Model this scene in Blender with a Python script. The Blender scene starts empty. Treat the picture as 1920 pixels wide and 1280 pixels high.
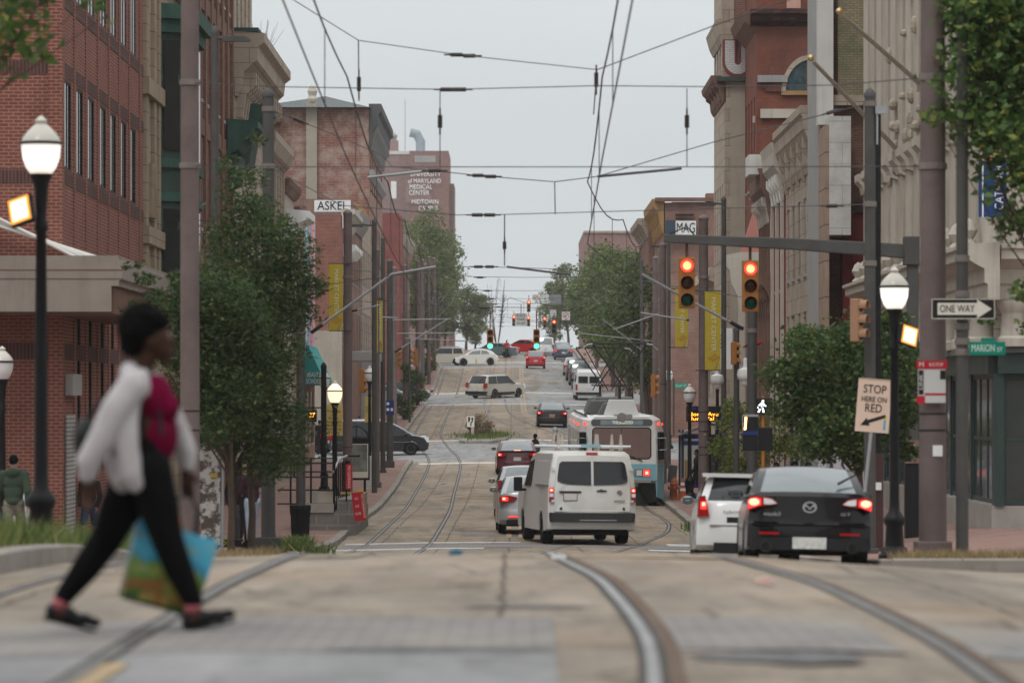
import bpy, bmesh, math, random
import numpy as np
from mathutils import Vector, Matrix, Euler
random.seed(7)
R = math.radians
SC = bpy.context.scene
COL = SC.collection
FPX, CX, HY, CH = 8000.0, 960.0, 750.0, 1.2          # lens of the photo: focal length in pixels, eye level row, eye height
def PX(px, Y): return (px - CX) * Y / FPX              # measured from the photo at distance Y
def PZ(py, Y): return CH + (HY - py) * Y / FPX
# ---------------------------------------------------------------- terrain profile of the street (dips, then climbs)
GP = [(0,0),(20,0),(28,-.02),(33,-.08),(38,-.17),(45,-.47),(52,-.8),(59,-1.08),(68,-1.4),(76,-1.64),(85,-1.84),(92,-1.99),(100,-2.13),(107,-2.16),
      (120,-2.2),(145,-2.33),(165,-2.28),(185,-2.05),(200,-1.8),(216,-1.5),(235,-1.0),(256,-.42),(290,.5),(320,1.35),(345,2.5),(372,3.95),
      (390,4.4),(410,5.2),(440,6.2),(480,6.9),(520,7.1),(700,6.2),(1000,5.0),(3000,4.0)]
_gy = [p[0] for p in GP]; _gz = [p[1] for p in GP]
def _slopes(xs, ys):
    n = len(xs); d = [(ys[i+1]-ys[i])/(xs[i+1]-xs[i]) for i in range(n-1)]
    m = [d[0]] + [0.0]*(n-2) + [d[-1]]
    for i in range(1, n-1):
        if d[i-1]*d[i] > 0:
            h0, h1 = xs[i]-xs[i-1], xs[i+1]-xs[i]
            w1, w2 = 2*h1+h0, h1+2*h0
            m[i] = (w1+w2)/(w1/d[i-1]+w2/d[i])
    return m
def pchip(xs, ys):
    m = _slopes(xs, ys)
    def f(x):
        if x <= xs[0]: return ys[0]
        if x >= xs[-1]: return ys[-1]
        i = max(k for k in range(len(xs)-1) if xs[k] <= x)
        h = xs[i+1]-xs[i]; t = (x-xs[i])/h
        return ((2*t**3-3*t*t+1)*ys[i] + (t**3-2*t*t+t)*h*m[i] + (-2*t**3+3*t*t)*ys[i+1] + (t**3-t*t)*h*m[i+1])
    return f
gz = pchip(_gy, _gz)
def rz(x, y): return gz(y) - (.022 + (.04 if x > 0 else .014)*max(0, min(1, (56-y)/13)))*max(0, min(abs(x), 6) - 1.6)   # crowned road surface
def sz(y): return gz(y) + .08                                     # pavement level
# ---------------------------------------------------------------- materials
MATS = {}
def lin(c):
    return tuple(((v/255)/12.92 if v/255 <= .04045 else ((v/255+.055)/1.055)**2.4) for v in c)
def _new(name):
    m = bpy.data.materials.new(name); m.use_nodes = True
    nt = m.node_tree; b = nt.nodes['Principled BSDF']
    MATS[name] = m
    return m, nt, b
def nd(nt, typ, **kw):
    n = nt.nodes.new(typ)
    for k, v in kw.items():
        if k in n.inputs.keys(): n.inputs[k].default_value = v
        else: setattr(n, k, v)
    return n
def ramp(nt, fac, stops):
    r = nt.nodes.new('ShaderNodeValToRGB'); e = r.color_ramp.elements
    while len(e) < len(stops): e.new(.5)
    for i, (p, c) in enumerate(stops):
        e[i].position = p; e[i].color = (*c, 1) if len(c) == 3 else c
    nt.links.new(fac, r.inputs[0]); return r.outputs[0]
def mixc(nt, fac, a, b, mode='MIX'):
    m = nt.nodes.new('ShaderNodeMix'); m.data_type = 'RGBA'; m.blend_type = mode
    for sock, v in ((m.inputs[0], fac), (m.inputs[6], a), (m.inputs[7], b)):
        if hasattr(v, 'is_output'): nt.links.new(v, sock)
        elif isinstance(v, (int, float)): sock.default_value = v
        else: sock.default_value = (*v[:3], 1)
    return m.outputs[2]
def coords(nt, kind='Object', scale=(1,1,1)):
    tc = nt.nodes.new('ShaderNodeTexCoord'); mp = nt.nodes.new('ShaderNodeMapping')
    mp.inputs['Scale'].default_value = scale
    nt.links.new(tc.outputs[kind], mp.inputs[0]); return mp.outputs[0]
def noise(nt, vec, scale, detail=4, rough=.6, out=0):
    n = nd(nt, 'ShaderNodeTexNoise'); n.inputs['Scale'].default_value = scale
    n.inputs['Detail'].default_value = detail; n.inputs['Roughness'].default_value = rough
    nt.links.new(vec, n.inputs['Vector']); return n.outputs[out]
def bump(nt, b, h, strength=.3, dist=.02):
    n = nd(nt, 'ShaderNodeBump'); n.inputs['Strength'].default_value = strength; n.inputs['Distance'].default_value = dist
    nt.links.new(h, n.inputs['Height']); nt.links.new(n.outputs[0], b.inputs['Normal'])
def M(name, col, rough=.6, metal=0, var=.18, scale=1.5, spec=.22, coat=0, emit=0, ior=None, bumpy=0, dirt=None):
    if name in MATS: return MATS[name]
    m, nt, b = _new(name)
    b.inputs['Roughness'].default_value = rough; b.inputs['Metallic'].default_value = metal
    b.inputs['Specular IOR Level'].default_value = spec
    if ior: b.inputs['IOR'].default_value = ior
    if coat: b.inputs['Coat Weight'].default_value = coat; b.inputs['Coat Roughness'].default_value = .05
    if emit:
        b.inputs['Base Color'].default_value = (*col, 1)
        b.inputs['Emission Color'].default_value = (*col, 1); b.inputs['Emission Strength'].default_value = emit
        return m
    if var:
        v = coords(nt); f = noise(nt, v, scale, 5, .65)
        c = ramp(nt, f, [(.28, tuple(x*(1-var) for x in col)), (.72, tuple(min(1, x*(1+var)) for x in col))])
        if dirt:
            f2 = noise(nt, v, scale*.35, 6, .7)
            k = ramp(nt, f2, [(.5, (0,0,0)), (.72, (1,1,1))])
            c = mixc(nt, k, c, dirt)
        nt.links.new(c, b.inputs['Base Color'])
        rr = nd(nt, 'ShaderNodeMapRange'); rr.inputs[3].default_value = max(.02, rough-.08); rr.inputs[4].default_value = min(1, rough+.1)
        nt.links.new(f, rr.inputs[0]); nt.links.new(rr.outputs[0], b.inputs['Roughness'])
        if bumpy: bump(nt, b, noise(nt, v, scale*12, 4), bumpy)
    else: b.inputs['Base Color'].default_value = (*col, 1)
    return m
def BRICK(name, c1, c2, mortar, bw=.21, bh=.072, ms=.011, weather=None, wscale=.25, wamt=(.5,.75), rough=.85, offset=.5, uvs=True, bmp=.4):
    if name in MATS: return MATS[name]
    m, nt, b = _new(name)
    v = coords(nt, 'UV')
    br = nd(nt, 'ShaderNodeTexBrick'); br.offset = offset
    for k, x in (('Color1', (*c1,1)), ('Color2', (*c2,1)), ('Mortar', (*mortar,1)), ('Scale', 1.0), ('Mortar Size', ms), ('Brick Width', bw), ('Row Height', bh), ('Bias', 0.0)):
        br.inputs[k].default_value = x
    nt.links.new(v, br.inputs['Vector'])
    f = noise(nt, v, 1.3, 6, .7)
    k = ramp(nt, f, [(.3, (.78,.78,.78)), (.7, (1.15,1.15,1.15))])
    c = mixc(nt, 1.0, br.outputs['Color'], k, 'MULTIPLY')
    if weather:
        f2 = noise(nt, v, wscale, 8, .68)
        c = mixc(nt, ramp(nt, f2, [(wamt[0], (0,0,0)), (wamt[1], (1,1,1))]), c, weather)
    nt.links.new(c, b.inputs['Base Color']); b.inputs['Roughness'].default_value = rough; b.inputs['Specular IOR Level'].default_value = .12
    if bmp: bump(nt, b, br.outputs['Fac'], -bmp, .01)
    return m
def STONE(name, col, var=.2, streak=.25, rough=.85, bw=0, bh=0, dark=None):
    """weathered stone or stucco: blotches, vertical streaks, optional block joints"""
    if name in MATS: return MATS[name]
    m, nt, b = _new(name)
    v = coords(nt, 'UV')
    f = noise(nt, v, .9, 7, .7)
    c = ramp(nt, f, [(.3, tuple(x*(1-var) for x in col)), (.7, tuple(min(1,x*(1+var)) for x in col))])
    vs = coords(nt, 'UV', (2.2, .12, 1)); s = noise(nt, vs, 1.6, 6, .7)
    d = dark or tuple(x*.55 for x in col)
    c = mixc(nt, ramp(nt, s, [(.52, (0,0,0)), (.8, (streak*2,)*3)]), c, d)
    if bw:
        br = nd(nt, 'ShaderNodeTexBrick')
        for k, x in (('Color1', (1,1,1,1)), ('Color2', (.86,.86,.86,1)), ('Mortar', (.45,.45,.45,1)), ('Scale', 1.0), ('Mortar Size', .012), ('Brick Width', bw), ('Row Height', bh)):
            br.inputs[k].default_value = x
        nt.links.new(v, br.inputs['Vector']); c = mixc(nt, 1.0, c, br.outputs['Color'], 'MULTIPLY')
    nt.links.new(c, b.inputs['Base Color']); b.inputs['Roughness'].default_value = rough; b.inputs['Specular IOR Level'].default_value = .12
    bump(nt, b, noise(nt, v, 14, 5), .25, .01)
    return m
# ---------------------------------------------------------------- object bookkeeping
def tag(o, label=None, cat=None, group=None, kind=None):
    if label: o['label'] = label
    if cat: o['category'] = cat
    if group: o['group'] = group
    if kind: o['kind'] = kind
    return o
def empty(name, loc, label, cat, group=None, rotz=0):
    o = bpy.data.objects.new(name, None); COL.objects.link(o)
    o.location = loc; o.rotation_euler = (0, 0, rotz); o.empty_display_size = .2
    return tag(o, label, cat, group)
def org(o):
    v = Vector((0,0,0))
    while o: v = v + Vector(o.location); o = o.parent
    return v
def copy_tree(o, parent=None):
    c = o.copy(); COL.objects.link(c); c.parent = parent
    for ch in [x for x in COL.objects if x.parent == o]: copy_tree(ch, c)
    return c
class MB:
    """collects shapes, links them as one mesh object"""
    def __init__(s): s.v = []; s.f = []; s.uv = {}
    def add(s, vs, fs):
        n = len(s.v); s.v += [tuple(v) for v in vs]; s.f += [tuple(i+n for i in f) for f in fs]; return s
    def box(s, x0, x1, y0, y1, z0, z1):
        return s.add([(x0,y0,z0),(x1,y0,z0),(x1,y1,z0),(x0,y1,z0),(x0,y0,z1),(x1,y0,z1),(x1,y1,z1),(x0,y1,z1)],
                     [(0,3,2,1),(4,5,6,7),(0,1,5,4),(1,2,6,5),(2,3,7,6),(3,0,4,7)])
    def cbox(s, c, d, rot=None):
        """box of size d about c, turned by an Euler"""
        mb = MB().box(-d[0]/2,d[0]/2,-d[1]/2,d[1]/2,-d[2]/2,d[2]/2)
        m = Matrix.Translation(c) @ (Euler(rot).to_matrix().to_4x4() if rot else Matrix())
        return s.add([m @ Vector(v) for v in mb.v], mb.f)
    def quad(s, a, b, c, d): return s.add([a,b,c,d], [(0,1,2,3)])
    def tube(s, pts, r, n=8, cap=True):
        pts = [Vector(p) for p in pts]; rs = r if isinstance(r, (list, tuple)) else [r]*len(pts)
        vs = []; fs = []; u = None
        for i, p in enumerate(pts):
            t = (pts[min(i+1, len(pts)-1)] - pts[max(i-1, 0)]).normalized()
            if u is None:
                u = t.cross(Vector((0,0,1)) if abs(t.z) < .9 else Vector((1,0,0))).normalized()
            u = (u - t*u.dot(t)).normalized(); w = t.cross(u)
            for k in range(n):
                a = 2*math.pi*k/n; vs.append(p + (u*math.cos(a) + w*math.sin(a))*rs[i])
        for i in range(len(pts)-1):
            for k in range(n):
                fs.append((i*n+k, i*n+(k+1)%n, (i+1)*n+(k+1)%n, (i+1)*n+k))
        if cap: fs += [tuple(range(n))[::-1], tuple(range((len(pts)-1)*n, len(pts)*n))]
        return s.add(vs, fs)
    def lathe(s, prof, c=(0,0,0), n=20, axis='Z', sq=1.0):
        vs = []; fs = []
        for r, z in prof:
            for k in range(n):
                a = 2*math.pi*(k+.5)/n; p = (r*math.cos(a)*sq, r*math.sin(a), z)
                if axis == 'X': p = (z, p[0], p[1])
                elif axis == 'Y': p = (p[0], z, p[1])
                vs.append((c[0]+p[0], c[1]+p[1], c[2]+p[2]))
        for i in range(len(prof)-1):
            for k in range(n): fs.append((i*n+k, i*n+(k+1)%n, (i+1)*n+(k+1)%n, (i+1)*n+k))
        fs += [tuple(range(n))[::-1], tuple(range((len(prof)-1)*n, len(prof)*n))]
        return s.add(vs, fs)
    def prism(s, poly, a0, a1, axis='Y'):
        """polygon extruded along an axis; poly is (x,z) for Y, (y,z) for X, (x,y) for Z"""
        n = len(poly)
        g = {'Y': lambda p, a: (p[0], a, p[1]), 'X': lambda p, a: (a, p[0], p[1]), 'Z': lambda p, a: (p[0], p[1], a)}[axis]
        vs = [g(p, a0) for p in poly] + [g(p, a1) for p in poly]
        return s.add(vs, [tuple(range(n))[::-1], tuple(range(n, 2*n))] + [(i, (i+1)%n, n+(i+1)%n, n+i) for i in range(n)])
    def ball(s, c, r, nu=12, nv=8):
        r = r if isinstance(r, (tuple, list)) else (r, r, r)
        prof = []
        vs = []; fs = []
        for j in range(1, nv):
            th = math.pi*j/nv
            for i in range(nu):
                ph = 2*math.pi*i/nu
                vs.append((c[0]+r[0]*math.sin(th)*math.cos(ph), c[1]+r[1]*math.sin(th)*math.sin(ph), c[2]+r[2]*math.cos(th)))
        vs += [(c[0],c[1],c[2]+r[2]), (c[0],c[1],c[2]-r[2])]; t = len(vs)-2
        for j in range(nv-2):
            for i in range(nu): fs.append((j*nu+i, (j+1)*nu+i, (j+1)*nu+(i+1)%nu, j*nu+(i+1)%nu))
        for i in range(nu):
            fs.append((t, i, (i+1)%nu)); fs.append((t+1, (nv-2)*nu+(i+1)%nu, (nv-2)*nu+i))
        return s.add(vs, fs)
    def loft(s, rings, closed=True, caps=True):
        n = len(rings[0]); vs = [p for r in rings for p in r]; fs = []
        for i in range(len(rings)-1):
            for k in range(n if closed else n-1):
                fs.append((i*n+k, i*n+(k+1)%n, (i+1)*n+(k+1)%n, (i+1)*n+k))
        if caps: fs += [tuple(range(n))[::-1], tuple(range((len(rings)-1)*n, len(rings)*n))]
        return s.add(vs, fs)
    def xf(s, m):
        s.v = [tuple(m @ Vector(v)) for v in s.v]; return s
    def mesh(s, name, mat, off=None, smooth=None, uvoff=(0,0), fix=True):
        me = bpy.data.meshes.new(name)
        vs = s.v if off is None else [(a-off[0], b-off[1], c-off[2]) for a, b, c in s.v]
        me.from_pydata(vs, [], s.f)
        if fix:
            bm = bmesh.new(); bm.from_mesh(me); bmesh.ops.recalc_face_normals(bm, faces=bm.faces); bm.to_mesh(me); bm.free()
        uv = me.uv_layers.new(name='UVMap')
        wv = s.v
        for p in me.polygons:
            nx, ny, nz = (abs(t) for t in p.normal)
            for li in p.loop_indices:
                x, y, z = wv[me.loops[li].vertex_index]
                uv.data[li].uv = (x+uvoff[0], y+uvoff[1]) if nz > .75 else ((y+uvoff[0], z+uvoff[1]) if nx > ny else (x+uvoff[0], z+uvoff[1]))
        if mat: me.materials.append(mat)
        if smooth:
            for p in me.polygons: p.use_smooth = True
            if smooth is not True: me.set_sharp_from_angle(angle=R(smooth))
        return me
    def build(s, name, mat, parent=None, world=False, smooth=None, bev=0, loc=None, fix=True):
        """world: the shapes were given in world space, so take the parent's place off them"""
        off = org(parent) if (world and parent) else None
        o = bpy.data.objects.new(name, s.mesh(name, mat, off, smooth, fix=fix)); COL.objects.link(o)
        if parent: o.parent = parent
        if loc is not None: o.location = loc
        if bev:
            b = o.modifiers.new('edge', 'BEVEL'); b.width = bev; b.segments = 2; b.limit_method = 'ANGLE'; b.angle_limit = R(40)
        return o
def thing(name, mb, mat, loc, label, cat, group=None, smooth=None, bev=0, kind=None, rotz=0):
    """a thing that is one mesh; shapes given about its own base"""
    o = mb.build(name, mat, smooth=smooth, bev=bev); o.location = loc; o.rotation_euler = (0,0,rotz)
    return tag(o, label, cat, group, kind)
def text(body, size, mat, parent, loc, rot=(R(90),0,0), name='lettering', align='CENTER', width=None, ext=.004, world=False):
    """lettering as a mesh, standing upright and facing the camera by default"""
    cu = bpy.data.curves.new('t', 'FONT'); cu.body = body; cu.size = size; cu.align_x = align; cu.align_y = 'CENTER'; cu.extrude = ext; cu.resolution_u = 3
    o = bpy.data.objects.new('t', cu); COL.objects.link(o)
    dg = bpy.context.evaluated_depsgraph_get(); dg.update()
    me = bpy.data.meshes.new_from_object(o.evaluated_get(dg)); me.name = name
    bpy.data.objects.remove(o); bpy.data.curves.remove(cu)
    if width:
        xs = [v.co.x for v in me.vertices]; k = width/max(1e-6, max(xs)-min(xs))
        for v in me.vertices: v.co.x *= k
    me.materials.clear(); me.materials.append(mat)
    t = bpy.data.objects.new(name, me); COL.objects.link(t); t.parent = parent
    t.location = Vector(loc) - (org(parent) if world else Vector((0,0,0))); t.rotation_euler = rot
    return t
def remeshed(parts, name, mat, parent, vox, smooth_it=2, voff=None):
    """fuses capsules and balls into one continuous skin"""
    me = parts.mesh(name+'_src', None)
    o = bpy.data.objects.new(name, me); COL.objects.link(o)
    r = o.modifiers.new('r', 'REMESH'); r.mode = 'VOXEL'; r.voxel_size = vox
    if smooth_it:
        s = o.modifiers.new('s', 'SMOOTH'); s.factor = .5; s.iterations = smooth_it
    dg = bpy.context.evaluated_depsgraph_get(); dg.update()
    m2 = bpy.data.meshes.new_from_object(o.evaluated_get(dg)); m2.name = name
    bpy.data.objects.remove(o); bpy.data.meshes.remove(me)
    for p in m2.polygons: p.use_smooth = True
    m2.materials.clear(); m2.materials.append(mat)
    t = bpy.data.objects.new(name, m2); COL.objects.link(t); t.parent = parent
    return t
# ---------------------------------------------------------------- shared materials
steel = M('galvanised_steel', (.36,.37,.38), .45, .6, .15)
pole_brown = M('pole_brown', (.135,.102,.096), .6, 0, .2, 1.6, spec=.3, dirt=(.095,.068,.06))
pole_grey = M('pole_grey', (.066,.064,.060), .6, 0, .22, 1.6, spec=.3, dirt=(.045,.04,.036))
band_m = M('band_metal', (.19,.165,.15), .5, .3, .2, 4)
pole_black = M('pole_black', (.007,.007,.008), .5, 0, .2, 2, spec=.2)
black = M('black_plastic', (.010,.010,.011), .5, 0, .15, spec=.25)
rubber = M('rubber', (.010,.010,.011), .9, 0, .3, 6, spec=.15)
chrome = M('chrome', (.62,.62,.63), .18, 1, 0)
white_paint = M('white_paint', (.72,.72,.71), .5, 0, .06)
wire_mat = M('wire', (.075,.075,.08), .5, .3, 0)
porcelain = M('insulator_grey', (.32,.32,.33), .35, 0, .1)
brown_ins = M('insulator_brown', (.03,.022,.02), .4, 0, .1)
glass_dark = M('glass_dark', (.012,.015,.017), .06, 0, 0, spec=.6)
glass_sky = M('glass_pale', (.16,.175,.18), .08, 0, .2, .4, spec=.7)
concrete = STONE('concrete', (.33,.305,.275), .2, .2)
kerb_m = STONE('kerb_stone', (.27,.245,.215), .25, .3, bw=2.4, bh=9)
yellow_sig = M('signal_yellow', (.30,.125,.032), .5, 0, .15)
lens_red_off = M('lens_red_off', (.04,.006,.005), .25, 0, 0)
lens_amb_off = M('lens_amber_off', (.05,.015,.004), .25, 0, 0)
lens_grn_off = M('lens_green_off', (.0,.05,.028), .25, 0, 0)
lens_red = M('lens_red_lit', (1,.05,.03), emit=2.0)
lens_red_core = M('lens_red_core', (1,.40,.17), emit=2.2)
lens_grn = M('lens_green_lit', (.08,1,.62), emit=2.6)
tail_red = M('tail_red', (.30,.008,.010), .2, 0, 0, coat=.3)
tail_lit = M('tail_lit', (1,.04,.04), emit=1.3)
tail_hot = M('tail_hot', (1,.33,.2), emit=2.6)
white_lens = M('white_lens', (.7,.72,.74), .15, 0, .05, coat=.5)
amber_lit = M('amber_lit', (1,.36,.06), emit=6)
lamp_glow, lg_nt, lg_b = _new('lamp_glow')
lg_s = lg_nt.nodes.new('ShaderNodeSeparateXYZ'); lg_nt.links.new(coords(lg_nt, 'Generated'), lg_s.inputs[0])
lg_nt.links.new(ramp(lg_nt, lg_s.outputs[2], [(0,(.62,.52,.42)),(.3,(1,.93,.84)),(.6,(1,.96,.9)),(1,(.62,.58,.53))]), lg_b.inputs['Emission Color']); lg_b.inputs['Emission Strength'].default_value = 1.12
flood_glow = M('flood_glow', (1,.72,.38), emit=2.6)
# ================================================================ camera, light, air
cam = bpy.data.cameras.new('camera'); co = bpy.data.objects.new('camera', cam); COL.objects.link(co)
co.location = (0, 0, CH); co.rotation_euler = (R(90), 0, 0)
cam.sensor_width = 36; cam.lens = 150; cam.shift_y = (HY-640)/1920
cam.clip_start = .5; cam.clip_end = 6000
cam.dof.use_dof = True; cam.dof.focus_distance = 165; cam.dof.aperture_fstop = 2.7; cam.dof.aperture_blades = 9
SC.camera = co
SC.view_settings.view_transform = 'Standard'; SC.view_settings.look = 'None'
SC.view_settings.exposure = 0.0; SC.view_settings.gamma = 1
SC.cycles.volume_bounces = 2; SC.cycles.max_bounces = 8; SC.cycles.use_denoising = True
SC.cycles.sample_clamp_indirect = 6
SUN_EL, SUN_ROT = 52, 200
w = bpy.data.worlds.new('World'); SC.world = w; w.use_nodes = True
nt = w.node_tree; bg = nt.nodes['Background']
sky = nt.nodes.new('ShaderNodeTexSky'); sky.sky_type = 'NISHITA'; sky.sun_disc = False
sky.sun_elevation = R(SUN_EL); sky.sun_rotation = R(SUN_ROT); sky.dust_density = 5; sky.air_density = 1.5
hs = nt.nodes.new('ShaderNodeHueSaturation'); hs.inputs['Saturation'].default_value = .12
nt.links.new(sky.outputs[0], hs.inputs['Color'])
tc = nt.nodes.new('ShaderNodeTexCoord'); sp = nt.nodes.new('ShaderNodeSeparateXYZ'); nt.links.new(tc.outputs['Generated'], sp.inputs[0])
grad = ramp(nt, sp.outputs['Z'], [(0, (.56,.595,.612)), (.06, (.57,.605,.622)), (1, (1.36,1.385,1.40))])   # cloud deck: brighter overhead
cl = noise(nt, coords(nt, 'Generated', (1,1,4)), 3.0, 5, .6)
grad = mixc(nt, 1.0, grad, ramp(nt, cl, [(.3, (.94,.94,.94)), (.7, (1.06,1.06,1.06))]), 'MULTIPLY')
g10 = nt.nodes.new('ShaderNodeVectorMath'); g10.operation = 'SCALE'; g10.inputs['Scale'].default_value = 12.0
nt.links.new(grad, g10.inputs[0])
nt.links.new(mixc(nt, .93, hs.outputs[0], g10.outputs[0]), bg.inputs[0])
bg.inputs[1].default_value = .1
sl = bpy.data.lights.new('sun', 'SUN'); sl.energy = .8; sl.angle = R(14); sl.color = (1,.97,.93)
so = bpy.data.objects.new('sun', sl); COL.objects.link(so)
so.rotation_euler = (R(90-SUN_EL), 0, R(180-SUN_ROT)); so.location = (0,0,60)
hz, hnt, hb = _new('air_haze'); hnt.nodes.remove(hb)
pv = hnt.nodes.new('ShaderNodeVolumePrincipled'); pv.inputs['Density'].default_value = .00014
pv.inputs['Color'].default_value = (.93,.95,.97,1); pv.inputs['Anisotropy'].default_value = .1
hnt.links.new(pv.outputs[0], hnt.nodes['Material Output'].inputs['Volume'])
tag(MB().box(-170,170,-140,1120,-5,92).build('haze', hz), kind='stuff')
# ================================================================ ground, road, pavements
def yrange(a, b):
    y = a; out = []
    while y < b-1e-6:
        out.append(y); y += .8 if y < 60 else (2 if y < 130 else (4 if y < 260 else 8))
    return out + [b]
def strip(mb, ys, xl, xr, zf, nx=1):
    """a sheet along the street between two edge functions"""
    rows = []
    for y in ys:
        a, b = xl(y), xr(y)
        rows.append([(a+(b-a)*k/nx, y, zf(a+(b-a)*k/nx, y)) for k in range(nx+1)])
    return mb.loft(rows, closed=False, caps=False)
k_ = lambda c: (lambda y: c)
def roadmat(name, c1, c2, stain, joint=True, bw=3.1, bh=4.6, streak=1, rough=.8):
    m, nt, b = _new(name)
    v = coords(nt); vs = coords(nt, 'Object', (1.0, .14, 1))
    f = noise(nt, vs, .8, 7, .68); f2 = noise(nt, v, .22, 6, .7); f3 = noise(nt, v, 3.0, 6, .75)
    c = ramp(nt, f, [(.36, tuple(x*.86 for x in c1)), (.62, c2)])
    c = mixc(nt, ramp(nt, f2, [(.48, (0,0,0)), (.7, (.75,.75,.75))]), c, stain)
    c = mixc(nt, 1.0, c, ramp(nt, f3, [(.3, (.8,.8,.8)), (.7, (1.12,1.12,1.12))]), 'MULTIPLY')
    if joint:
        br = nd(nt, 'ShaderNodeTexBrick'); br.offset = 0
        for k, x in (('Color1', (1,1,1,1)), ('Color2', (.9,.9,.9,1)), ('Mortar', (.42,.4,.38,1)), ('Scale', 1.0), ('Mortar Size', .022), ('Brick Width', bw), ('Row Height', bh), ('Mortar Smooth', .3)):
            br.inputs[k].default_value = x
        wv = nt.nodes.new('ShaderNodeVectorMath'); wv.operation = 'MULTIPLY_ADD'
        nz = nd(nt, 'ShaderNodeTexNoise', Scale=1.2); nt.links.new(v, nz.inputs['Vector'])
        nt.links.new(nz.outputs['Color'], wv.inputs[0]); wv.inputs[1].default_value = (.12,.12,0); nt.links.new(v, wv.inputs[2])
        nt.links.new(wv.outputs[0], br.inputs['Vector']); c = mixc(nt, 1.0, c, br.outputs['Color'], 'MULTIPLY')
        vo = nd(nt, 'ShaderNodeTexVoronoi', Scale=.32); vo.feature = 'DISTANCE_TO_EDGE'
        nt.links.new(wv.outputs[0], vo.inputs['Vector'])
        c = mixc(nt, 1.0, c, ramp(nt, vo.outputs['Distance'], [(0, (.5,.48,.46)), (.012, (1,1,1))]), 'MULTIPLY')
    c = mixc(nt, 1.0, c, ramp(nt, noise(nt, vs, 1.7, 6, .7), [(.52, (1,1,1)), (.66, (.66,.65,.64))]), 'MULTIPLY')
    c = mixc(nt, 1.0, c, ramp(nt, noise(nt, v, .75, 5, .6), [(.56, (1,1,1)), (.66, (.72,.71,.70))]), 'MULTIPLY')
    nt.links.new(c, b.inputs['Base Color']); b.inputs['Roughness'].default_value = rough; b.inputs['Specular IOR Level'].default_value = .2
    bump(nt, b, f3, .25, .01)
    return m
soil = M('ground_soil', (.16,.14,.11), .95, 0, .25, .3)
road_m = roadmat('street_concrete', (.215,.184,.15), (.33,.275,.218), (.31,.222,.145))
bed_m = roadmat('track_concrete', (.26,.215,.165), (.36,.295,.225), (.33,.22,.13), bw=1.5, bh=4.2)
asph_m = roadmat('asphalt', (.215,.215,.215), (.29,.288,.284), (.25,.24,.225), joint=False)
asph_d = roadmat('asphalt_or_shade_patch', (.10,.10,.102), (.155,.152,.148), (.06,.06,.062), joint=False)
paver_road = BRICK('crossing_pavers', (.215,.2,.195), (.26,.243,.235), (.17,.16,.15), .22, .11, .012, weather=(.33,.29,.22), wscale=.5)
paver_side = BRICK('pavement_brick', (.235,.115,.095), (.29,.16,.13), (.23,.2,.175), .42, .21, .02, weather=(.3,.25,.21), wscale=.5, wamt=(.5,.8))
XLn = pchip([15,34,45,85,105,145,200,260], [-4.3,-4.1,-4.0,-4.0,-4.1,-4.35,-4.75,-4.75])
XRn = pchip([40,57,105,148,200,260], [5.1,5.1,4.75,5.22,5.3,5.3])
XL = lambda y: XLn(y) if y < 232 else -6.15
XR = lambda y: XRn(y) if y < 232 else 6.4
ys = yrange(-130, 1080)
tag(strip(MB(), ys, k_(-160), k_(160), lambda x, y: gz(y)-.3, 1).build('ground', soil, smooth=True), kind='structure')
tag(strip(MB(), yrange(-120, 700), k_(-7), k_(7), rz, 14).build('road', road_m, smooth=True), kind='structure')
def cross(y0, y1, x0, x1, nm='side_street', m=road_m):
    tag(strip(MB(), yrange(y0, y1), k_(x0), k_(x1), lambda x, y: rz(7,y)+.004, 4).build(nm, m, smooth=True), kind='structure')
cross(-30, 58, 6.9, 110); cross(-30, 14, -110, -6.9)
for a, b in ((204,233), (303,333), (378,400)):
    cross(a, b, -110, -6.9, m=asph_m); cross(a, b, 6.9, 110, m=asph_m)
def pavement(x0f, x1f, y0, y1):
    tag(strip(MB(), yrange(y0, y1), x0f, x1f, lambda x, y: sz(y), 2).build('pavement', paver_side, smooth=True), kind='structure')
def kerb(side, xf, y0, y1, ends=(True, True)):
    mb = MB(); rows = []
    for y in yrange(y0, y1):
        x = xf(y); s = side; wob = .012*math.sin(y*1.7)+.01*math.sin(y*.63)
        rows.append([(x+s*0+wob, y, gz(y)-.28), (x+wob, y, sz(y)-.015), (x+s*.03+wob, y, sz(y)+.006), (x+s*.2, y, sz(y)+.006), (x+s*.2, y, gz(y)-.28)])
    mb.loft(rows)
    tag(mb.build('kerb', kerb_m, smooth=40), kind='structure')
for a, b in ((14,204), (233,303), (333,378), (400,690)):
    kerb(-1, XL, a, b); pavement(k_(-46), lambda y: XL(y)-.19, a, b)
for a, b in ((57,204), (233,303), (333,378), (400,690)):
    kerb(1, XR, a, b); pavement(lambda y: XR(y)+.19, k_(46), a, b)
# the pavement rises to the shop fronts on the tram side
tag(strip(MB(), yrange(62, 124), lambda y: XR(y)+.3, k_(10.4), lambda x, y: sz(y)+.006+.1*max(0, min(3.7, x-6.4))*min(1, (y-62)/8), 8).build('pavement', paver_side, smooth=True), kind='structure')
# kerbs that turn the corners and run along the side streets
def kerb_x(y, s, x0, x1):
    mb = MB().prism([(y, gz(y)-.28), (y, sz(y)-.015), (y+s*.03, sz(y)+.006), (y+s*.22, sz(y)+.006), (y+s*.22, gz(y)-.28)], x0, x1, 'X')
    tag(mb.build('kerb', kerb_m), kind='structure')
kerb_x(56.8, 1, 5.08, 46)
for a, b in ((204,233), (303,333), (378,400)):
    for x0, x1 in ((-46, XL(a-1)), (XR(a-1), 46)): kerb_x(a, -1, x0, x1)
    for x0, x1 in ((-46, -6.15), (6.4, 46)): kerb_x(b, 1, x0, x1)
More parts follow.
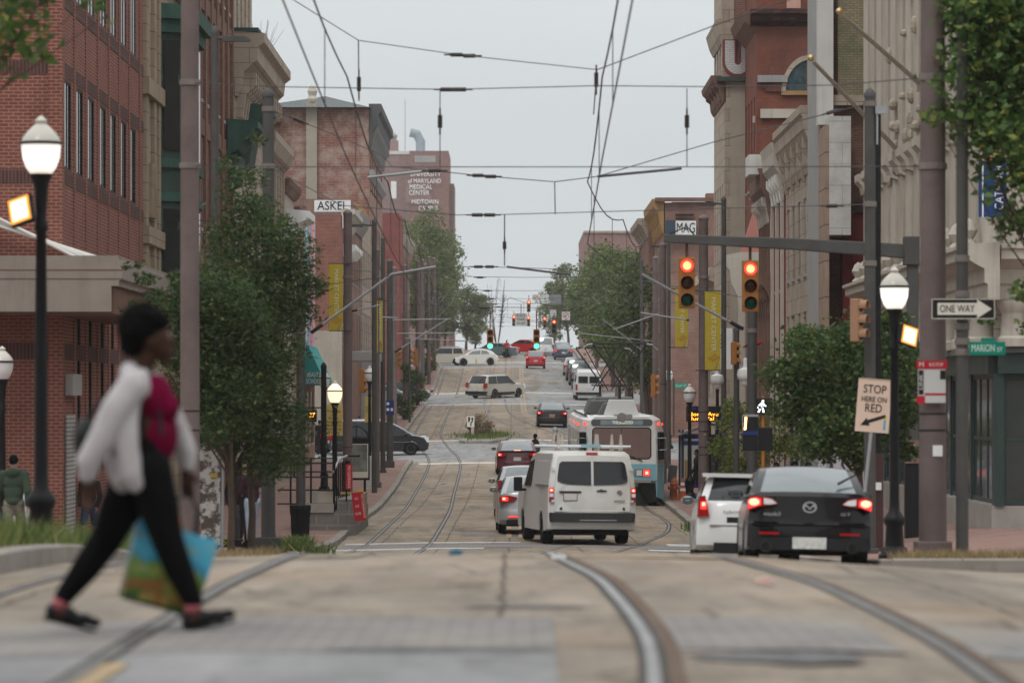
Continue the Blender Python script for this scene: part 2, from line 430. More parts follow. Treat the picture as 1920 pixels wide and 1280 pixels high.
# ---- tram tracks: lines of the two tracks as the photo shows them
TL = pchip([-10,20,95,120,165,200,212,225,250,300,420,700], [-2.65,-2.65,-2.62,-2.64,-2.95,-3.15,-3.45,-4.1,-4.9,-5.0,-5.0,-5.0])
TR = pchip([-10,15,22,28,38,60,80,87,100,112,122,145,185,200,215,241,260,285,318,420,700], [1.2,1.28,1.42,1.36,1.08,.95,1.05,1.4,2.35,3.35,3.68,3.72,3.72,3.62,3.3,2.05,.45,-.95,-1.25,-1.3,-1.3])
ty = [y for y in yrange(-10, 520)]
zoff = lambda d: (lambda x, y: rz(x, y)+d)
sh = .004
for f in (TL, TR):
    tag(strip(MB(), yrange(36, 520), lambda y: f(y)-1.35, lambda y: f(y)+1.35, zoff(sh), 4).build('track_bed', bed_m, smooth=True), kind='structure')
tag(strip(MB(), yrange(110, 206), lambda y: TL(y)+1.36, lambda y: min(TL(y)+2.6, TR(y)-1.4), zoff(sh), 2).build('track_bed', bed_m, smooth=True), kind='structure')
tag(strip(MB(), yrange(246, 520), lambda y: TL(y)+1.36, lambda y: TR(y)-1.36, zoff(sh), 2).build('track_bed', bed_m, smooth=True), kind='structure')
# the grey asphalt traffic lane up the hill and the asphalt of the crossings
tag(strip(MB(), yrange(225, 520), lambda y: max(TR(y)+1.5, .6), k_(6.38), zoff(sh), 3).build('asphalt_lane', asph_m, smooth=True), kind='structure')
for a, b, x0, x1 in ((308,328,-6.9,6.9), (381,396,-6.9,6.9)):
    tag(strip(MB(), yrange(a, b), k_(x0), k_(x1), zoff(.011), 6).build('crossing_asphalt', asph_m, smooth=True), kind='structure')
rail_m = M('rail_steel', (.24,.235,.23), .42, .8, .4, 1.2)
rail_d = M('rail_steel_dimmed', (.16,.15,.14), .5, .6, .4, 1.2)  # same steel, darkened for weaker sky reflection; also for the rusty last rail
groove_m = M('rail_groove', (.05,.045,.042), .8, 0, .3, 3)
def rail(f, d, label, rm=None):
    mb = MB(); g = MB(); rows = []; rg = []
    for y in ty:
        dx = (f(y+.5)-f(y-.5)); n = 1/math.sqrt(1+dx*dx); x = f(y)+d*n
        z = rz(x, y)
        hw = .030; rows.append([(x-hw, y+dx*hw, z-.05), (x-hw, y+dx*hw, z+.010), (x-hw*.5, y+dx*hw*.5, z+.014), (x+hw*.5, y-dx*hw*.5, z+.014), (x+hw, y-dx*hw, z+.010), (x+hw, y-dx*hw, z-.05)])
        rg.append([(x-.065, y+dx*.065, z+.009), (x+.065, y-dx*.065, z+.009)])
    o = mb.loft(rows).build('tram_rail', rm or rail_m, smooth=30)
    tag(o, label, 'rail', 'tram rails set in the street')
    g.loft(rg, closed=False, caps=False).build('rail_groove', groove_m, o)
rail(TL, -.74, 'worn steel rail beside the kerb on the woman and lamp side, first of four', rail_d)
rail(TL, .74, 'steel rail passing under the walking woman, second of the four rails', rail_d)
rail(TR, -.74, 'bright silver rail curving down the middle of the street, third of four')
rail(TR, .74, 'steel rail nearest the black car, curving with an orange glint, last of four', rail_d)
# ---- paint and patches
paint_w = M('road_paint_white', (.52,.52,.51), .7, 0, .3, 3, dirt=(.33,.31,.29))
paint_y = M('road_paint_yellow', (.36,.25,.13), .7, 0, .35, 3, dirt=(.28,.24,.19))
def patch(nm, m, y0, y1, x0, x1, d, nx=4, step=None):
    yy = yrange(y0, y1) if step is None else [y0+(y1-y0)*k/step for k in range(step+1)]
    return tag(strip(MB(), yy, x0 if callable(x0) else k_(x0), x1 if callable(x1) else k_(x1), zoff(d), nx).build(nm, m, smooth=True), kind='structure')
patch('crossing_pavers', paver_road, 20.3, 23.6, -6.5, .22, .006, 8, 6)
patch('crossing_pavers', paver_road, 20.5, 23.6, 2.2, 6.5, .006, 4, 6)
patch('crossing_pavers', paver_road, 20.5, 23.6, .74, 1.9, .006, 3, 6)
patch('asphalt_or_shade_patch', asph_m, 12, 20.25, -6.5, .2, .006, 8, 8)
def blob(nm, m, cx, cy, rx, ry, d, n=22, seed=1):
    rnd = random.Random(seed); pts = []
    for k in range(n):
        a = 2*math.pi*k/n; q = .75+.4*rnd.random()
        x, y = cx+rx*q*math.cos(a), cy+ry*q*math.sin(a); pts.append((x, y, rz(x, y)+d))
    mb = MB(); mb.add(pts+[(cx, cy, rz(cx,cy)+d)], [(i, (i+1)%n, n) for i in range(n)])
    return tag(mb.build(nm, m), kind='structure')
rust = M('rust_stain', (.125,.085,.062), .9, 0, .35, 3)
patch('rust_strip', rust, 14, 44, lambda y: TR(y)-.67, lambda y: TR(y)-.60, .0075, 1)
patch('rust_strip', rust, 14, 44, lambda y: TR(y)+.81, lambda y: TR(y)+.87, .0075, 1)
blob('asphalt_or_shade_patch', asph_d, 1.28, 19.9, .42, .5, .008, seed=3)  # dark blob doubles as a shadowed dip, its shade put into the colour
blob('asphalt_or_shade_patch', asph_d, -.35, 20.4, .55, .22, .009, seed=5)
blob('asphalt_or_shade_patch', asph_d, .1, 24.9, .42, .16, .007, seed=8)
blob('asphalt_or_shade_patch', asph_m, 3.2, 21, .9, .8, .009, seed=9)
patch('road_line', paint_y, 15, 19.4, -1.86, -1.74, .012, 1, 8)
for x in (-.14, .16):
    patch('road_line', paint_y, 104, 160, x, x+.13, .010, 1)
for x in (.62, .86): patch('road_line', paint_y, 262, 378, lambda y, x=x: max(TR(y)+1.5,.6)+x-.6, lambda y, x=x: max(TR(y)+1.5,.6)+x-.48, .010, 1)
for x0, x1, y0, y1 in ((-3.9,-.6,90.5,92.3), (-3.9,.2,99.2,100.2), (2.9,5.0,89.5,91.5), (3.6,4.7,98,100)):
    patch('crossing_line', paint_w, y0, y1, x0, x1, .010, 4)
patch('crossing_pavers', paver_road, 93.0, 98.6, -3.9, 4.6, .008, 8)
patch('crossing_line', paint_w, 201, 203, -4.4, 5, .010, 8); patch('crossing_line', paint_w, 234.5, 236, -5.8, 6, .010, 8)
patch('crossing_pavers', asph_m, 206, 232, -6.9, 6.9, .006, 8)
for y0, y1 in ((305.3,307), (329.5,331), (376.8,378.6), (397.4,399)): patch('crossing_line', paint_w, y0, y1, -6, 6.2, .013, 8)
scrap = lambda nm, x, y, m, lab: thing(nm, MB().prism([(-.05,0),(.05,.004),(.07,.03),(.01,.045),(-.06,.025)], -.06, .05), m, (x, y, rz(x,y)+.008), lab, 'litter')
scrap('crumpled_wrapper', -.49, 37, M('scrap_blue', (.02,.12,.2), .5), 'small crumpled blue wrapper on the street between the tracks')
scrap('crumpled_paper', 1.68, 28.4, M('scrap_pink', (.62,.42,.38), .6), 'pale pink paper scrap between the curved rails')
scrap('crumpled_cup', .38, 35, white_paint, 'small white scrap beside the bright silver rail')
# ---- median island
isl = [(-2.85,231),(-2.5,230),(-1.2,229.6),(-.4,232),(-.15,236),(-.35,243),(-1.2,247),(-2.2,247.5),(-2.7,243),(-2.9,236)]
im = MB(); im.add([(x,y,rz(x,y)-.05) for x,y in isl]+[(x,y,rz(x,y)+.16) for x,y in isl], [(i,(i+1)%10,10+(i+1)%10,10+i) for i in range(10)]+[tuple(range(10,20))])
tag(im.build('traffic_island', kerb_m, smooth=30), kind='structure')
# ================================================================ foliage
def leafmat(name, c1, c2, c3=None, trans=.35):
    if name in MATS: return MATS[name]
    m, nt, b = _new(name)
    g = nt.nodes.new('ShaderNodeNewGeometry')
    st = [(0, c1), (.86, c2)] + ([(1, c3)] if c3 else [])
    c = ramp(nt, g.outputs['Random Per Island'], st)
    nt.links.new(c, b.inputs['Base Color']); b.inputs['Roughness'].default_value = .55
    b.inputs['Specular IOR Level'].default_value = .3
    t = nt.nodes.new('ShaderNodeBsdfTranslucent'); nt.links.new(c, t.inputs[0])
    ms = nt.nodes.new('ShaderNodeMixShader'); ms.inputs[0].default_value = trans
    nt.links.new(b.outputs[0], ms.inputs[1]); nt.links.new(t.outputs[0], ms.inputs[2])
    nt.links.new(ms.outputs[0], nt.nodes['Material Output'].inputs[0]); return m
leaf_dark = leafmat('leaf_dark', (.022,.047,.016), (.070,.115,.034), (.16,.18,.05))
leaf_mid = leafmat('leaf_mid', (.04,.08,.022), (.115,.18,.048), (.24,.25,.07))
leaf_deep = leafmat('leaf_deep', (.028,.06,.019), (.088,.148,.04), (.2,.2,.05))
leaf_near = leafmat('leaf_near', (.035,.085,.02), (.115,.195,.045), (.30,.29,.05))
leaf_yel = leafmat('leaf_yellow', (.07,.11,.02), (.17,.21,.045), (.33,.29,.06))
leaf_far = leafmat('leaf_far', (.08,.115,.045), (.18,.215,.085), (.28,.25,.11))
leaf_brown = leafmat('leaf_brown', (.13,.09,.05), (.24,.17,.09), (.3,.22,.1))
grass_m = leafmat('grass_green', (.05,.09,.02), (.14,.19,.05), (.3,.25,.1))
grass_dry = leafmat('grass_dry', (.2,.15,.07), (.33,.25,.13), (.15,.16,.05))
bark = M('bark', (.085,.062,.045), .9, 0, .3, 6, bumpy=.4)
def leaf_mesh(name, pts, size, mat, seed, narrow=.45, droop=.3, bend=True):
    """one small two-sided folded leaf at each point, none alike"""
    rng = np.random.default_rng(seed); n = len(pts); pts = np.asarray(pts)
    d = rng.normal(size=(n,3)); d[:,2] = d[:,2]*.5 - droop; d /= np.linalg.norm(d, axis=1)[:,None]
    u = rng.normal(size=(n,3)); u -= (u*d).sum(1)[:,None]*d; u /= np.linalg.norm(u, axis=1)[:,None]
    L = size*rng.uniform(.6, 1.35, n)[:,None]; W = L*narrow
    nn = np.cross(d, u)*L*.18
    v = np.empty((n,4,3)); v[:,0] = pts - d*L*.5; v[:,1] = pts + u*W*.5 + nn; v[:,2] = pts + d*L*.5; v[:,3] = pts - u*W*.5 + nn
    me = bpy.data.meshes.new(name); me.vertices.add(4*n); me.vertices.foreach_set('co', v.reshape(-1))
    idx = np.arange(4*n); me.loops.add(4*n); me.loops.foreach_set('vertex_index', idx)
    me.polygons.add(n); me.polygons.foreach_set('loop_start', idx[::4]); me.update(calc_edges=True)
    me.materials.append(mat); return me
def crown_pts(clumps, n, rng, fill=.55):
    """points through a crown: each clump an ellipsoid, denser to its skin, its edge broken up"""
    cl = np.array([c[:3] for c in clumps]); rr = np.array([c[3:6] for c in clumps]); wv = (rr.prod(1))**(2/3); wv /= wv.sum()
    k = rng.choice(len(clumps), n, p=wv)
    d = rng.normal(size=(n,3)); d /= np.linalg.norm(d, axis=1)[:,None]
    r = fill + (1-fill)*rng.random(n)**.6; r *= 1 + .22*rng.normal(size=n)*(rng.random(n) < .35); r *= 1 + rng.uniform(.1,.55,n)*(rng.random(n) < .07)
    return cl[k] + d*rr[k]*r[:,None]
def crown_clumps(h0, h1, rad, n, rng, shape='round', lean=0):
    out = []
    for i in range(n):
        t = rng.random(); z = h0 + (h1-h0)*t
        if shape == 'round': k = math.sqrt(max(.05, 1-(2*t-1)**2))
        elif shape == 'cone': k = max(.18, 1-t*.85)
        elif shape == 'vase': k = .45+.6*math.sin(math.pi*min(1, t*.9+.1))
        else: k = .8
        a = rng.random()*6.283; q = rad*k*math.sqrt(rng.random())*.85
        s = rad*(.24+.22*rng.random())
        out.append((q*math.cos(a)+lean*t, q*math.sin(a), z, s, s, s*(.7+.3*rng.random())))
    return out
def tree(name, loc, label, h, trunk_h, rad, leaf, n, size, seed, group=None, shape='round', nclump=26, trunk_r=.1, narrow=.5, clumps=None, stems=1, cat='tree', lean=0, fill=.35, bw=.38):
    rng = np.random.default_rng(seed); rnd = random.Random(seed)
    root = empty(name, loc, label, cat, group)
    cls = clumps or crown_clumps(trunk_h, h, rad, nclump, rng, shape, lean)
    t = MB()
    for s in range(stems):
        ox = (s-(stems-1)/2)*trunk_r*5
        top = Vector((ox*.4+lean*.5, 0, trunk_h+(h-trunk_h)*.6))
        pts = [(ox, 0, -.15), (ox*1.1+.02, .01, trunk_h*.45), (ox*.9+lean*.2, .02, trunk_h), tuple(top)]
        t.tube(pts, [trunk_r*1.25, trunk_r*.95, trunk_r*.8, trunk_r*.2], 8)
        for c in cls[s::stems][:16]:
            b = Vector((ox*.9+lean*.2, .02, trunk_h*(.85+.3*rnd.random()))); e = Vector(c[:3]); m_ = (b+e)/2 + Vector((0,0,-.15*(e-b).length*.3))
            t.tube([b, m_, e], [trunk_r*bw, trunk_r*bw*.55, trunk_r*bw*.18], 5)
    t.build('trunk', bark, root, smooth=50)
    o = bpy.data.objects.new('crown', leaf_mesh('crown', crown_pts(cls, n, rng, fill), size, leaf, seed, narrow)); COL.objects.link(o); o.parent = root
    return root
def grass(name, poly_fn, n, h, mat, seed, zf, wid=.012):
    rng = np.random.default_rng(seed); v = np.empty((n,3,3))
    for i in range(n):
        x, y = poly_fn(rng); z = zf(x, y); a = rng.random()*6.283; L = h*(.4+.8*rng.random()); ln = L*.5*rng.normal(size=2)
        v[i,0] = (x-wid*math.cos(a), y-wid*math.sin(a), z-.01); v[i,1] = (x+wid*math.cos(a), y+wid*math.sin(a), z-.01); v[i,2] = (x+ln[0], y+ln[1], z+L)
    me = bpy.data.meshes.new(name); me.from_pydata(v.reshape(-1,3).tolist(), [], [(3*i,3*i+1,3*i+2) for i in range(n)]); me.materials.append(mat)
    o = bpy.data.objects.new(name, me); COL.objects.link(o); return tag(o, kind='stuff')
szf = lambda x, y: sz(y)
# street trees on the left pavement
def ipt(px, py, Y): return (PX(px,Y), PZ(py,Y))
def cl_px(lst, Y, base, rng):
    """clumps given where the photo shows boughs: column, row, radius in metres at about distance Y"""
    out = []
    for px, py, r in lst:
        for _ in range(2):
            x, z = ipt(px, py, Y); out.append((x-base[0]+rng.normal()*.12, rng.normal()*.55, z-base[2]+rng.normal()*.12, r, r*1.2, r*.85))
    return out
rg = np.random.default_rng(5)
b1 = (PX(452,80), 80, sz(80))
tree('street_tree', b1, 'tall two-stemmed dark green street tree beside the grey pole and litter bin', 7, 1.6, 1.5, leaf_dark, 25000, .115, 11, 'street trees on the pavements', trunk_r=.07, narrow=.34, stems=2,
     clumps=cl_px([(470,330,.28),(450,380,.42),(490,400,.5),(430,440,.5),(500,460,.6),(545,440,.45),(440,520,.7),(530,520,.7),(570,490,.42),(480,590,.85),(545,580,.45),(590,540,.28),(420,620,.8),(525,650,.5),(470,690,.9),(515,720,.5),(420,730,.75),(500,790,.7),(530,770,.4),(440,800,.6),(500,860,.5),(540,850,.4),(470,870,.35),(415,320,.22),(480,285,.15)], 80, b1, rg))
b2 = (PX(432,77), 77, sz(77))
tree('street_tree', b2, 'bushy dark street tree behind the walking woman and the brown pole', 5, 1.6, 1.7, leaf_dark, 17000, .115, 12, 'street trees on the pavements', trunk_r=.06, narrow=.4,
     clumps=cl_px([(300,555,.22),(345,600,.3),(275,610,.16),(330,680,.32),(395,560,.5),(420,600,.7),(400,660,.75),(375,740,.6),(335,750,.3),(410,740,.7),(450,690,.6),(440,780,.5),(380,800,.5),(250,560,.1),(232,590,.07),(330,525,.22),(285,525,.14),(460,620,.5),(240,505,.08)], 77, b2, rg))
b3 = (PX(1612,84), 84, sz(84))
tree('street_tree', b3, 'round-crowned green street tree behind the black car and the stop-here sign', 4, 1.5, 1.4, leaf_deep, 19000, .112, 13, 'street trees on the pavements', trunk_r=.075, narrow=.62,
     clumps=cl_px([(1520,660,.5),(1570,640,.55),(1640,650,.6),(1490,700,.45),(1560,710,.8),(1650,720,.7),(1700,680,.4),(1510,770,.6),(1590,790,.75),(1660,790,.6),(1480,760,.35),(1700,760,.35),(1600,620,.3),(1670,600,.28),(1540,830,.4),(1620,840,.4),(1700,840,.25),(1500,640,.25),(1720,720,.3)], 84, b3, rg))
b4 = (PX(1395,118), 118, sz(118))
tree('young_tree', b4, 'small yellowing tree behind the white hatchback and pedestrian signal', 3, .8, 1, leaf_yel, 4600, .11, 14, 'street trees on the pavements', trunk_r=.04, narrow=.5,
     clumps=cl_px([(1370,790,.5),(1410,800,.55),(1350,830,.4),(1390,850,.6),(1440,840,.5),(1470,830,.5),(1380,890,.45),(1420,880,.4),(1500,840,.45),(1365,765,.3),(1340,850,.2),(1450,790,.3)], 118, b4, rg))
# big trees by the camera whose boughs hang into view
b5 = (8.1, 62, sz(62))
tree('corner_tree', b5, 'large leafy tree on the corner whose green boughs hang before the cream building', 8, 3.6, 2.6, leaf_near, 14000, .14, 15, 'street trees on the pavements', trunk_r=.16, narrow=.62, fill=.35, bw=.13,
     clumps=cl_px([(1800,50,.4),(1840,30,.6),(1900,60,.8),(1830,140,.5),(1880,170,.6),(1800,215,.3),(1760,235,.22),(1830,240,.5),(1890,250,.6),(1860,90,.6),(1910,200,.6),(1780,200,.25),(1880,250,.3),(1915,340,.16),(1890,410,.18),(1868,392,.09),(1880,372,.08),(1910,440,.25),(1900,540,.2),(1910,600,.16),(1985,100,1.2),(2020,300,1.1),(2060,0,1.3),(1960,-60,1.1),(1840,-40,.6),(1930,20,.7),(1960,200,.8),(1960,420,.6)], 62, b5, rg))
b6 = (-6.6, 44, sz(44))
tree('verge_tree', b6, 'tree by the lit lamp, only a few low leafy twigs of it hanging into view', 8, 3.9, 2.2, leaf_near, 2400, .16, 16, 'street trees on the pavements', trunk_r=.13, narrow=.6, bw=.13,
     clumps=cl_px([(10,60,.18),(35,105,.14),(-10,100,.3),(125,-12,.14),(100,-25,.2),(160,-40,.3),(-60,20,.8),(40,-120,.7),(-120,-100,1.0),(-250,0,1.0),(-150,60,.7)], 44, b6, rg))
# trees up the hill
far = [('right', [(7.9,250,9.0,2.6,2.9),(8.2,268,9.6,2.6,3.1),(8.0,287,10.2,2.6,3.2),(9.4,300,9.4,2.6,3.2),(8.0,338,10.5,2.8,3.3),(8.3,356,10.2,3,3.3),(8.4,374,10.0,3,3.3),(8.4,408,9.5,3,3.3),(8.3,428,8.5,2.6,3.1),(8.2,455,7.0,2.4,2.8),(6.6,500,9.5,2.4,2.7),(5.6,560,9,2,2.6)]),
       ('left', [(-8.6,404,14,4,3.8),(-8.8,420,13,4,3.8),(-8.2,446,11.4,3,3.4),(-8.6,480,10,3,3.2),(-8.8,412,8,3,3.4),(-8.2,520,9,2,3),(-5.6,520,7.5,2,2.3),(-5.0,575,8,2,2.3)])]
RL = ['broad green tree beside the white parked van','green tree over the parked cars, second up the hill on the tram side','tall green tree, third up the hill on the tram side','green tree set back behind the row by Clay street','tree with the highest crown on the tram side of the hill','tree just past the Clay street corner, tram side','tree near the upper junction, tram side','tree just past the upper junction, tram side','small pale tree near the crest, tram side','last and smallest tree at the crest, tram side','hazy tree beyond the crest, tram side','hazy tree furthest beyond the crest, tram side']
LL = ['tallest tree below the brick hospital tower','broad tree just past the tallest tree, hospital side','slender tree near the crest, hospital side','pale hazy tree at the crest, hospital side','low leafy tree under the tallest tree','last hazy tree past the crest, hospital side','small hazy tree past the crest beside the sky gap, hospital side','furthest hazy tree in the sky gap, hospital side']
for (sd, lst), labs in zip(far, (RL, LL)):
    for i, (x, y, h, th, r) in enumerate(lst):
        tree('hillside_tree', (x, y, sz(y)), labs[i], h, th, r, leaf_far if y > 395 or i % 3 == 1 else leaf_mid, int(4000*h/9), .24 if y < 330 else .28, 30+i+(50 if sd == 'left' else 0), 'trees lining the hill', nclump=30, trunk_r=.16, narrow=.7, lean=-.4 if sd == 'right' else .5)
for i, (x, y, h, r, lab) in enumerate(((PX(756,268),268,3.4,.9,'slim evergreen shrub beside the blue transit sign'), (PX(797,352),352,3.4,1.0,'leafy bush on the kerb below the upper junction'), (PX(775,300),300,2.2,1.0,'low green bush behind the blue transit sign'))):
    tree('street_shrub', (x, y, sz(y)), lab, h, .15, r, leaf_mid, 1800, .2, 90+i, 'shrubs on the pavement', nclump=16, trunk_r=.05, narrow=.6, cat='shrub', shape='vase')
tree('island_shrub', (-1.62, 237, rz(-1.62,237)+.16), 'dry brown bush growing on the small traffic island', 1.15, .1, .85, leaf_brown, 2600, .11, 95, nclump=16, trunk_r=.03, narrow=.3, cat='shrub')
tree('island_plant', (-2.35, 237, rz(-2.3,237)+.16), 'small green leafy plant behind the keep-right sign', .95, .1, .4, leaf_mid, 500, .12, 96, nclump=7, trunk_r=.02, narrow=.5, cat='plant')
# bare whip-like tree standing up against the sky past the crest
bt = MB(); rnd = random.Random(4)
for i in range(9):
    a = rnd.uniform(-1,1); bt.tube([(0,0,-.2), (a*.5, rnd.uniform(-.3,.3), 2.2), (a*1.1, rnd.uniform(-.5,.5), 5+rnd.random()*2.8)], [.06,.04,.012], 5)
    for k in range(5):
        q = rnd.random(); p = (a*(.5+.6*q), 0, 2.2+q*3.2); bt.tube([p, (p[0]+rnd.uniform(-.5,.5), rnd.uniform(-.4,.4), p[2]+.7)], [.02,.008], 4)
thing('bare_tree', bt, bark, (PX(932,470), 470, gz(470)), 'thin bare tree against the sky above the crest of the street', 'tree')
grass('grass', lambda r: (-4.35-2.6*r.random()**1.2, 36+24*r.random()), 5200, .3, grass_m, 21, szf, .014)
grass('grass', lambda r: (-4.25-.9*r.random(), 60+24*r.random()), 1800, .14, grass_dry, 22, szf)
grass('grass', lambda r: (5.3+4.5*r.random(), 57.2+3.2*r.random()), 3600, .15, grass_dry, 23, szf)
grass('weeds', lambda r: (-4.2+.5*r.normal()*.5, 84+1.2*r.normal()), 700, .28, grass_m, 24, lambda x, y: rz(x,y) if x > -4 else sz(y), .03)
grass('weeds', lambda r: (4.75+.1*r.normal(), 112+1*r.normal()), 200, .2, grass_m, 26, lambda x, y: rz(x,y)+.03, .03)
grass('grass', lambda r: (-1.5+.95*r.normal()*.7, 237+3.3*r.normal()*.7), 2200, .25, grass_m, 25, lambda x, y: rz(x,y)+.16, .02)
grass('weeds', lambda r: (-7.2-1.6*r.random(), 92+6*r.random()), 900, .5, grass_m, 27, szf, .02)
# ================================================================ buildings
brick_red = BRICK('brick_red', (.235,.066,.043), (.19,.054,.036), (.27,.2,.17), .2, .075, .010)
brick_band = BRICK('brick_soldier', (.10,.045,.04), (.085,.038,.034), (.14,.10,.09), .075, .5, .010, offset=0)
brick_dark = BRICK('brick_brown', (.21,.10,.075), (.165,.08,.062), (.2,.15,.12), .2, .075, .010)
brick_church = BRICK('brick_church', (.235,.072,.046), (.19,.058,.038), (.12,.07,.055), .21, .072, .010, weather=(.13,.07,.055), wscale=.3)
brick_old = BRICK('brick_old', (.29,.12,.085), (.22,.09,.066), (.26,.19,.16), .5, .17, .02, weather=(.40,.32,.27), wscale=.9, wamt=(.45,.68))
brick_mid = BRICK('brick_mid', (.25,.115,.085), (.2,.09,.068), (.25,.2,.17), .21, .075, .011, weather=(.3,.22,.18))
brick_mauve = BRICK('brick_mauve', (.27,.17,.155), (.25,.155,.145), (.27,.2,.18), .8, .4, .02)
stone_tan = STONE('stone_tan', (.33,.265,.19), .22, .35, bw=.9, bh=.45)
stone_tan2 = STONE('stone_pale_tan', (.40,.33,.265), .18, .3, bw=1.1, bh=.5)
stone_cream = STONE('stone_cream', (.43,.385,.325), .13, .3, bw=.45, bh=.3)
stone_trim = STONE('stone_cream_trim', (.46,.42,.36), .12, .4)
stone_grey = STONE('stone_grey', (.30,.29,.28), .18, .3)
stucco = STONE('stucco_taupe', (.36,.315,.26), .1, .35)
stucco_white = STONE('stucco_white', (.58,.57,.54), .1, .4)
copper = STONE('copper_green', (.048,.10,.082), .4, .5, dark=(.035,.05,.04))
copper_dark = STONE('copper_dark', (.05,.075,.065), .35, .3)
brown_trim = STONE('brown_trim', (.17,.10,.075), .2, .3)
maroon = STONE('maroon_paint', (.17,.032,.036), .15, .25)
wood_tan = STONE('ochre_trim', (.33,.20,.09), .15, .3)
slate = M('slate_roof', (.105,.115,.115), .8, 0, .15, .8)
roof_m = M('flat_roof', (.13,.125,.12), .9, 0, .2, .4)
grey_metal = M('grey_cladding', (.36,.36,.35), .5, .2, .1, .5)
green_frame = M('green_frame', (.035,.055,.05), .4, 0, .15)
def wall_holes(O, U, N, W, H, holes, depth=.05, ends=True):
    """a wall sheet with real openings; O its bottom corner, U along it, N out of it"""
    O, U, N = Vector(O), Vector(U), Vector(N); Z = Vector((0,0,1)); mb = MB()
    us = sorted({0.0, W, *[h[0] for h in holes], *[h[1] for h in holes]}); vs = sorted({0.0, H, *[h[2] for h in holes], *[h[3] for h in holes]})
    P = lambda u, v, d=0: tuple(O+U*u+Z*v-N*d)
    idx = {}
    def vi(u, v):
        if (u, v) not in idx: idx[(u, v)] = len(mb.v); mb.v.append(P(u, v))
        return idx[(u, v)]
    for i in range(len(us)-1):
        for j in range(len(vs)-1):
            cu, cv = (us[i]+us[i+1])/2, (vs[j]+vs[j+1])/2
            if any(h[0] < cu < h[1] and h[2] < cv < h[3] for h in holes): continue
            mb.f.append((vi(us[i],vs[j]), vi(us[i+1],vs[j]), vi(us[i+1],vs[j+1]), vi(us[i],vs[j+1])))
    for a, b, c, d in holes:
        for p, q in (((a,c),(b,c)), ((b,c),(b,d)), ((b,d),(a,d)), ((a,d),(a,c))):
            mb.quad(P(*p), P(*q), P(*q, depth), P(*p, depth))
    if ends:
        for u in (0, W): mb.quad(P(u,0), P(u,H), P(u,H,.25), P(u,0,.25))
        mb.quad(P(0,H), P(W,H), P(W,H,.25), P(0,H,.25))
    return mb, P
def window(root, P, h, pane, frame, depth=.05, fw=.06, bars=(1,1), detail=True, sill=None):
    a, b, c, d = h
    if detail:
        m = MB()
        def bar(u0, u1, v0, v1, d0=depth-.035, d1=depth-.003):
            q = [P(u0,v0,d0),P(u1,v0,d0),P(u1,v1,d0),P(u0,v1,d0),P(u0,v0,d1),P(u1,v0,d1),P(u1,v1,d1),P(u0,v1,d1)]
            m.add(q, [(0,1,2,3),(4,7,6,5),(0,4,5,1),(1,5,6,2),(2,6,7,3),(3,7,4,0)])
        bar(a, a+fw, c, d); bar(b-fw, b, c, d); bar(a+fw, b-fw, c, c+fw); bar(a+fw, b-fw, d-fw, d)
        for k in range(1, bars[0]): u = a+(b-a)*k/bars[0]; bar(u-fw*.35, u+fw*.35, c+fw, d-fw)
        for k in range(1, bars[1]): v = c+(d-c)*k/bars[1]; bar(a+fw, b-fw, v-fw*.4, v+fw*.4, depth-.03)
        f = m.build('window', frame, root, world=True)
        MB().quad(P(a,c,depth-.012), P(b,c,depth-.012), P(b,d,depth-.012), P(a,d,depth-.012)).build('pane', pane, f, world=True)
    else:
        f = MB().quad(P(a,c,depth-.012), P(b,c,depth-.012), P(b,d,depth-.012), P(a,d,depth-.012)).build('window', pane, root, world=True)
    if sill:
        o = 0.05; q = [P(a-.06,c-.1,-o),P(b+.06,c-.1,-o),P(b+.06,c,-o),P(a-.06,c,-o),P(a-.06,c-.1,.0),P(b+.06,c-.1,.0),P(b+.06,c,.0),P(a-.06,c,.0)]
        MB().add(q, [(0,1,2,3),(0,4,5,1),(1,5,6,2),(2,6,7,3),(3,7,4,0)]).build('sill', sill, f, world=True)
    return f
glass_blind = M('glass_blind', (.20,.19,.17), .2, 0, .25, 1.2)
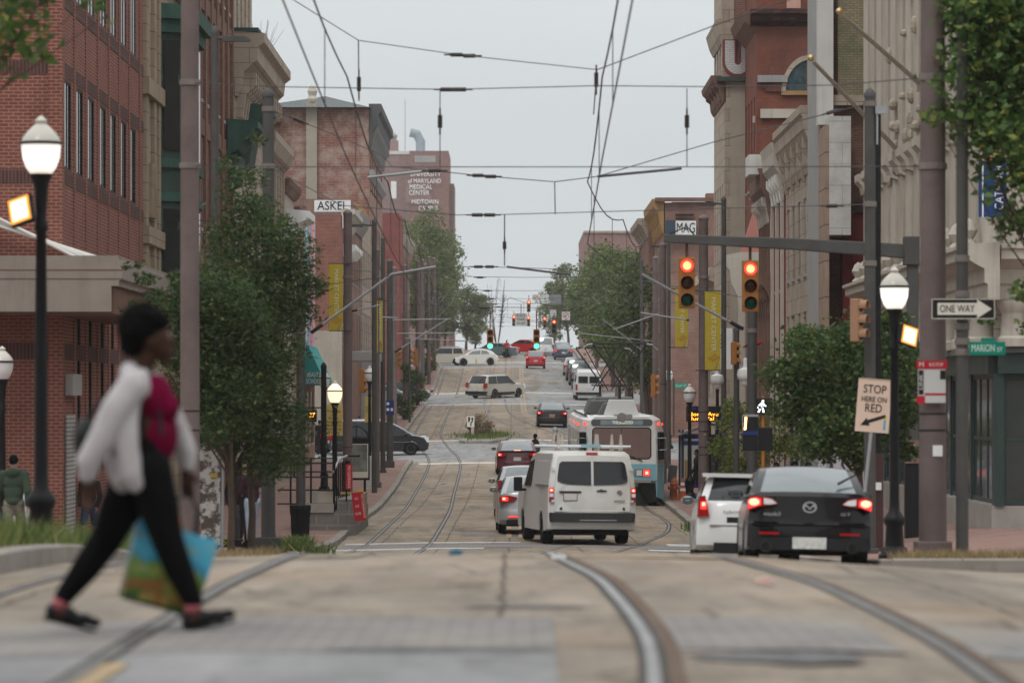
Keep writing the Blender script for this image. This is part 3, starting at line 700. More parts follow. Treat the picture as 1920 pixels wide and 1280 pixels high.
class Bld:
    ck = 1.0
    def __init__(s, name, label, side, xf, y0, y1, z1, wall, sidewall=None, depth=16, holes=(), z0=None, roof=True):
        s.s = side; s.xf = xf; s.y0 = y0; s.y1 = y1; s.z1 = z1; s.z0 = (min(gz(y0), gz(y1))-.4) if z0 is None else z0
        s.root = empty(name, (xf+side*depth/2, (y0+y1)/2, s.z0), label, 'building')
        a, b = sorted((xf+side*.25, xf+side*depth))
        MB().box(a, b, y0, y1, s.z0, z1).build('side_wall', sidewall or wall, s.root, True)
        MB().box(a+.2, b-.2, y0+.2, y1-.2, z1+.002, z1+.05).build('roof', roof_m, s.root, True)
        hs = [(p-y0, q-y0, c-s.z0, d-s.z0) for p, q, c, d in holes]
        mb, s.P = wall_holes((xf, y0, s.z0), (0,1,0), (-side,0,0), y1-y0, z1-s.z0, hs)
        mb.build('street_wall', wall, s.root, True, fix=False); s.hs = hs
    def win(s, pane=None, frame=None, **k):
        rr = random.Random(int(s.y0*10)); k.setdefault('sill', stone_grey)
        for h in s.hs: window(s.root, s.P, h, pane or rr.choice([glass_dark, glass_dark, glass_blind, glass_sky]), frame or black, **k)
        return s
    def part(s, nm, mb, m, **k): return mb.build(nm, m, s.root, True, **k)
    def band(s, nm, z0, z1, out, m, y0=None, y1=None):
        x = s.xf; a, b = sorted((x+s.s*.02, x-s.s*out))
        return s.part(nm, MB().box(a, b, (s.y0 if y0 is None else y0)-.003, (s.y1 if y1 is None else y1)+.003, z0, z1), m)
    def cornice(s, z, prof, m, y0=None, y1=None, nm='cornice', brackets=None, bm=None):
        """prof: outward step and height pairs from the bottom up"""
        y0 = s.y0 if y0 is None else y0; y1 = s.y1 if y1 is None else y1; ck = s.ck
        o = -s.s*ck; pts = [(s.xf-o*.05, z+prof[0][1])] + [(s.xf+o*d, z+h) for d, h in prof] + [(s.xf-o*.05, z+prof[-1][1])]
        c = s.part(nm, MB().prism(pts, y0, y1, 'Y'), m)
        if brackets:
            n, dep, hh, wd, zb = brackets; mb = MB()
            for i in range(n):
                y = y0+(y1-y0)*(i+.5)/n
                q = [(s.xf, z+zb), (s.xf+o*dep*.35, z+zb), (s.xf+o*dep*.5, z+zb+hh*.5), (s.xf+o*dep, z+zb+hh*.7), (s.xf+o*dep, z+zb+hh), (s.xf, z+zb+hh)]
                b = MB().prism(q, y-wd/2, y+wd/2, 'Y'); bo = b.build('bracket', bm or m, None); bo.parent = c
                bo.location = -org(c)
        return c
def win_grid(y0, y1, n, zs, frac=.5):
    w = (y1-y0)/n; return [(y0+w*(i+.5-frac/2), y0+w*(i+.5+frac/2), a, b) for i in range(n) for a, b in zs]
# ---- 1 red brick corner building with the entrance canopy
ww = [(89.6,91),(92.1,93.5),(94.6,96),(97.4,98.8),(99.9,101.3),(102.6,104),(105.2,106.6)]
B = Bld('brick_building', 'red brick corner building with narrow black windows and a tan canopy', -1, -9.4, 89, 108.7, 15, brick_red, depth=22,
        holes=[(a,b,6.05,7.95) for a,b in ww]+[(a,b,9.75,11.7) for a,b in ww]+[(a+.1,b-.5,-.4,3.1) for a,b in ww[1:]])
pale_pane = M('pane_pale', (.62,.65,.68), .3, 0, .06)
for h in B.hs:
    up = h[2]+B.z0 > 9; lo = h[2]+B.z0 < 3
    f = window(B.root, B.P, h, pale_pane if up else glass_dark, black, bars=(1 if lo else 2, 1 if lo else 1), sill=None)
    if not up and not lo:
        P = B.P; MB().quad(P(h[0]+.07,h[2]+.08,.02),P(h[0]+.45,h[2]+.08,.02),P(h[0]+.45,h[3]-.08,.02),P(h[0]+.07,h[3]-.08,.02)).build('pale_strip', pale_pane, f, True)  # pale strip along one edge of each dark pane
for z0, z1 in ((8.0,8.28),(5.72,6.03),(11.75,12.05),(9.42,9.72),(2.05,2.4)):
    B.band('brick_band', z0, z1, .012, brick_band)
    B.part('brick_band', MB().box(-30,-9.64,88.985,89.2,z0,z1), brick_band)
for y in (91.55,94.05,96.7,99.35,101.95,104.6,107.6):
    B.part('pilaster', MB().box(-9.4,-9.375,y-.16,y+.16,B.z0,15), brick_red)
B.part('corner_pier', MB().box(-9.66,-9.37,88.9,89.35,B.z0,14.9), brick_red)
# recessed side entrance with a roller shutter and a lit green sign box
shut = BRICK('roller_shutter', (.42,.41,.39), (.4,.39,.37), (.2,.2,.19), 9, .09, .02)
d = B.part('shutter_door', MB().box(-9.37,-9.33,89.5,91.2,-1.9,.9), shut)
MB().box(-9.36,-9.2,89.4,91.3,1.3,1.75).build('sign_box', grey_metal, B.root, True)
cn = B.part('canopy', MB().prism([(-14,3.0),(-8.15,3.0),(-8.15,3.52),(-8.0,3.52),(-8.0,3.62),(-7.92,3.66),(-7.92,4.02),(-8.0,4.06),(-8.0,4.14),(-14,4.14)], 86.8, 99, 'Y'), STONE('canopy_stone', (.255,.22,.19), .15, .3))
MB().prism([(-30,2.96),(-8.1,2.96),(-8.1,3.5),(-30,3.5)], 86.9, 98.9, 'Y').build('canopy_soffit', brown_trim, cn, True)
MB().box(-30,-14,86.8,99,3.52,4.14).build('canopy_fascia', MATS['canopy_stone'], cn, True)
rod_m = M('rod_white', (.62,.6,.56), .5, 0, .08)
for z in (3.66,3.84): MB().box(-30,-7.915,86.79,86.81,z,z+.018).build('groove', brown_trim, cn, True)
for k in range(4):
    dx = k*.13; MB().tube([(-12.6+dx-1, 88.2+k*.18, 6.45-dx*2.1), (-8.95+dx*1.2, 88.2+k*.18, 4.12)], .035, 8).build('tie_rod', rod_m, B.root, True)
# ---- 2 tan stone building with a green copper bay window
B = Bld('stone_building', 'weathered tan stone building with a tall green copper bay window', -1, -9.42, 108.72, 122, 17, stone_tan)
for y in (109.2,111.6,113.0,121.2):
    B.part('pilaster', MB().box(-9.42,-9.32,y-.35,y+.35,B.z0,16.8), stone_tan)
for z in (5.2,9.0,12.4): B.band('stone_band', z, z+.45, .18, stone_tan)
for z in (5.9,): B.part('carved_panel', MB().box(-9.4,-9.24,109.7,111.1,z,z+1.4), STONE('carved_stone', (.27,.21,.15), .5, .5))
bay = B.part('bay_window', MB().prism([(-9.45,113.6),(-8.75,114.2),(-8.75,119.6),(-9.45,120.2)], 4.2, 11.3, 'Z'), copper_dark)
for z0, z1, o in ((4.0,4.35,.12),(6.5,6.75,.1),(7.4,7.65,.1),(11.0,11.35,.14),(11.35,11.75,.3)):
    MB().prism([(-9.45,113.6-o),(-8.75+o,114.2-o),(-8.75+o,119.6+o),(-9.45,120.2+o)], z0, z1, 'Z').build('bay_moulding', copper, bay, True)
for z0, z1 in ((4.4,6.4),(7.75,10.9)):
    for k in range(3):
        y = 114.35+k*1.75; MB().box(-8.745,-8.72,y,y+1.45,z0,z1).build('bay_pane', glass_dark, bay, True)
        MB().box(-8.76,-8.68,y-.12,y-.02,z0,z1).build('bay_mullion', copper, bay, True)
    MB().add([(-9.28,113.7,z0+.1),(-8.88,114.04,z0+.1),(-8.88,114.04,z1-.1),(-9.28,113.7,z1-.1)], [(0,1,2,3)]).build('bay_pane', glass_dark, bay, True)
    MB().add([(-9.4,113.63,(z0+z1)/2+.35),(-8.8,114.1,(z0+z1)/2+.35),(-8.8,114.1,(z0+z1)/2+.55),(-9.4,113.63,(z0+z1)/2+.55)], [(0,1,2,3)]).build('bay_rail', copper, bay, True)
# ---- 3 ribbed brown brick building
B = Bld('ribbed_brick_building', 'brown brick building with close vertical brick ribs behind the grey street lamp', -1, -9.4, 122.02, 143, 18, brick_dark,
        holes=[(123.2+k*2.5,124.3+k*2.5,z,z+2.1) for k in range(8) for z in (2.5,6.4,10.3,14)])
B.win(glass_dark, black, detail=False)
for k in range(9): B.part('brick_rib', MB().prism([(-9.42,B.z0),(-9.3,B.z0),(-9.3,17.8),(-9.42,17.8)], 122.2+k*2.5-.0, 122.2+k*2.5+.55, 'Y'), brick_dark)
for z in (5.3,9.2,13.0): B.band('brick_band', z, z+.5, .06, brown_trim)
# ---- 4 tan building with bracketed cornice and green copper hoods
B = Bld('cornice_building', 'tan stone building with a heavy bracketed cornice and green copper hoods', -1, -9.3, 143.02, 160, 12.0, stone_tan2,
        holes=win_grid(144,160,5,[(1.5,4),(5.4,8)],.42))
B.win(glass_dark, brown_trim, detail=False)
B.cornice(12.0, [(.1,-.6),(.25,-.3),(.3,.2),(.75,.6),(.8,1.05),(1.0,1.2),(1.0,1.5),(.2,1.55)], stone_tan2, brackets=(14,.7,1.5,.4,-1.3))
B.part('attic', MB().box(-16,-9.9,144,158,12.5,18), stone_tan2)
for k in range(6): B.part('attic_block', MB().box(-9.9,-9.55,144.4+k*2.2,145.6+k*2.2,13.6,18), stone_tan2)
B.part('copper_flashing', MB().box(-9.6,-8.5,143,152,13.56,13.68), copper)
for y0, z, ln in ((146.5,11.1,3.5),(139.5,10.1,3.2)):
    pts = [(-9.3,z-.9),(-8.95,z-.7),(-8.75,z-.35),(-8.5,z-.3),(-8.5,z-.1),(-8.3,z),(-8.3,z+.22),(-9.3,z+.3)]
    B.part('copper_hood', MB().prism(pts, y0, y0+ln, 'Y'), copper)
    B.part('hood_soffit', MB().prism([(-9.3,z-1.9),(-9.05,z-1.8),(-8.9,z-.9),(-9.3,z-.92)], y0+.2, y0+ln-.2, 'Y'), copper_dark)
# bushes growing from its roof line
rb = MB(); rnd = random.Random(9)
for i in range(26):
    a = rnd.uniform(-.9,1.1); rb.tube([(0,0,0),(a*.4,rnd.uniform(-.3,.3),.7),(a,rnd.uniform(-.5,.5),1.1+rnd.random()*.8)], [.016,.012,.005], 4)
thing('roof_shrub', rb, bark, (-9.3,158,13.4), 'bare twiggy shrub growing from the cornice top of the tan stone building', 'shrub')
# ---- 5 lower shops to the first side street
B = Bld('narrow_shop', 'narrow tan stone shop front with close fluting, beside the heavy cornice', -1, -9.3, 160.02, 173, 11.2, stone_tan2, holes=win_grid(160,173,5,[(3,5),(6.5,8.6)],.5)); B.win(detail=False)
for k in range(7): B.part('pilaster', MB().box(-9.3,-9.2,160.3+k*2,160.7+k*2,2,10.4), stone_tan2)
B.cornice(10.6, [(.1,-.2),(.3,0),(.45,.4),(.45,.7)], stone_tan2)
B = Bld('cream_shop', 'small cream shop with a white bracketed window hood', -1, -9.35, 173.02, 183, 10.2, stucco, holes=win_grid(173,183,3,[(3,5),(6,8)],.5)); B.win(frame=white_paint, bars=(1,2))
B.cornice(9.9, [(.1,-.2),(.3,.1),(.35,.3)], brown_trim)
B.part('window_hood', MB().prism([(-9.4,7.9),(-9.0,8.1),(-8.8,8.5),(-8.35,8.7),(-8.35,9.0),(-9.4,9.1)], 176, 181, 'Y'), white_paint)
B = Bld('ochre_shop', 'ochre brick shop next to the striped mural', -1, -9.4, 183.02, 191, 9.6, BRICK('brick_ochre', (.34,.19,.10), (.3,.165,.085), (.3,.22,.16)), holes=win_grid(183,191,3,[(3,5),(6,8)],.5)); B.win(detail=False)
B.cornice(9.2, [(.1,-.2),(.25,.1),(.3,.3)], brown_trim)
B = Bld('mural_shop', 'shop with bright pink, blue and orange stripes painted down its street wall', -1, -9.4, 191.02, 203.5, 10.0, brick_mid, holes=win_grid(191,203,3,[(-.8,1.6)],.6)); B.win(detail=False)
mm, mnt, mb_ = _new('mural_stripes')
ux = mnt.nodes.new('ShaderNodeSeparateXYZ'); mnt.links.new(coords(mnt, 'UV'), ux.inputs[0])
mr = nd(mnt, 'ShaderNodeMapRange'); mr.inputs[1].default_value = 192; mr.inputs[2].default_value = 203; mnt.links.new(ux.outputs[0], mr.inputs[0])
rc = ramp(mnt, mr.outputs[0], [(0,(.3,.32,.35)),(.18,(.55,.56,.58)),(.28,(.02,.33,.42)),(.42,(.62,.25,.38)),(.52,(.22,.23,.5)),(.64,(.66,.27,.1)),(.78,(.72,.27,.33)),(.92,(.35,.4,.55))])
rc.node.color_ramp.interpolation = 'CONSTANT'; mnt.links.new(rc, mb_.inputs['Base Color'])
B.part('striped_mural', MB().box(-9.4,-9.36,192,203,3.3,9.6), mm)
aw = B.part('awning', MB().prism([(-9.4,1.9),(-8.55,1.9),(-8.55,2.15),(-9.25,3.7),(-9.4,3.7)], 193.5, 202.5, 'Y'), M('teal_canvas', (.02,.25,.24), .7, 0, .1))
text('BEAUTY\nSCHOOL', .3, white_paint, aw, (-8.98,193.48,2.2), width=.7, world=True)
# ---- beyond the first side street, left
B = Bld('corner_shop', 'two storey red brick shop with white window hoods across the side street', -1, -9.3, 233.5, 246, 11.3, brick_red, holes=win_grid(234,246,4,[(3.2,5.4),(7,9)],.45)); B.win(frame=white_paint, bars=(1,2))
B.part('side_stucco', MB().box(-25,-9.3,233.3,233.48,B.z0,5), stucco)
B.cornice(10.9, [(.1,-.3),(.3,0),(.35,.35),(.7,.5),(.7,.75)], stone_trim, brackets=(5,.6,.7,.3,-.3))
for k in range(4): B.part('window_hood', MB().prism([(-9.3,9.1),(-8.95,9.15),(-8.6,9.5),(-8.6,9.75),(-9.3,9.8)], 234.9+k*3, 236.9+k*3, 'Y'), white_paint)
B = Bld('graffiti_house', 'taller brick house with black and white graffiti along its parapet', -1, -9.3, 246.02, 262, 12.75, brick_mid, holes=win_grid(247,262,5,[(4,6.3),(8,10)],.45)); B.win(detail=False)
B.cornice(11.4, [(.1,-.3),(.3,0),(.5,.35),(.6,.75)], stone_grey)
B.part('painted_panel', MB().box(-11.4,-9.3,245.985,246.03,12.05,12.72), white_paint); text('ASKEL', .72, M('graffiti_black', (.02,.02,.022), .7), B.root, (-10.35,245.97,12.38), width=1.75, world=True, ext=.01)
B = Bld('gabled_shop', 'shop with an ochre gabled parapet before the old brick warehouse', -1, -9.2, 262.02, 278, 12.6, stone_tan2, holes=win_grid(262,278,5,[(4.5,6.6),(8.4,10.6)],.5)); B.win(detail=False)
gb = MB().prism([(-10.5,12.0),(-8.9,12.0),(-8.9,12.6),(-9.3,13.2),(-10.0,13.4),(-10.5,12.9)], 262, 264, 'Y'); B.part('gabled_parapet', gb, wood_tan)
B.part('side_gate', MB().box(-9.25,-8.2,262,262.4,.2,4.2), grey_metal)
# ---- old warehouse with slate roof
B = Bld('brick_warehouse', 'old brick warehouse with faded painted wall and grey slate roof', -1, -9.3, 278.02, 306, 20.2, brick_old, depth=7.5, holes=win_grid(279,306,7,[(6,8.5),(10.5,13),(15,17.2)],.42)); B.win(detail=False)
B.part('rear_wing', MB().box(-24,-16.85,276.5,304,-2,19.2), brick_old)
B.part('stone_quoin', MB().box(-13.4,-12.7,277.7,278.0,13,20.6), stucco); B.part('quoin_finial', MB().lathe([(.3,0),(.36,.2),(.25,.4),(.34,.7),(.2,1.0),(.08,1.1)], (-13.0,277.9,20.6), 12), stone_trim)
B.part('brick_quoin', MB().box(-13.5,-12.65,277.75,278.0,3,13), brick_dark)
B.part('string_course', MB().box(-12.6,-9.3,277.9,278.0,11.1,11.35), stone_trim)
B.part('slate_roof', MB().add([(-17,277,20.2),(-9.2,277,20.2),(-9.2,306,20.2),(-17,306,20.2),(-12.6,288,21.7),(-12.6,297,21.7)], [(0,1,4),(1,2,5,4),(2,3,5),(3,0,4,5)]), slate)
B.part('slate_roof', MB().add([(-25,276,19.2),(-15,276,19.2),(-15,304,19.2),(-25,304,19.2),(-22,284,20.7),(-16.6,284,20.8),(-16.6,298,20.8),(-22,298,20.7)], [(0,1,5,4),(1,2,6,5),(2,3,7,6),(3,0,4,7),(4,5,6,7)]), slate)
B.part('chimney', MB().box(-16.6,-15.6,281,282,19,23), stucco)
B.ck = .6; B.cornice(18.4, [(.1,-.8),(.3,-.4),(.4,.3),(.9,.8),(.95,1.4),(1.3,1.6),(1.3,2.1)], STONE('slate_trim', (.10,.10,.10), .2, .3), brackets=(12,.9,1.6,.4,-.9), bm=stone_grey)
B.cornice(15.6, [(.1,0),(.5,.3),(.55,.6)], stone_grey, nm='stone_band')
Bld('red_house', 'narrow red painted house past the old brick warehouse', -1, -8.8, 333.5, 345, 15.8, STONE('red_paint', (.22,.075,.065), .2, .3), holes=win_grid(334,345,4,[(6,8),(10,12)],.4)); B.win(detail=False)
B = Bld('hill_house', 'brick row house on the hill below the brick hospital', -1, -8.9, 345.02, 372, 14.6, brick_mid, holes=win_grid(346,372,7,[(7,9),(11,13)],.4)); B.win(detail=False)
B.cornice(14, [(.1,-.2),(.4,.2),(.5,.6)], stone_trim)
B = Bld('grey_annex', 'low grey building behind the hillside trees', -1, -11, 402, 470, 16, stucco, holes=win_grid(404,470,8,[(8,10),(12,14)],.4)); B.win(detail=False)
# ---- the brick hospital far behind
HR = empty('hospital_building', (-22, 905, 0), 'big mauve brick hospital with white lettering and rooftop vents', 'building')
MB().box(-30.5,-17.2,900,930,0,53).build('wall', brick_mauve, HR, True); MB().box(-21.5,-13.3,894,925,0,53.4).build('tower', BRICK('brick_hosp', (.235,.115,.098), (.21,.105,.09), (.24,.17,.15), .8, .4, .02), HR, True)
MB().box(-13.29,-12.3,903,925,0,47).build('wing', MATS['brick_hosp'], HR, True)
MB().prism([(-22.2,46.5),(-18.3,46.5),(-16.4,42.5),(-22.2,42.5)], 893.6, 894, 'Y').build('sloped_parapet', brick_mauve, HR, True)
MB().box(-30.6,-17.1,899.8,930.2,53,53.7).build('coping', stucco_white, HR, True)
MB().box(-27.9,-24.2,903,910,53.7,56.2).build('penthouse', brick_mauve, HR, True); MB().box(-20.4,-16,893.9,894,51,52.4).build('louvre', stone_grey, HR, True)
MB().lathe([(1.5,53.7),(1.4,55),(.7,56.5),(.65,59.5),(.9,59.6),(.6,61)], (-28.4,905,0), 14).build('vent_stack', M('vent_pale', (.42,.46,.47), .5), HR, True)
MB().tube([(-19.4,905,53),(-19.4,905,56),(-20.2,905,57.6),(-21.6,905,57.9)], 1.0, 12).build('exhaust_hood', M('vent_blue', (.25,.3,.34), .5), HR, True)
MB().tube([(-22.7,906,53),(-22.7,906,65)], .08, 5).build('mast', steel, HR, True); MB().lathe([(.9,53.7),(.8,55.5),(.3,56),(.8,57.2),(.2,57.8)], (-25,904,0), 12).build('vent_cowl', stone_grey, HR, True)
hw = M('sign_white', (.85,.85,.84), .5)
for s_, py, wd, px in (('UNIVERSITY',327,57,798),('of MARYLAND',340,62,796),('MEDICAL',351,42,789),('CENTER',362,38,786),('MIDTOWN',379,50,797),('CAMPUS',391,36,803)):
    text(s_, 1.35, hw, HR, (PX(px,894), 893.3, PZ(py,894)), width=wd*894/8000, world=True, ext=.05)
MB().box(PX(733,880),PX(743,880),880,881,PZ(372,880),PZ(340,880)).build('stair_window', white_paint, HR, True)
# ---- right side: cream terracotta building on the corner
B = Bld('terracotta_building', 'ornate cream terracotta building with a glazed dark green shop front', 1, 10.2, 90, 121.5, 17, stone_cream, depth=24, holes=[(90.35+k*4.4,94.6+k*4.4,-1.0,1.75) for k in range(7)])
shop_pane = M('shop_glass', (.035,.045,.045), .05, 0, .3, .6, spec=.8)
B.part('corner_pier', MB().box(10.16,10.36,89.8,90.36,-1.02,1.76), green_frame); B.win(shop_pane, green_frame, bars=(3,2), fw=.1)
for k in range(7):
    B.part('shop_pier', MB().box(10.17,10.25,94.55+k*4.4,94.8+k*4.4,-1.02,1.76), green_frame)
sh_l = Vector((10.2,90,0))
B.band('shop_fascia', 1.76, 2.25, .16, green_frame); B.part('shop_fascia', MB().box(10.22,34,89.74,90,1.76,2.25), green_frame)
B.band('fascia_lip', 2.2, 2.32, .3, M('fascia_grey', (.12,.15,.14), .5)); B.part('fascia_lip', MB().box(9.9,34,89.65,89.9,2.2,2.32), MATS['fascia_grey'])
B.band('plinth', B.z0, -1.02, .1, concrete); B.part('plinth', MB().box(10.1,34,89.86,90,B.z0,-1.02), concrete)
# glazed end wall towards the camera
m2, P2 = wall_holes((10.2,89.9,-1.0), (1,0,0), (0,-1,0), 18, 2.75, [(.15+k*1.5,1.5+k*1.5,.05,2.7) for k in range(12)], ends=False)
B.part('shop_wall', m2, green_frame)
for k in range(12): window(B.root, P2, (.15+k*1.5,1.5+k*1.5,.05,2.7), shop_pane, green_frame, fw=.07, bars=(2,2))
B.part('teal_poster', MB().box(11.15,11.9,89.905,89.93,-.2,1.2), M('poster_teal', (.02,.2,.22), .5))
for k in range(11):
    y = 90.6+k*3.0
    c = B.part('column', MB().lathe([(.34,2.33),(.34,2.5),(.28,2.55),(.25,3.0),(.27,3.05),(.36,3.2),(.36,3.3)], (9.98,y,0), 14), stone_trim, smooth=40)
for k in range(9):
    x = 10.55+k*1.35
    B.part('column', MB().lathe([(.34,2.33),(.34,2.5),(.28,2.55),(.25,3.0),(.27,3.05),(.36,3.2),(.36,3.3)], (x,89.76,0), 14), stone_trim, smooth=40)
    B.part('console', MB().lathe([(.02,0),(.2,.02),(.24,.12),(.2,.2),(.02,.22)], (x+.6,89.4,2.95), 14, 'Y'), stone_trim, smooth=40)
ent = [(.1,3.3),(.25,3.32),(.25,3.62),(.32,3.66),(.32,3.95),(.42,4.0),(.62,4.12),(.72,4.16),(.72,4.34),(.8,4.38),(.8,4.46),(.1,4.5)]
B.part('entablature', MB().prism([(10.2-o,z) for o,z in [(0,3.3)]+ent+[(0,4.5)]], 89.2, 121.4, 'Y'), stone_trim)
B.part('entablature', MB().prism([(90-o,z-.003) for o,z in [(0,3.3)]+ent+[(0,4.5)]], 10.24, 34, 'X'), stone_trim)
fl = STONE('fluted_stone', (.42,.375,.315), .12, .5)
for k in range(15):
    y = 90.4+k*2.15
    p = [(10.22,y-.5),(10.0,y-.5),(9.96,y-.4),(9.96,y-.2),(10.02,y-.14),(9.96,y-.08),(9.96,y+.12),(10.02,y+.18),(9.96,y+.24),(9.96,y+.4),(10.0,y+.5),(10.22,y+.5)]
    B.part('pilaster', MB().prism(p, 4.5, 16.9, 'Z'), fl if k % 2 else stone_trim)
    B.part('pilaster_capital', MB().prism([(10.2,6.9),(9.9,7.0),(9.85,7.2),(9.72,7.35),(9.72,7.55),(10.2,7.6)], y-.6, y+.6, 'Y'), stone_trim)
for k in range(6):
    x = 10.8+k*2.2; B.part('pilaster', MB().box(x-.45,x+.45,89.8,90,4.5,16.9), fl)
carv = STONE('carved_terracotta', (.36,.31,.25), .55, .6)
for i in range(46):                      # scrolls and swags of the carved panels
    rnd = random.Random(100+i); k = 4+i % 7; y = 90.4+k*2.15+rnd.uniform(-.75,.75); z = rnd.choice([rnd.uniform(6.9,9.2), rnd.uniform(10.2,13)])
    B.part('carved_ornament', MB().ball((9.93,y,z), (.13,.12+.12*rnd.random(),.1+.16*rnd.random()), 7, 5), carv)
for k in range(13): B.part('urn', MB().lathe([(.12,4.46),(.2,4.52),(.1,4.62),(.2,4.8),(.12,4.98),(.03,5.05)], (9.7,90.6+k*2.4,0), 10), stone_trim, smooth=40)
def flagpole(b, t, lab):
    r = empty('flagpole', b, lab, 'flagpole', 'flagpoles on the cream building'); d = Vector(t)-Vector(b)
    MB().tube([(0,0,0), d], [.065,.05], 10).build('pole', stone_trim, r, smooth=40); MB().ball(tuple(d*1.02+Vector((0,0,.03))), .085).build('finial', M('gold', (.6,.42,.2), .3, .6, 0), r, smooth=True)
    MB().cbox((.05,0,-.05), (.3,.3,.25)).build('socket', stone_trim, r)
flagpole((9.95,104,8.9), (PX(1577,99),99,PZ(27,99)), 'upper bare white flagpole slanting out from the cream building')
flagpole((9.95,109.5,7.55), (PX(1524,104),104,PZ(115,104)), 'lower bare white flagpole slanting out behind the dark grey pole')
bn = thing('wall_banner', MB().box(-.29,.29,-.012,.012,-.6,.6), M('banner_blue', (.012,.045,.16), .7, 0, .1), (9.98,88.6,5.6), 'dark blue hanging banner with white letters under the corner tree boughs', 'banner')
text('CATHOLIC', .26, white_paint, bn, (.14,-.02,.05), rot=(R(90),R(-90),0), width=1.0); MB().box(-.22,-.19,-.018,-.013,-.6,.6).build('stripe', white_paint, bn); MB().box(-.29,.29,-.014,.014,.56,.62).build('border', M('banner_red', (.5,.1,.02), .7), bn)
MB().tube([(-.3,0,.62),(.35,0,.62)], .02).build('bracket', black, bn)
# ---- wall with the faded mural and the white pier
B = Bld('mural_building', 'tall brick building whose end wall has a faded green and blue mural', 1, 9.12, 126.4, 131, 18, grey_metal, sidewall=brick_dark, holes=())
mu, mun, mub = _new('faded_mural'); v = coords(mun, 'UV')
c = ramp(mun, noise(mun, v, .9, 7, .7), [(.3,(.13,.14,.07)),(.5,(.24,.21,.13)),(.66,(.33,.25,.16))])
dd = nd(mun, 'ShaderNodeVectorMath'); dd.operation = 'DISTANCE'; mun.links.new(v, dd.inputs[0]); dd.inputs[1].default_value = (10.35,9.4,0)
c = mixc(mun, ramp(mun, dd.outputs['Value'], [(.25,(.8,.8,.8)),(.62,(0,0,0))]), c, (.13,.22,.36))
brn = nd(mun, 'ShaderNodeTexBrick'); [brn.inputs[k].__setattr__('default_value', x) for k, x in (('Color1',(1,1,1,1)),('Color2',(.8,.8,.8,1)),('Mortar',(.55,.55,.55,1)),('Scale',1.0),('Mortar Size',.01),('Brick Width',.21),('Row Height',.075))]
mun.links.new(v, brn.inputs['Vector']); mun.links.new(mixc(mun, 1.0, c, brn.outputs['Color'], 'MULTIPLY'), mub.inputs['Base Color']); mub.inputs['Roughness'].default_value = .9
B.part('painted_mural', MB().box(9.62,11.6,125.97,126.0,10.2,17.8), mu)
B.part('white_pier', MB().box(9.02,9.46,125.6,126.4,9.3,18), stucco_white)
B.part('mural_border', MB().box(9.5,11.6,125.95,126.0,9.9,10.2), stone_tan2)
B.part('maroon_wall', MB().box(9.7,14,125.2,125.96,B.z0,6.7), maroon); B.part('maroon_coping', MB().box(9.65,14,125.1,126,6.7,7.0), STONE('dark_coping', (.07,.05,.05), .2))
B.part('drain_pipe', MB().tube([(9.7,125.1,5.6),(9.95,125.1,5.6),(10.05,125.1,5.2),(10.6,125.1,5.15)], .06, 8), maroon)
B.part('tile_sign', MB().box(9.22,9.85,124,125.9,6.0,9.45), BRICK('white_tile', (.6,.59,.56), (.56,.55,.53), (.4,.38,.36), 1.6, .62, .012))
B.part('sign_panel', MB().box(9.1,9.22,124.02,127.6,3.2,9.2), BRICK('tan_panel', (.36,.26,.2), (.34,.245,.19), (.15,.11,.09), 9, 1.05, .02))
for k in range(9): B.part('facade_fin', MB().box(9.06,9.12,126.6+k*.5,126.75+k*.5,B.z0,17.9), grey_metal)
# ---- Victorian shops
B = Bld('carved_shop', 'tan Victorian shop with a curved carved cornice, next to grey cladding', 1, 9.3, 131.02, 145, 9.9, stone_tan2, holes=win_grid(131.3,145,5,[(2,4),(5.2,7.6)],.45)); B.win(detail=False)
B.ck = .5; B.cornice(9.2, [(.1,-.9),(.25,-.6),(.3,-.1),(.7,.35),(.75,.7),(.9,.8),(.9,1.05)], stone_tan2, brackets=(5,.6,1.3,.3,-1.1))
B.part('vent_box', MB().box(9.6,10.5,138,141,9.9,10.6), steel)
B = Bld('maroon_shop', 'maroon and cream Victorian shop with white scrolled cornice end', 1, 9.25, 145.02, 151, 9.4, maroon, holes=win_grid(145,151,2,[(1.5,3.6),(5,7.2)],.5)); B.win(frame=stone_trim, bars=(1,2))
for k in range(3): B.part('pilaster', MB().box(9.15,9.25,145.1+k*2.8,145.6+k*2.8,B.z0,8.6), stone_trim)
B.ck = .5; B.cornice(8.6, [(.1,-.6),(.3,-.2),(.35,.3),(.75,.6),(.8,1.0),(.95,1.35)], stone_trim, brackets=(4,.6,.9,.3,-.6), bm=white_paint)
B = Bld('bracketed_shop', 'brown Victorian shop with paired brackets and white roof blocks', 1, 9.2, 151.02, 158, 8.8, brown_trim, holes=win_grid(151,158,3,[(1.5,3.6),(5,7)],.4)); B.win(detail=False)
for k in range(7): B.part('pilaster', MB().box(9.12,9.2,151.2+k*1.05,151.5+k*1.05,B.z0,7.9), brown_trim)
B.ck = .5; B.cornice(8.2, [(.1,-.6),(.3,-.3),(.4,.2),(.8,.5),(.85,.95),(1.0,1.2)], brown_trim, brackets=(7,.7,.9,.3,-.7), bm=stone_trim); B.part('roof_block', MB().box(8.4,9.3,151.2,153.6,9.2,9.9), stucco_white)
B.cornice(5.0, [(.1,-.3),(.3,0),(.7,.3),(.8,.7)], brown_trim, nm='shop_cornice', brackets=(6,.6,.8,.25,-.7))
B = Bld('low_shop', 'low brick shop with tan gable front and rusty side wall', 1, 9.0, 158.02, 164.5, 4.8, brick_mid, holes=win_grid(158,164,2,[(.8,3)],.5)); B.win(detail=False)
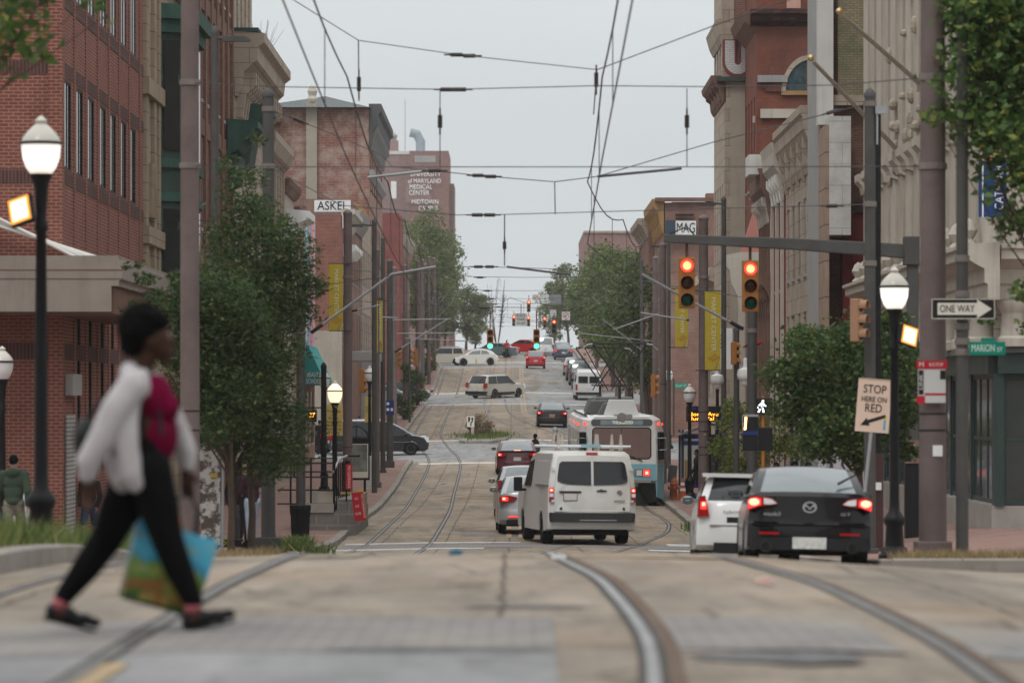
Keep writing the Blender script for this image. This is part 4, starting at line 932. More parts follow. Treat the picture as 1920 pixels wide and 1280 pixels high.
# ---- tall church-like brick building
B = Bld('arched_brick_building', 'tall dark red brick building with a big arched window in its end wall', 1, 9.45, 165, 173, 22, brick_church, holes=win_grid(165.3,173,4,[(-.5,3),(4.5,8),(9.5,13)],.42)); B.win(detail=False)
zz = lambda py: PZ(py,165); xx = lambda px: PX(px,165)
B.part('string_course', MB().box(9.6,26,164.8,165,zz(222),zz(205)), stone_trim); B.part('string_course', MB().box(xx(1420),xx(1476),164.75,165,zz(155),zz(142)), stone_grey)
B.part('corbel_cornice', MB().prism([(165,zz(50)),(164.6,zz(42)),(164.5,zz(32)),(164.3,zz(28)),(164.3,zz(20)),(165,zz(20))], 9.2, 26, 'X'), BRICK('corbel_brick', (.12,.06,.05), (.03,.02,.02), (.05,.03,.03), .3, .12, .02))
B.part('corbel_cornice', MB().prism([(9.47,zz(62)),(9.0,zz(40)),(8.85,zz(22)),(9.47,zz(22))], 165, 173, 'Y'), brown_trim)
ax, az, ar = xx(1520), zz(172), 1.12
arc = [(ax+ar*math.cos(a), az+ar*1.25*math.sin(a)) for a in [math.pi*k/20 for k in range(21)]]
def ring(r0, r1, y0, y1, dn=0):
    o = [(ax+r1*math.cos(a), az+r1*1.25*math.sin(a)) for a in [math.pi*k/20 for k in range(21)]]; i = [(ax+r0*math.cos(a), az+r0*1.25*math.sin(a)) for a in [math.pi*k/20 for k in range(21)]]
    return MB().loft([[(p[0],y0,p[1]),(q[0],y0,q[1]),(q[0],y1,q[1]),(p[0],y1,p[1])] for p, q in zip(o, i)])
B.part('brick_arch', ring(1.14,1.75,164.9,165), BRICK('arch_brick', (.19,.07,.05), (.16,.06,.045), (.11,.06,.05), .08, .3, .01))
f = B.part('window', ring(.98,1.14,164.86,165), stone_tan2)
MB().prism(arc, 164.97, 164.99, 'Y').build('pane', M('leaded_glass', (.05,.08,.09), .15, 0, .5, 3), f, True)
MB().box(ax-1.1,ax+1.1,164.9,164.97,az-.03,az+.03).build('bar', wood_tan, f, True); MB().box(ax-.15,ax+.0,164.9,164.97,az,az+1.3).build('bar', wood_tan, f, True); MB().box(ax-1.14,ax+1.14,164.84,164.97,az-.14,az-.03).build('sill', wood_tan, f, True)
f = B.part('window', MB().box(xx(1476),13.2,164.9,165,zz(300),zz(222)), stone_trim); MB().box(xx(1486),13,164.88,164.9,zz(300),zz(226)).build('pane', glass_dark, f, True)
B.part('pink_infill', MB().box(xx(1475),xx(1501),164.95,165,zz(16),zz(-40)), STONE('pink_stone', (.5,.3,.24), .1))
B.part('lower_cornice', MB().box(9.7,xx(1455),164.7,165,zz(474),zz(468)), stone_trim); B.part('stucco_patch', MB().box(9.75,11.2,164.96,165,B.z0,zz(615)), stucco)
for k, py in enumerate((215,330,345,355)): B.part('stone_block', MB().box(9.38,9.46,165.8+k*.7,166.3+k*.7,zz(py+12),zz(py)), stone_trim)
B.part('fire_stair', MB().tube([(10.3,164.6,4.4),(10.9,164.6,3.6),(11.0,164.6,1.9)], .05, 6), steel)
# ---- taupe side wall with painted letter
B = Bld('taupe_building', 'tall narrow building with a plain taupe side wall and a big painted letter', 1, 8.62, 173.02, 182, 22, stone_tan2, sidewall=stucco, holes=win_grid(173.5,182,4,[(2,5),(7,10),(14.5,17)],.4)); B.win(detail=False)
zz = lambda py: PZ(py,173); xx = lambda px: PX(px,173)
B.part('brick_gable', MB().box(xx(1375),14,172.9,173,zz(148),22), brick_mid); B.part('stone_quoin', MB().box(8.5,xx(1376),172.85,173,zz(148),22), stone_tan2)
B.part('tar_ledge', MB().box(8.3,12,172.7,173.1,zz(153),zz(145)), copper_dark)
B.cornice(zz(160), [(.05,-.7),(.15,-.5),(.2,-.1),(.5,.2),(.55,.4)], brown_trim, brackets=(4,.4,.7,.3,-.6)); B.cornice(zz(62), [(.05,-.3),(.2,0),(.3,.35),(.35,.55)], stone_tan2)
def ustroke(r0, r1, zt, zb, cx):
    o = [(cx-r1,zt)]+[(cx+r1*math.cos(a), zb+r1*math.sin(a)) for a in [math.pi+math.pi*k/12 for k in range(13)]]+[(cx+r1,zt)]
    i = [(cx-r0,zt)]+[(cx+r0*math.cos(a), zb+r0*math.sin(a)) for a in [math.pi+math.pi*k/12 for k in range(13)]]+[(cx+r0,zt)]
    return o, i
def upiece(r0, r1, y, zt, zb, cx):
    o, i = ustroke(r0, r1, zt, zb, cx); return MB().loft([[(p[0],y,p[1]),(q[0],y,q[1]),(q[0],y+.012,q[1]),(p[0],y+.012,p[1])] for p, q in zip(o, i)])
ux0 = xx(1383)
B.part('letter_outline', upiece(.06,.62,172.80,zz(75),zz(118),ux0), M('graffiti_maroon', (.2,.05,.05), .8))
B.part('letter_fill', upiece(.14,.52,172.785,zz(77),zz(116),ux0), BRICK('graffiti_white', (.58,.57,.57), (.54,.53,.53), (.3,.28,.28), .21, .075, .008))
B.part('letter_fill', MB().lathe([(.3,172.78),(.3,172.8)], (xx(1399),0,zz(60)), 16, 'Y'), MATS['graffiti_white'])
B = Bld('shop_beside_crossing', 'small cream shop with scrolled gable at the side street corner', 1, 9.3, 182.02, 203, 6.4, stone_tan2, holes=win_grid(183,203,5,[(1.5,3.8)],.5)); B.win(detail=False)
B.part('scroll_gable', MB().prism([(8.9,5.0),(9.3,4.6),(9.3,6.9),(8.5,6.9),(8.45,6.5)], 164.6+.0, 164.9, 'Y') if False else MB().prism([(8.5,6.9),(8.35,6.4),(8.8,6.2),(8.9,5.4),(9.3,5.0),(9.3,6.9)], 183, 203, 'Y'), stone_tan2)
# ---- scrolled cream bay of the low shop
B = Bld('scroll_front', 'cream scrolled shop front under a pink gable beside the dark brick building', 1, 8.75, 164.52, 164.98, 6.9, stone_trim, depth=1.4)
B.part('gable', MB().prism([(8.8,6.9),(10.1,6.9),(10.1,8.2),(9.4,8.7)], 164.55, 164.9, 'Y'), STONE('pink_gable', (.45,.2,.16), .1))
B.part('scroll', MB().prism([(8.75,6.9),(8.1,6.75),(8.1,6.5),(8.4,6.2),(8.45,5.7),(8.7,5.2),(8.75,4.6)], 164.5, 164.9, 'Y'), stone_trim)
# ---- beyond the side street, right
zz = lambda py: PZ(py,236); xx = lambda px: PX(px,236)
B = Bld('yellow_cornice_building', 'brick building with an ochre cornice and a billboard above its side wall', 1, xx(1245), 236, 252, zz(380), brick_mid, sidewall=brick_mid, holes=win_grid(236,252,5,[(3,5),(7,9)],.45)); B.win(detail=False)
B.cornice(zz(400), [(.05,-1.1),(.2,-.6),(.3,0),(.6,.4),(.65,.8)], wood_tan, brackets=(5,.45,1.2,.3,-1.2)); B.part('parapet_cap', MB().box(xx(1228),xx(1345),235.6,236,zz(378),zz(371)), brown_trim); B.part('chimney', MB().box(xx(1325),xx(1340),236.2,238,zz(380),zz(362)), brick_mid)
B.part('white_stripe', MB().box(xx(1262),xx(1330),235.95,236,zz(378),zz(375)), white_paint)
bb = B.part('billboard', MB().box(xx(1266),xx(1304),235.3,235.6,zz(441),zz(415)), M('sign_white2', (.7,.7,.7), .5)); text('MAG', .8, M('ink', (.02,.02,.02), .6), bb, (xx(1285),235.28,zz(429)), width=1.0, world=True)
B.part('billboard_side', MB().box(xx(1247),xx(1265),235.3,235.7,zz(441),zz(414)), M('sign_navy', (.04,.06,.09), .5))
B.part('fire_escape', MB().box(xx(1266),xx(1300),235.4,235.9,zz(405),zz(402)), black)
B = Bld('brown_rowhouse', 'brown brick row house with a small cornice past the ochre cornice', 1, PX(1213,255), 252.02, 268, PZ(425,255), brick_mid, holes=win_grid(252,268,5,[(3,5),(7,9)],.4)); B.win(detail=False)
B.cornice(PZ(432,255), [(.05,-.5),(.3,0),(.6,.3),(.65,.6)], stone_tan2, brackets=(4,.4,.6,.3,-.6))
B = Bld('hill_rowhouses', 'brick row houses hidden behind the hillside trees', 1, 10.5, 268.02, 302, 9.5, brick_mid, holes=win_grid(269,302,9,[(3,5),(6.5,8.3)],.4)); B.win(detail=False)
B = Bld('upper_rowhouses', 'row houses between the upper side streets, tram side', 1, 10.5, 334, 376, 12, brick_mid, holes=win_grid(335,376,9,[(5,7),(8.5,10.5)],.4)); B.win(detail=False)
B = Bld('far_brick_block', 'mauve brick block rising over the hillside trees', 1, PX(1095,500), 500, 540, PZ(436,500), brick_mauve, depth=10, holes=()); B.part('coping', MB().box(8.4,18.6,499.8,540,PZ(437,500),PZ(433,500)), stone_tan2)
B.part('upper_block', MB().box(13.5,19,505,530,PZ(436,500),PZ(410,500)+.0), brick_mauve) if False else None
# shop front panels and awnings near the tram stop
for (nm, x, y, wd, d, z0, z1, col, lab) in (('shop_sign', 8.9,150.5,1.5,.12,.9,4.2,(.62,.63,.62),'white vertical shop sign with blue bars and red arrow by the tram stop'),('shop_awning', 9.0,128,.7,.8,-.5,1.4,(.5,.3,.04),'ochre shop awning under the yellow banner')):
    if nm == 'shop_sign':
        s_ = thing(nm, MB().box(PX(1344,y)-9.05,PX(1373,y)-9.05,-.05,.05,0,PZ(615,y)-PZ(692,y)), white_paint, (9.05,y,PZ(692,y)), lab, 'sign')
        for k in range(4): MB().box(PX(1345,y)-9.05,PX(1354,y)-9.05,-.06,-.052,1.15-k*.14,1.22-k*.14).build('blue_bar', M('bar_blue', (.02,.1,.3), .5), s_)
        MB().prism([(-.78+PX(1373,y)-PX(1356,y)-.5,.75),(-.2,.95),(-.42,1.1),(-.42,.8)], -.06, -.052, 'Y').build('arrow', M('arrow_red', (.5,.04,.03), .5), s_); text('ROW', .26, black, s_, (-1.35+PX(1358,y)-PX(1340,y)+.2,-.06,.2), width=.5)
ub = Bld('storefront_grey', 'glazed street level shop front behind the tram stop shelter', 1, 8.95, 128.2, 137.8, 1.8, stone_grey, depth=.28, holes=win_grid(128.2,137.8,4,[(-1.2,1.2)],.7)); ub.win(shop_pane, green_frame, bars=(2,1))

# ---- the street goes on behind the viewpoint: its buildings shade the crossing and show in glass and paint
behind_block = (('brown brick office block on the near side of the crossing, hospital side', -1, -13, -105, 8, 17, brick_dark), ('tan stone block on the near side of the crossing, tram side', 1, 13, -105, 8, 19, stone_tan2))
for lb, sd, xf, a, b_, z1, m_ in behind_block:
    B = Bld('street_building', lb, sd, xf, a, b_, z1, m_, depth=18, holes=win_grid(a+1, b_-1, 14, [(1,3.4),(5,7.4),(9,11.4)], .5)); B.win(detail=False)
B = Bld('street_building', 'dark brick building closing the lower end of the street', 1, -14, -128, -112, 15, brick_dark, depth=28, holes=()); 
m3, P3_ = wall_holes((-14,-111.9,0), (1,0,0), (0,1,0), 28, 14.9, [(1+k*3.4,2.6+k*3.4,z,z+2.2) for k in range(8) for z in (1,5,9)], ends=False)
B.part('front_wall', m3, brick_dark)
for k in range(8):
    for z in (1,5,9): window(B.root, P3_, (1+k*3.4,2.6+k*3.4,z,z+2.2), glass_dark, black, detail=False)
# ================================================================ poles, lamps, signals, wires, signs
G_POLE = 'overhead line and lamp poles along the pavements'
def pole(name, px, Y, r, top, label, mat, plinth=None, cap=True, straps=(), group=G_POLE, base=None, taper=.8, bands=()):
    """top: height in the photo's rows (negative: out of the picture, in metres)"""
    x = PX(px, Y); z = sz(Y) if base is None else base; h = (PZ(top, Y)-z)
    o = empty(name, (x, Y, z), label, 'pole', group)
    MB().tube([(0,0,-.2),(0,0,h*.5),(0,0,h)], [r*1.05, r*(1+taper)/2, r*taper], 18).build('shaft', mat, o, smooth=50)
    if plinth: MB().box(-plinth[0]/2,plinth[0]/2,-plinth[0]/2,plinth[0]/2,-.2,plinth[1]).build('plinth', mat, o, bev=.02)
    if cap: MB().lathe([(r*taper*1.12,0),(r*taper*1.12,.06),(r*taper*.6,.14),(.01,.17)], (0,0,h), 16).build('cap', mat, o, smooth=40)
    for py in straps:
        zz = PZ(py, Y)-z; k = r*(1-(1-taper)*zz/h)*1.06+.004
        MB().lathe([(k,-.012),(k+.004,0),(k,.012)], (0,0,zz), 16).build('strap', black, o)
    for py in bands:
        zz = PZ(py, Y)-z; k = r*(1-(1-taper)*zz/h)*1.06+.004
        MB().lathe([(k,-.05),(k+.012,-.045),(k+.012,.045),(k,.05)], (0,0,zz), 16).build('clamp_band', band_m, o)
    return o
pole('overhead_line_pole', 356, 73, .165, -900, 'thick mauve brown pole directly behind the walking woman', pole_brown, straps=(770,806), taper=.86, bands=(155,311))
p_r1 = pole('overhead_line_pole', 1749, 62, .195, -800, 'thick mauve brown pole on a square plinth carrying the red bus stop sign', pole_brown, (.52,.27), straps=(775,806), taper=.84, bands=(145,312))
MB().box(-.02,.12,-.215,-.2,1.5,1.66).build('notice', white_paint, p_r1)
pole('overhead_line_pole', 503, 82, .135, 182, 'dark grey round pole on a square plinth beside the two-stemmed street tree', pole_grey, (.47,.27), bands=(205,312))
pole('overhead_line_pole', 564, 104, .115, 520, 'grey pole rising behind the litter bin', pole_grey, taper=.9, bands=(622,))
pole('overhead_line_pole', 652, 145, .16, 402, 'mauve brown pole holding the yellow banner next to the lit lamp', pole_brown, straps=(838,), bands=(520,575), taper=.9)
pole('overhead_line_pole', 705, 166, .145, 472, 'mauve brown pole on a low plinth in front of the white cabinet', pole_brown, (.42,.22), straps=(812,), taper=.92, bands=(520,))
pole('lamp_pole', 718, 186, .11, 300+150, 'slim dark pole between the brown pole and the blue transit sign', pole_grey, (.3,.12), taper=.85)
pole('overhead_line_pole', 731, 193, .15, 492, 'greyish brown pole carrying the blue transit sign', pole_grey, (.42,.3), taper=.92)
for px, Y, top, lb in ((739,236,505,'first'),(760,268,500,'second'),(783,300,492,'third'),(792,318,490,'fourth'),(804,343,484,'fifth'),(814,366,486,'sixth'),(822,410,500,'seventh')):
    pole('overhead_line_pole', px, Y, .16, top, lb+' of the mauve poles climbing the hill on the hospital side', pole_brown, taper=.93)
pole('overhead_line_pole', 1631, 77, .105, 182, 'dark grey round pole behind the mast arm with a small grey box on top', pole_grey, (.3,.12), taper=.95, bands=(195,383,494))
pole('camera_pole', 1645.5, 81, .065, 214, 'thin black pole tight against the dark grey round pole', pole_black, cap=False, taper=1)
thing('junction_box', MB().box(-.1,.1,-.06,.06,0,.14).box(-.08,-.05,-.03,.03,-.55,0), steel, (PX(1651,77),76.95,PZ(214,77)), 'small grey box clamped beside the top of the dark grey pole', 'box')
p_g = pole('sign_pole', 1804, 61.6, .088, -60, 'plain grey pole carrying the one way arrow sign', pole_grey, (.0,.0) if False else None, taper=.95, bands=(485,552,612,640,660))
MB().lathe([(.2,-.1),(.2,.05),(.12,.09)], (0,0,0), 16).build('base', pole_grey, p_g)
pole('overhead_line_pole', 1410, 100, .125, 560, 'grey pole standing under the second red traffic light', pole_grey, taper=.92, bands=(620,))
pole('overhead_line_pole', 1319, 135, .16, 412, 'mauve brown pole holding the yellow banner by the tram stop shelter', pole_brown, straps=(772,790,808,838,852), taper=.92, bands=(520,))
pole('overhead_line_pole', 1243, 172, .15, 462, 'mauve brown pole beyond the tram, beside the second yellow banner', pole_brown, straps=(720,), taper=.93)
pole('overhead_line_pole', 1229, 205, .15, 486, 'paler mauve pole over the far end of the tram', pole_brown, taper=.93)
for px, Y, top, lb in ((1176,262,520,'lowest'),(1157,318,530,'middle'),(1119,372,545,'highest')):
    pole('overhead_line_pole', px, Y, .15, top, lb+' of the brown poles among the trees on the tram side', pole_brown, taper=.93)
pole('signal_pole', 1381, 112, .075, 622, 'slim grey pole behind the orange side-on traffic light', pole_grey, taper=1)
pole('signal_pole', 768, 262, .06, 640, 'thin grey signal pole beside the leafy bush up the hill', pole_grey, taper=1)
def street_lamp(px, Y, r, top, reach, label, drop=.1):
    o = pole('street_lamp', px, Y, r, top, label, pole_grey, taper=.9, group='tall street lamps with side arms'); h = PZ(top,Y)-sz(Y)
    MB().tube([(0,0,h-drop),(reach*.55,0,h-drop+.03),(reach,0,h-drop)], .035, 8).build('arm', pole_grey, o)
    d = .22 if reach > 0 else -.22
    MB().prism([(reach-d*1.5,h-drop-.05),(reach+d,h-drop-.05),(reach+d,h-drop),(reach+d*.5,h-drop+.05),(reach-d*1.5,h-drop+.05)], -.1, .1, 'Y').build('lamp_head', pole_grey, o)
street_lamp(403, 84, .08, 64, .48, 'tall dark street lamp with a short arm beside the ribbed brick building')
street_lamp(1357, 140, .09, 377, -.6, 'tall dark street lamp with an arm beside the taupe building')
street_lamp(1254, 192, .09, 458, -.6, 'tall dark street lamp rising past the second yellow banner')
street_lamp(1203, 236, .1, 490, -.6, 'tall black street lamp in front of the green trees beyond the tram')
street_lamp(702, 158, .1, 418, -1.3 if False else -.75, 'tall dark street lamp rising behind the yellow banner pole')
# ---- acorn lamps
cap_m = M('lamp_cap', (.55,.52,.46), .35, 0, .06, coat=.3); globe_m = M('lamp_globe', (.72,.73,.74), .25, 0, .03, coat=.4)
warm_glow = M('lamp_glow_warm', (1,.76,.5), emit=1.25)
def acorn(px, Y, top, label, lit=None, flood=0, s=1.0, base_z=None):
    z = sz(Y) if base_z is None else base_z; h = PZ(top, Y)-z
    o = empty('acorn_lamp', (PX(px,Y), Y, z), label, 'lamp', 'acorn lamps on black posts')
    hp = h-1.04*s
    MB().lathe([(.24,-.05),(.25,.06),(.21,.1),(.2,.16),(.15,.2),(.13,.5),(.16,.56),(.17,.62),(.13,.68),(.085,.74),(.075,.9),(.07,hp*.6),(.058,hp-.25),(.075,hp-.22),(.075,hp-.17),(.06,hp-.12),(.06,hp)], (0,0,0), 20).build('post', pole_black, o, smooth=45)
    MB().lathe([(.06*s,hp),(.07*s,hp+.1*s),(.075*s,hp+.22*s),(.09*s,hp+.31*s),(.125*s,hp+.37*s),(.13*s,hp+.40*s),(.11*s,hp+.41*s)], (0,0,0), 20).build('collar', pole_black, o, smooth=45)
    g = hp+.4*s
    MB().lathe([(.115*s,g),(.165*s,g+.07*s),(.205*s,g+.18*s),(.222*s,g+.33*s),(.215*s,g+.335*s)], (0,0,0), 24).build('globe', lit or globe_m, o, smooth=50)
    MB().lathe([(.236*s,g+.33*s),(.24*s,g+.345*s),(.236*s,g+.365*s)], (0,0,0), 24).build('ring', pole_black, o)
    c = MB().lathe([(.22*s,g+.36*s),(.205*s,g+.41*s),(.15*s,g+.48*s),(.09*s,g+.54*s),(.06*s,g+.565*s)], (0,0,0), 24).build('lamp_cap', cap_m if lit is not warm_glow else warm_glow, o, smooth=50)
    MB().lathe([(.055*s,g+.565*s),(.075*s,g+.6*s),(.05*s,g+.62*s),(.03*s,g+.64*s),(.005,g+.66*s)], (0,0,0), 14).build('finial', cap_m, o, smooth=50)
    if flood:
        f = MB().cbox((0,0,0), (.3,.08,.32)).build('floodlight', pole_black, o, bev=.01); f.location = (flood*.2,-.16,hp-.02); f.rotation_euler = (R(-14),R(flood*17),R(flood*22))
        MB().cbox((0,-.044,0), (.2,.01,.23)).build('light_panel', flood_glow, f)
        for dx_, dz_, w_, h_ in ((-.115,0,.03,.26),(.115,0,.03,.26),(0,-.13,.26,.03),(0,.13,.26,.03)): MB().cbox((dx_,-.045,dz_), (w_,.012,h_)).build('halo_rim', M('halo_rim', (1,.42,.08), emit=.7), f)  # amber rim made to glow, imitating the halo round the floodlight
        MB().tube([(0,0,hp-.1),(flood*.1,-.08,hp-.08),(flood*.2,-.13,hp-.03)], .03, 8).build('bracket', pole_black, o)
    return o
acorn(77, 48, 220, 'lit acorn lamp with floodlight in front of the red brick building', lamp_glow, -1)
acorn(1677, 66, 502, 'lit acorn lamp on a black post beside the stop-here sign, with floodlight', lamp_glow, 1)
acorn(4, 84, 650, 'unlit white acorn lamp behind the person in the green hoodie')
acorn(628, 125, 714, 'warmly lit acorn lamp in front of the yellow ticket sign', warm_glow)
acorn(1293, 150, 720, 'unlit white acorn lamp beside the hydrant and traffic cone')
acorn(608, 160, 694, 'unlit acorn lamp partly hidden behind the warmly lit lamp')
acorn(693, 178, 686, 'unlit white acorn lamp between the two mauve poles')
acorn(1254, 222, 690, 'small unlit acorn lamp beyond the tram')
acorn(1345, 165, 672, 'unlit acorn lamp behind the yellow banner pole')
# ---- traffic lights
def signal(name, px, py, Y, lit, label, rot=0, body=None, group='traffic lights', hang=.35, s=1.0, order='rag'):
    o = empty(name, (PX(px,Y), Y, PZ(py,Y)), label, 'traffic light', group, rot)      # top of the housing
    body = body or yellow_sig; w, h = .34*s, 1.07*s
    MB().box(-w/2,w/2,-.02,.2*s,-h,0).build('housing', body, o, bev=.02)
    for k in range(3):
        z = -h*(k+.5)/3; r = .15*s
        arc = [(r*math.cos(a), z+r*math.sin(a)) for a in [R(-25)+R(230)*i/14 for i in range(15)]]; inn = [((r-.012)*math.cos(a), z+(r-.012)*math.sin(a)) for a in [R(-25)+R(230)*i/14 for i in range(15)]]
        MB().loft([[(p[0],-.02,p[1]),(q[0],-.02,q[1]),(q[0],-.22*s,q[1]),(p[0],-.22*s,p[1])] for p, q in zip(arc, inn)]).build('visor', body, o, smooth=40)
        c = 'rag'[k]; on = c == lit
        m = {'r': lens_red if on else lens_red_off, 'a': lens_amb_off, 'g': lens_grn if on else lens_grn_off}[c]
        l = MB().lathe([(.135*s,-.025),(.12*s,-.05),(.07*s,-.068),(.01,-.075)], (0,0,z), 20, 'Y').build('lens', m, o, smooth=True)
        if on and c == 'r': MB().lathe([(.09*s,-.062),(.05*s,-.078),(.01,-.084)], (0,0,z), 16, 'Y').build('bulb', lens_red_core, l, smooth=True)
    if hang: MB().tube([(0,.08,0),(0,.08,hang)], .03, 8).build('hanger', M('hanger_rust', (.12,.05,.03), .6), o)
    return o
signal('traffic_light', 1288, 482, 89, 'r', 'red traffic light hanging near the free end of the dark mast arm', hang=.45)
signal('traffic_light', 1407, 488, 89, 'r', 'red traffic light hanging mid mast arm over the grey pole', hang=.38)
signal('traffic_light', 919, 617, 225, 'g', 'green traffic light hanging over the tram tracks, nearer the hospital', hang=.95)
signal('traffic_light', 1006, 617, 225, 'g', 'green traffic light hanging over the traffic lane above the red hatchback', hang=.95)
signal('traffic_light', 991.5, 563, 395, 'r', 'small far red traffic light over the no-turn-on-red sign', hang=.5)
signal('traffic_light', 1039, 599, 330, 'r', 'far red traffic light in front of the hillside trees', hang=.5, body=M('signal_dark', (.08,.05,.03), .5))
signal('traffic_light', 963.5, 591, 430, 'r', 'tiny red traffic light beside the no-turn sign, hospital side', hang=.4)
signal('traffic_light', 991, 592, 440, 'r', 'tiny red traffic light beside the no-turn sign, tram side', hang=.4)
signal('traffic_light', 1021.5, 594, 430, 'r', 'tiny red traffic light before the trees at the crest', hang=.4)
signal('traffic_light', 1379, 641, 111.8, '', 'orange traffic light turned side-on by the slim grey pole', rot=R(100), hang=0, s=.55)
signal('traffic_light', 1612, 560, 76.6, '', 'tan traffic light seen from the side behind the leafy tree', rot=R(62), hang=0, s=.72, body=M('signal_tan', (.30,.17,.10), .5, 0, .1))
signal('traffic_light', 748, 656, 262, '', 'yellow traffic light turned away beside the mauve poles', rot=R(80), hang=0)
signal('traffic_light', 733+44, 654, 262, '', 'second yellow traffic light turned away by the leafy bush', rot=R(-80), hang=0)
signal('traffic_light', 683, 757-70+5, 190, '', 'yellow traffic light turned away behind the mauve pole and dark minivan', rot=R(75), hang=0)
signal('traffic_light', 1229, 702, 200, '', 'yellow traffic light turned away beyond the tram roof', rot=R(80), hang=0)
# mast arm
o = empty('mast_arm', (PX(1711,89), 89, sz(89)), 'dark grey square mast with a long arm carrying the two red lights', 'signal mast')
zb = sz(89); za = PZ(472,89)-zb
MB().box(-.115,.115,-.115,.115,-.2,PZ(447,89)-zb).build('mast', pole_grey, o, bev=.015)
MB().loft([[(x,-r,z-r),(x,r,z-r),(x,r,z+r),(x,-r,z+r)] for x, z, r in ((.0,za,.15),(-2.5,za+.16,.12),(PX(1245,89)-PX(1711,89),PZ(447,89)-zb,.085))]).build('arm', pole_grey, o, bev=.02)
MB().box(-.19,.13,-.19,.19,za-.28,za+.32).build('bracket', pole_grey, o, bev=.02)
MB().tube([(PX(1288,89)-PX(1711,89)-.4,0,PZ(440,89)-zb),(PX(1288,89)-PX(1711,89)-.0,0,PZ(425,89)-zb),(PX(1310,89)-PX(1711,89),0,PZ(450,89)-zb)], .018, 6).build('cable', black, o)
# ---- pedestrian signals
o = empty('pedestrian_signal', (PX(1433,92), 92, PZ(777,92)), 'black pedestrian signal showing a white walking figure', 'pedestrian signal', 'pedestrian signals')
MB().box(-.18,.18,0,.16,0,.36).build('housing', black, o, bev=.02)
wf = M('walk_white', (.95,.97,1), emit=3)
fig = MB()
for q in ([(.01,.27),(.05,.27),(.05,.31),(.01,.31)], [(-.03,.15),(.04,.15),(.05,.25),(-.0,.26)], [(-.03,.16),(-.0,.15),(-.05,.05),(-.085,.05)], [(.01,.16),(.04,.15),(.06,.05),(.025,.05)], [(.04,.24),(.1,.19),(.095,.17),(.035,.21)], [(-.01,.25),(-.07,.2),(-.09,.14),(-.07,.14),(-.05,.185),(.0,.22)]):
    fig.prism([(x-.06,z) for x, z in q], -.012, -.004, 'Y')
fig.build('walking_figure', wf, o); MB().tube([(-.02,.1,-1.9),(-.02,.1,.42)], .035, 8).build('post', M('signal_amber_post', (.38,.15,.02), .5), o)
o = empty('pedestrian_signal', (PX(1408,90), 90, PZ(845,90)), 'double pedestrian signal box showing an orange hand bar, seen at an angle', 'pedestrian signal', 'pedestrian signals')
MB().box(-.17,.15,0,.16,0,.75).build('housing', black, o, bev=.02); MB().box(-.17,.15,-.015,0,.34,.42).build('label_strip', M('sign_blue', (.015,.03,.14), .5), o); MB().box(-.175,.155,-.02,.02,.72,.77).build('trim', steel, o)
MB().box(-.185,-.165,-.02,.02,.4,.77).build('trim', steel, o); MB().cbox((-.115,-.012,.58), (.04,.014,.27), (0,R(4),0)).build('hand_bar', M('hand_orange', (1,.42,.12), emit=9), o)
MB().box(.17,.46,.03,.2,.0,.5).build('rear_box', black, o, bev=.015)
o = empty('pedestrian_signal', (PX(585,119), 119, PZ(791,119)), 'black countdown signal reading 37 on the dark pole', 'pedestrian signal', 'pedestrian signals')
MB().box(-.13,.13,0,.14,0,.36).build('housing', black, o, bev=.02); text('37', .17, M('led_orange', (1,.33,.03), emit=7), o, (0,-.01,.19)); MB().box(-.15,.34,.05,.11,.38,.42).build('arm', black, o)
pole('signal_pole', 607, 120, .085, 690, 'dark pole carrying the countdown signal', pole_black, taper=.9)
# ---- overhead line
SUPY = [-10,20,44,68,90,104,120,145,166,193,236,268,300,343,380,420,470,520]
def wire(pts, r, name, label, cat, group, mat=wire_mat):
    p0 = Vector(pts[len(pts)//2]); mb = MB().tube([Vector(p)-p0 for p in pts], r, 6)
    return tag(mb.build(name, mat, loc=p0), label, cat, group)
def sagline(a, b, sag, n=8):
    a, b = Vector(a), Vector(b); return [a+(b-a)*(k/n)+Vector((0,0,-sag*4*(k/n)*(1-k/n))) for k in range(n+1)]
for f, lb in ((TL,'track nearest the hospital side'), (TR,'track that curves to the tram')):
    con = []; mes = []; f0 = f; f = (lambda y, f0=f0: (1.25+.25*y/90 if y < 90 else f0(y)) if f0 is TR else f0(y))
    for i in range(len(SUPY)-1):
        a, b = SUPY[i], SUPY[i+1]; n = 6
        za, zb = gz(a)+6.45, gz(b)+6.45; zk = 0
        con += [(f(a)+zk+(f(b)-zk-f(a)-zk)*k/n, a+(b-a)*k/n, za+(zb-za)*k/n-.02*math.sin(math.pi*k/n)) for k in range(n)]
        mes += [(f(a)+(f(b)-f(a))*k/n, a+(b-a)*k/n, za+1.3+(zb-za)*k/n-.3*math.sin(math.pi*k/n)) for k in range(n)]
    wire(con, .012, 'contact_wire', 'overhead contact wire above the '+lb, 'overhead wire', 'overhead tram wires')
    mw = wire(mes, .014, 'messenger_wire', 'sagging carrier wire hung above the contact wire of the '+lb, 'overhead wire', 'overhead tram wires')
    for k in range(13, min(len(con), 90), 3):
        MB().tube([Vector(con[k])-Vector(mw.location), Vector(mes[k])-Vector(mw.location)], .008, 5).build('dropper', wire_mat, mw)
def insul(o, c, d, ln=.5, r=.028):
    c = Vector(c)-Vector(o.location); d = Vector(d).normalized()
    q = MB().tube([c-d*ln*.5, c-d*ln*.25, c-d*ln*.24, c+d*ln*.24, c+d*ln*.25, c+d*ln*.5], [r*.5,r*.5,r*1.25,r*1.25,r*.5,r*.5], 8); q.build('insulator', brown_ins, o)
G_SPAN = 'span wires across the street'
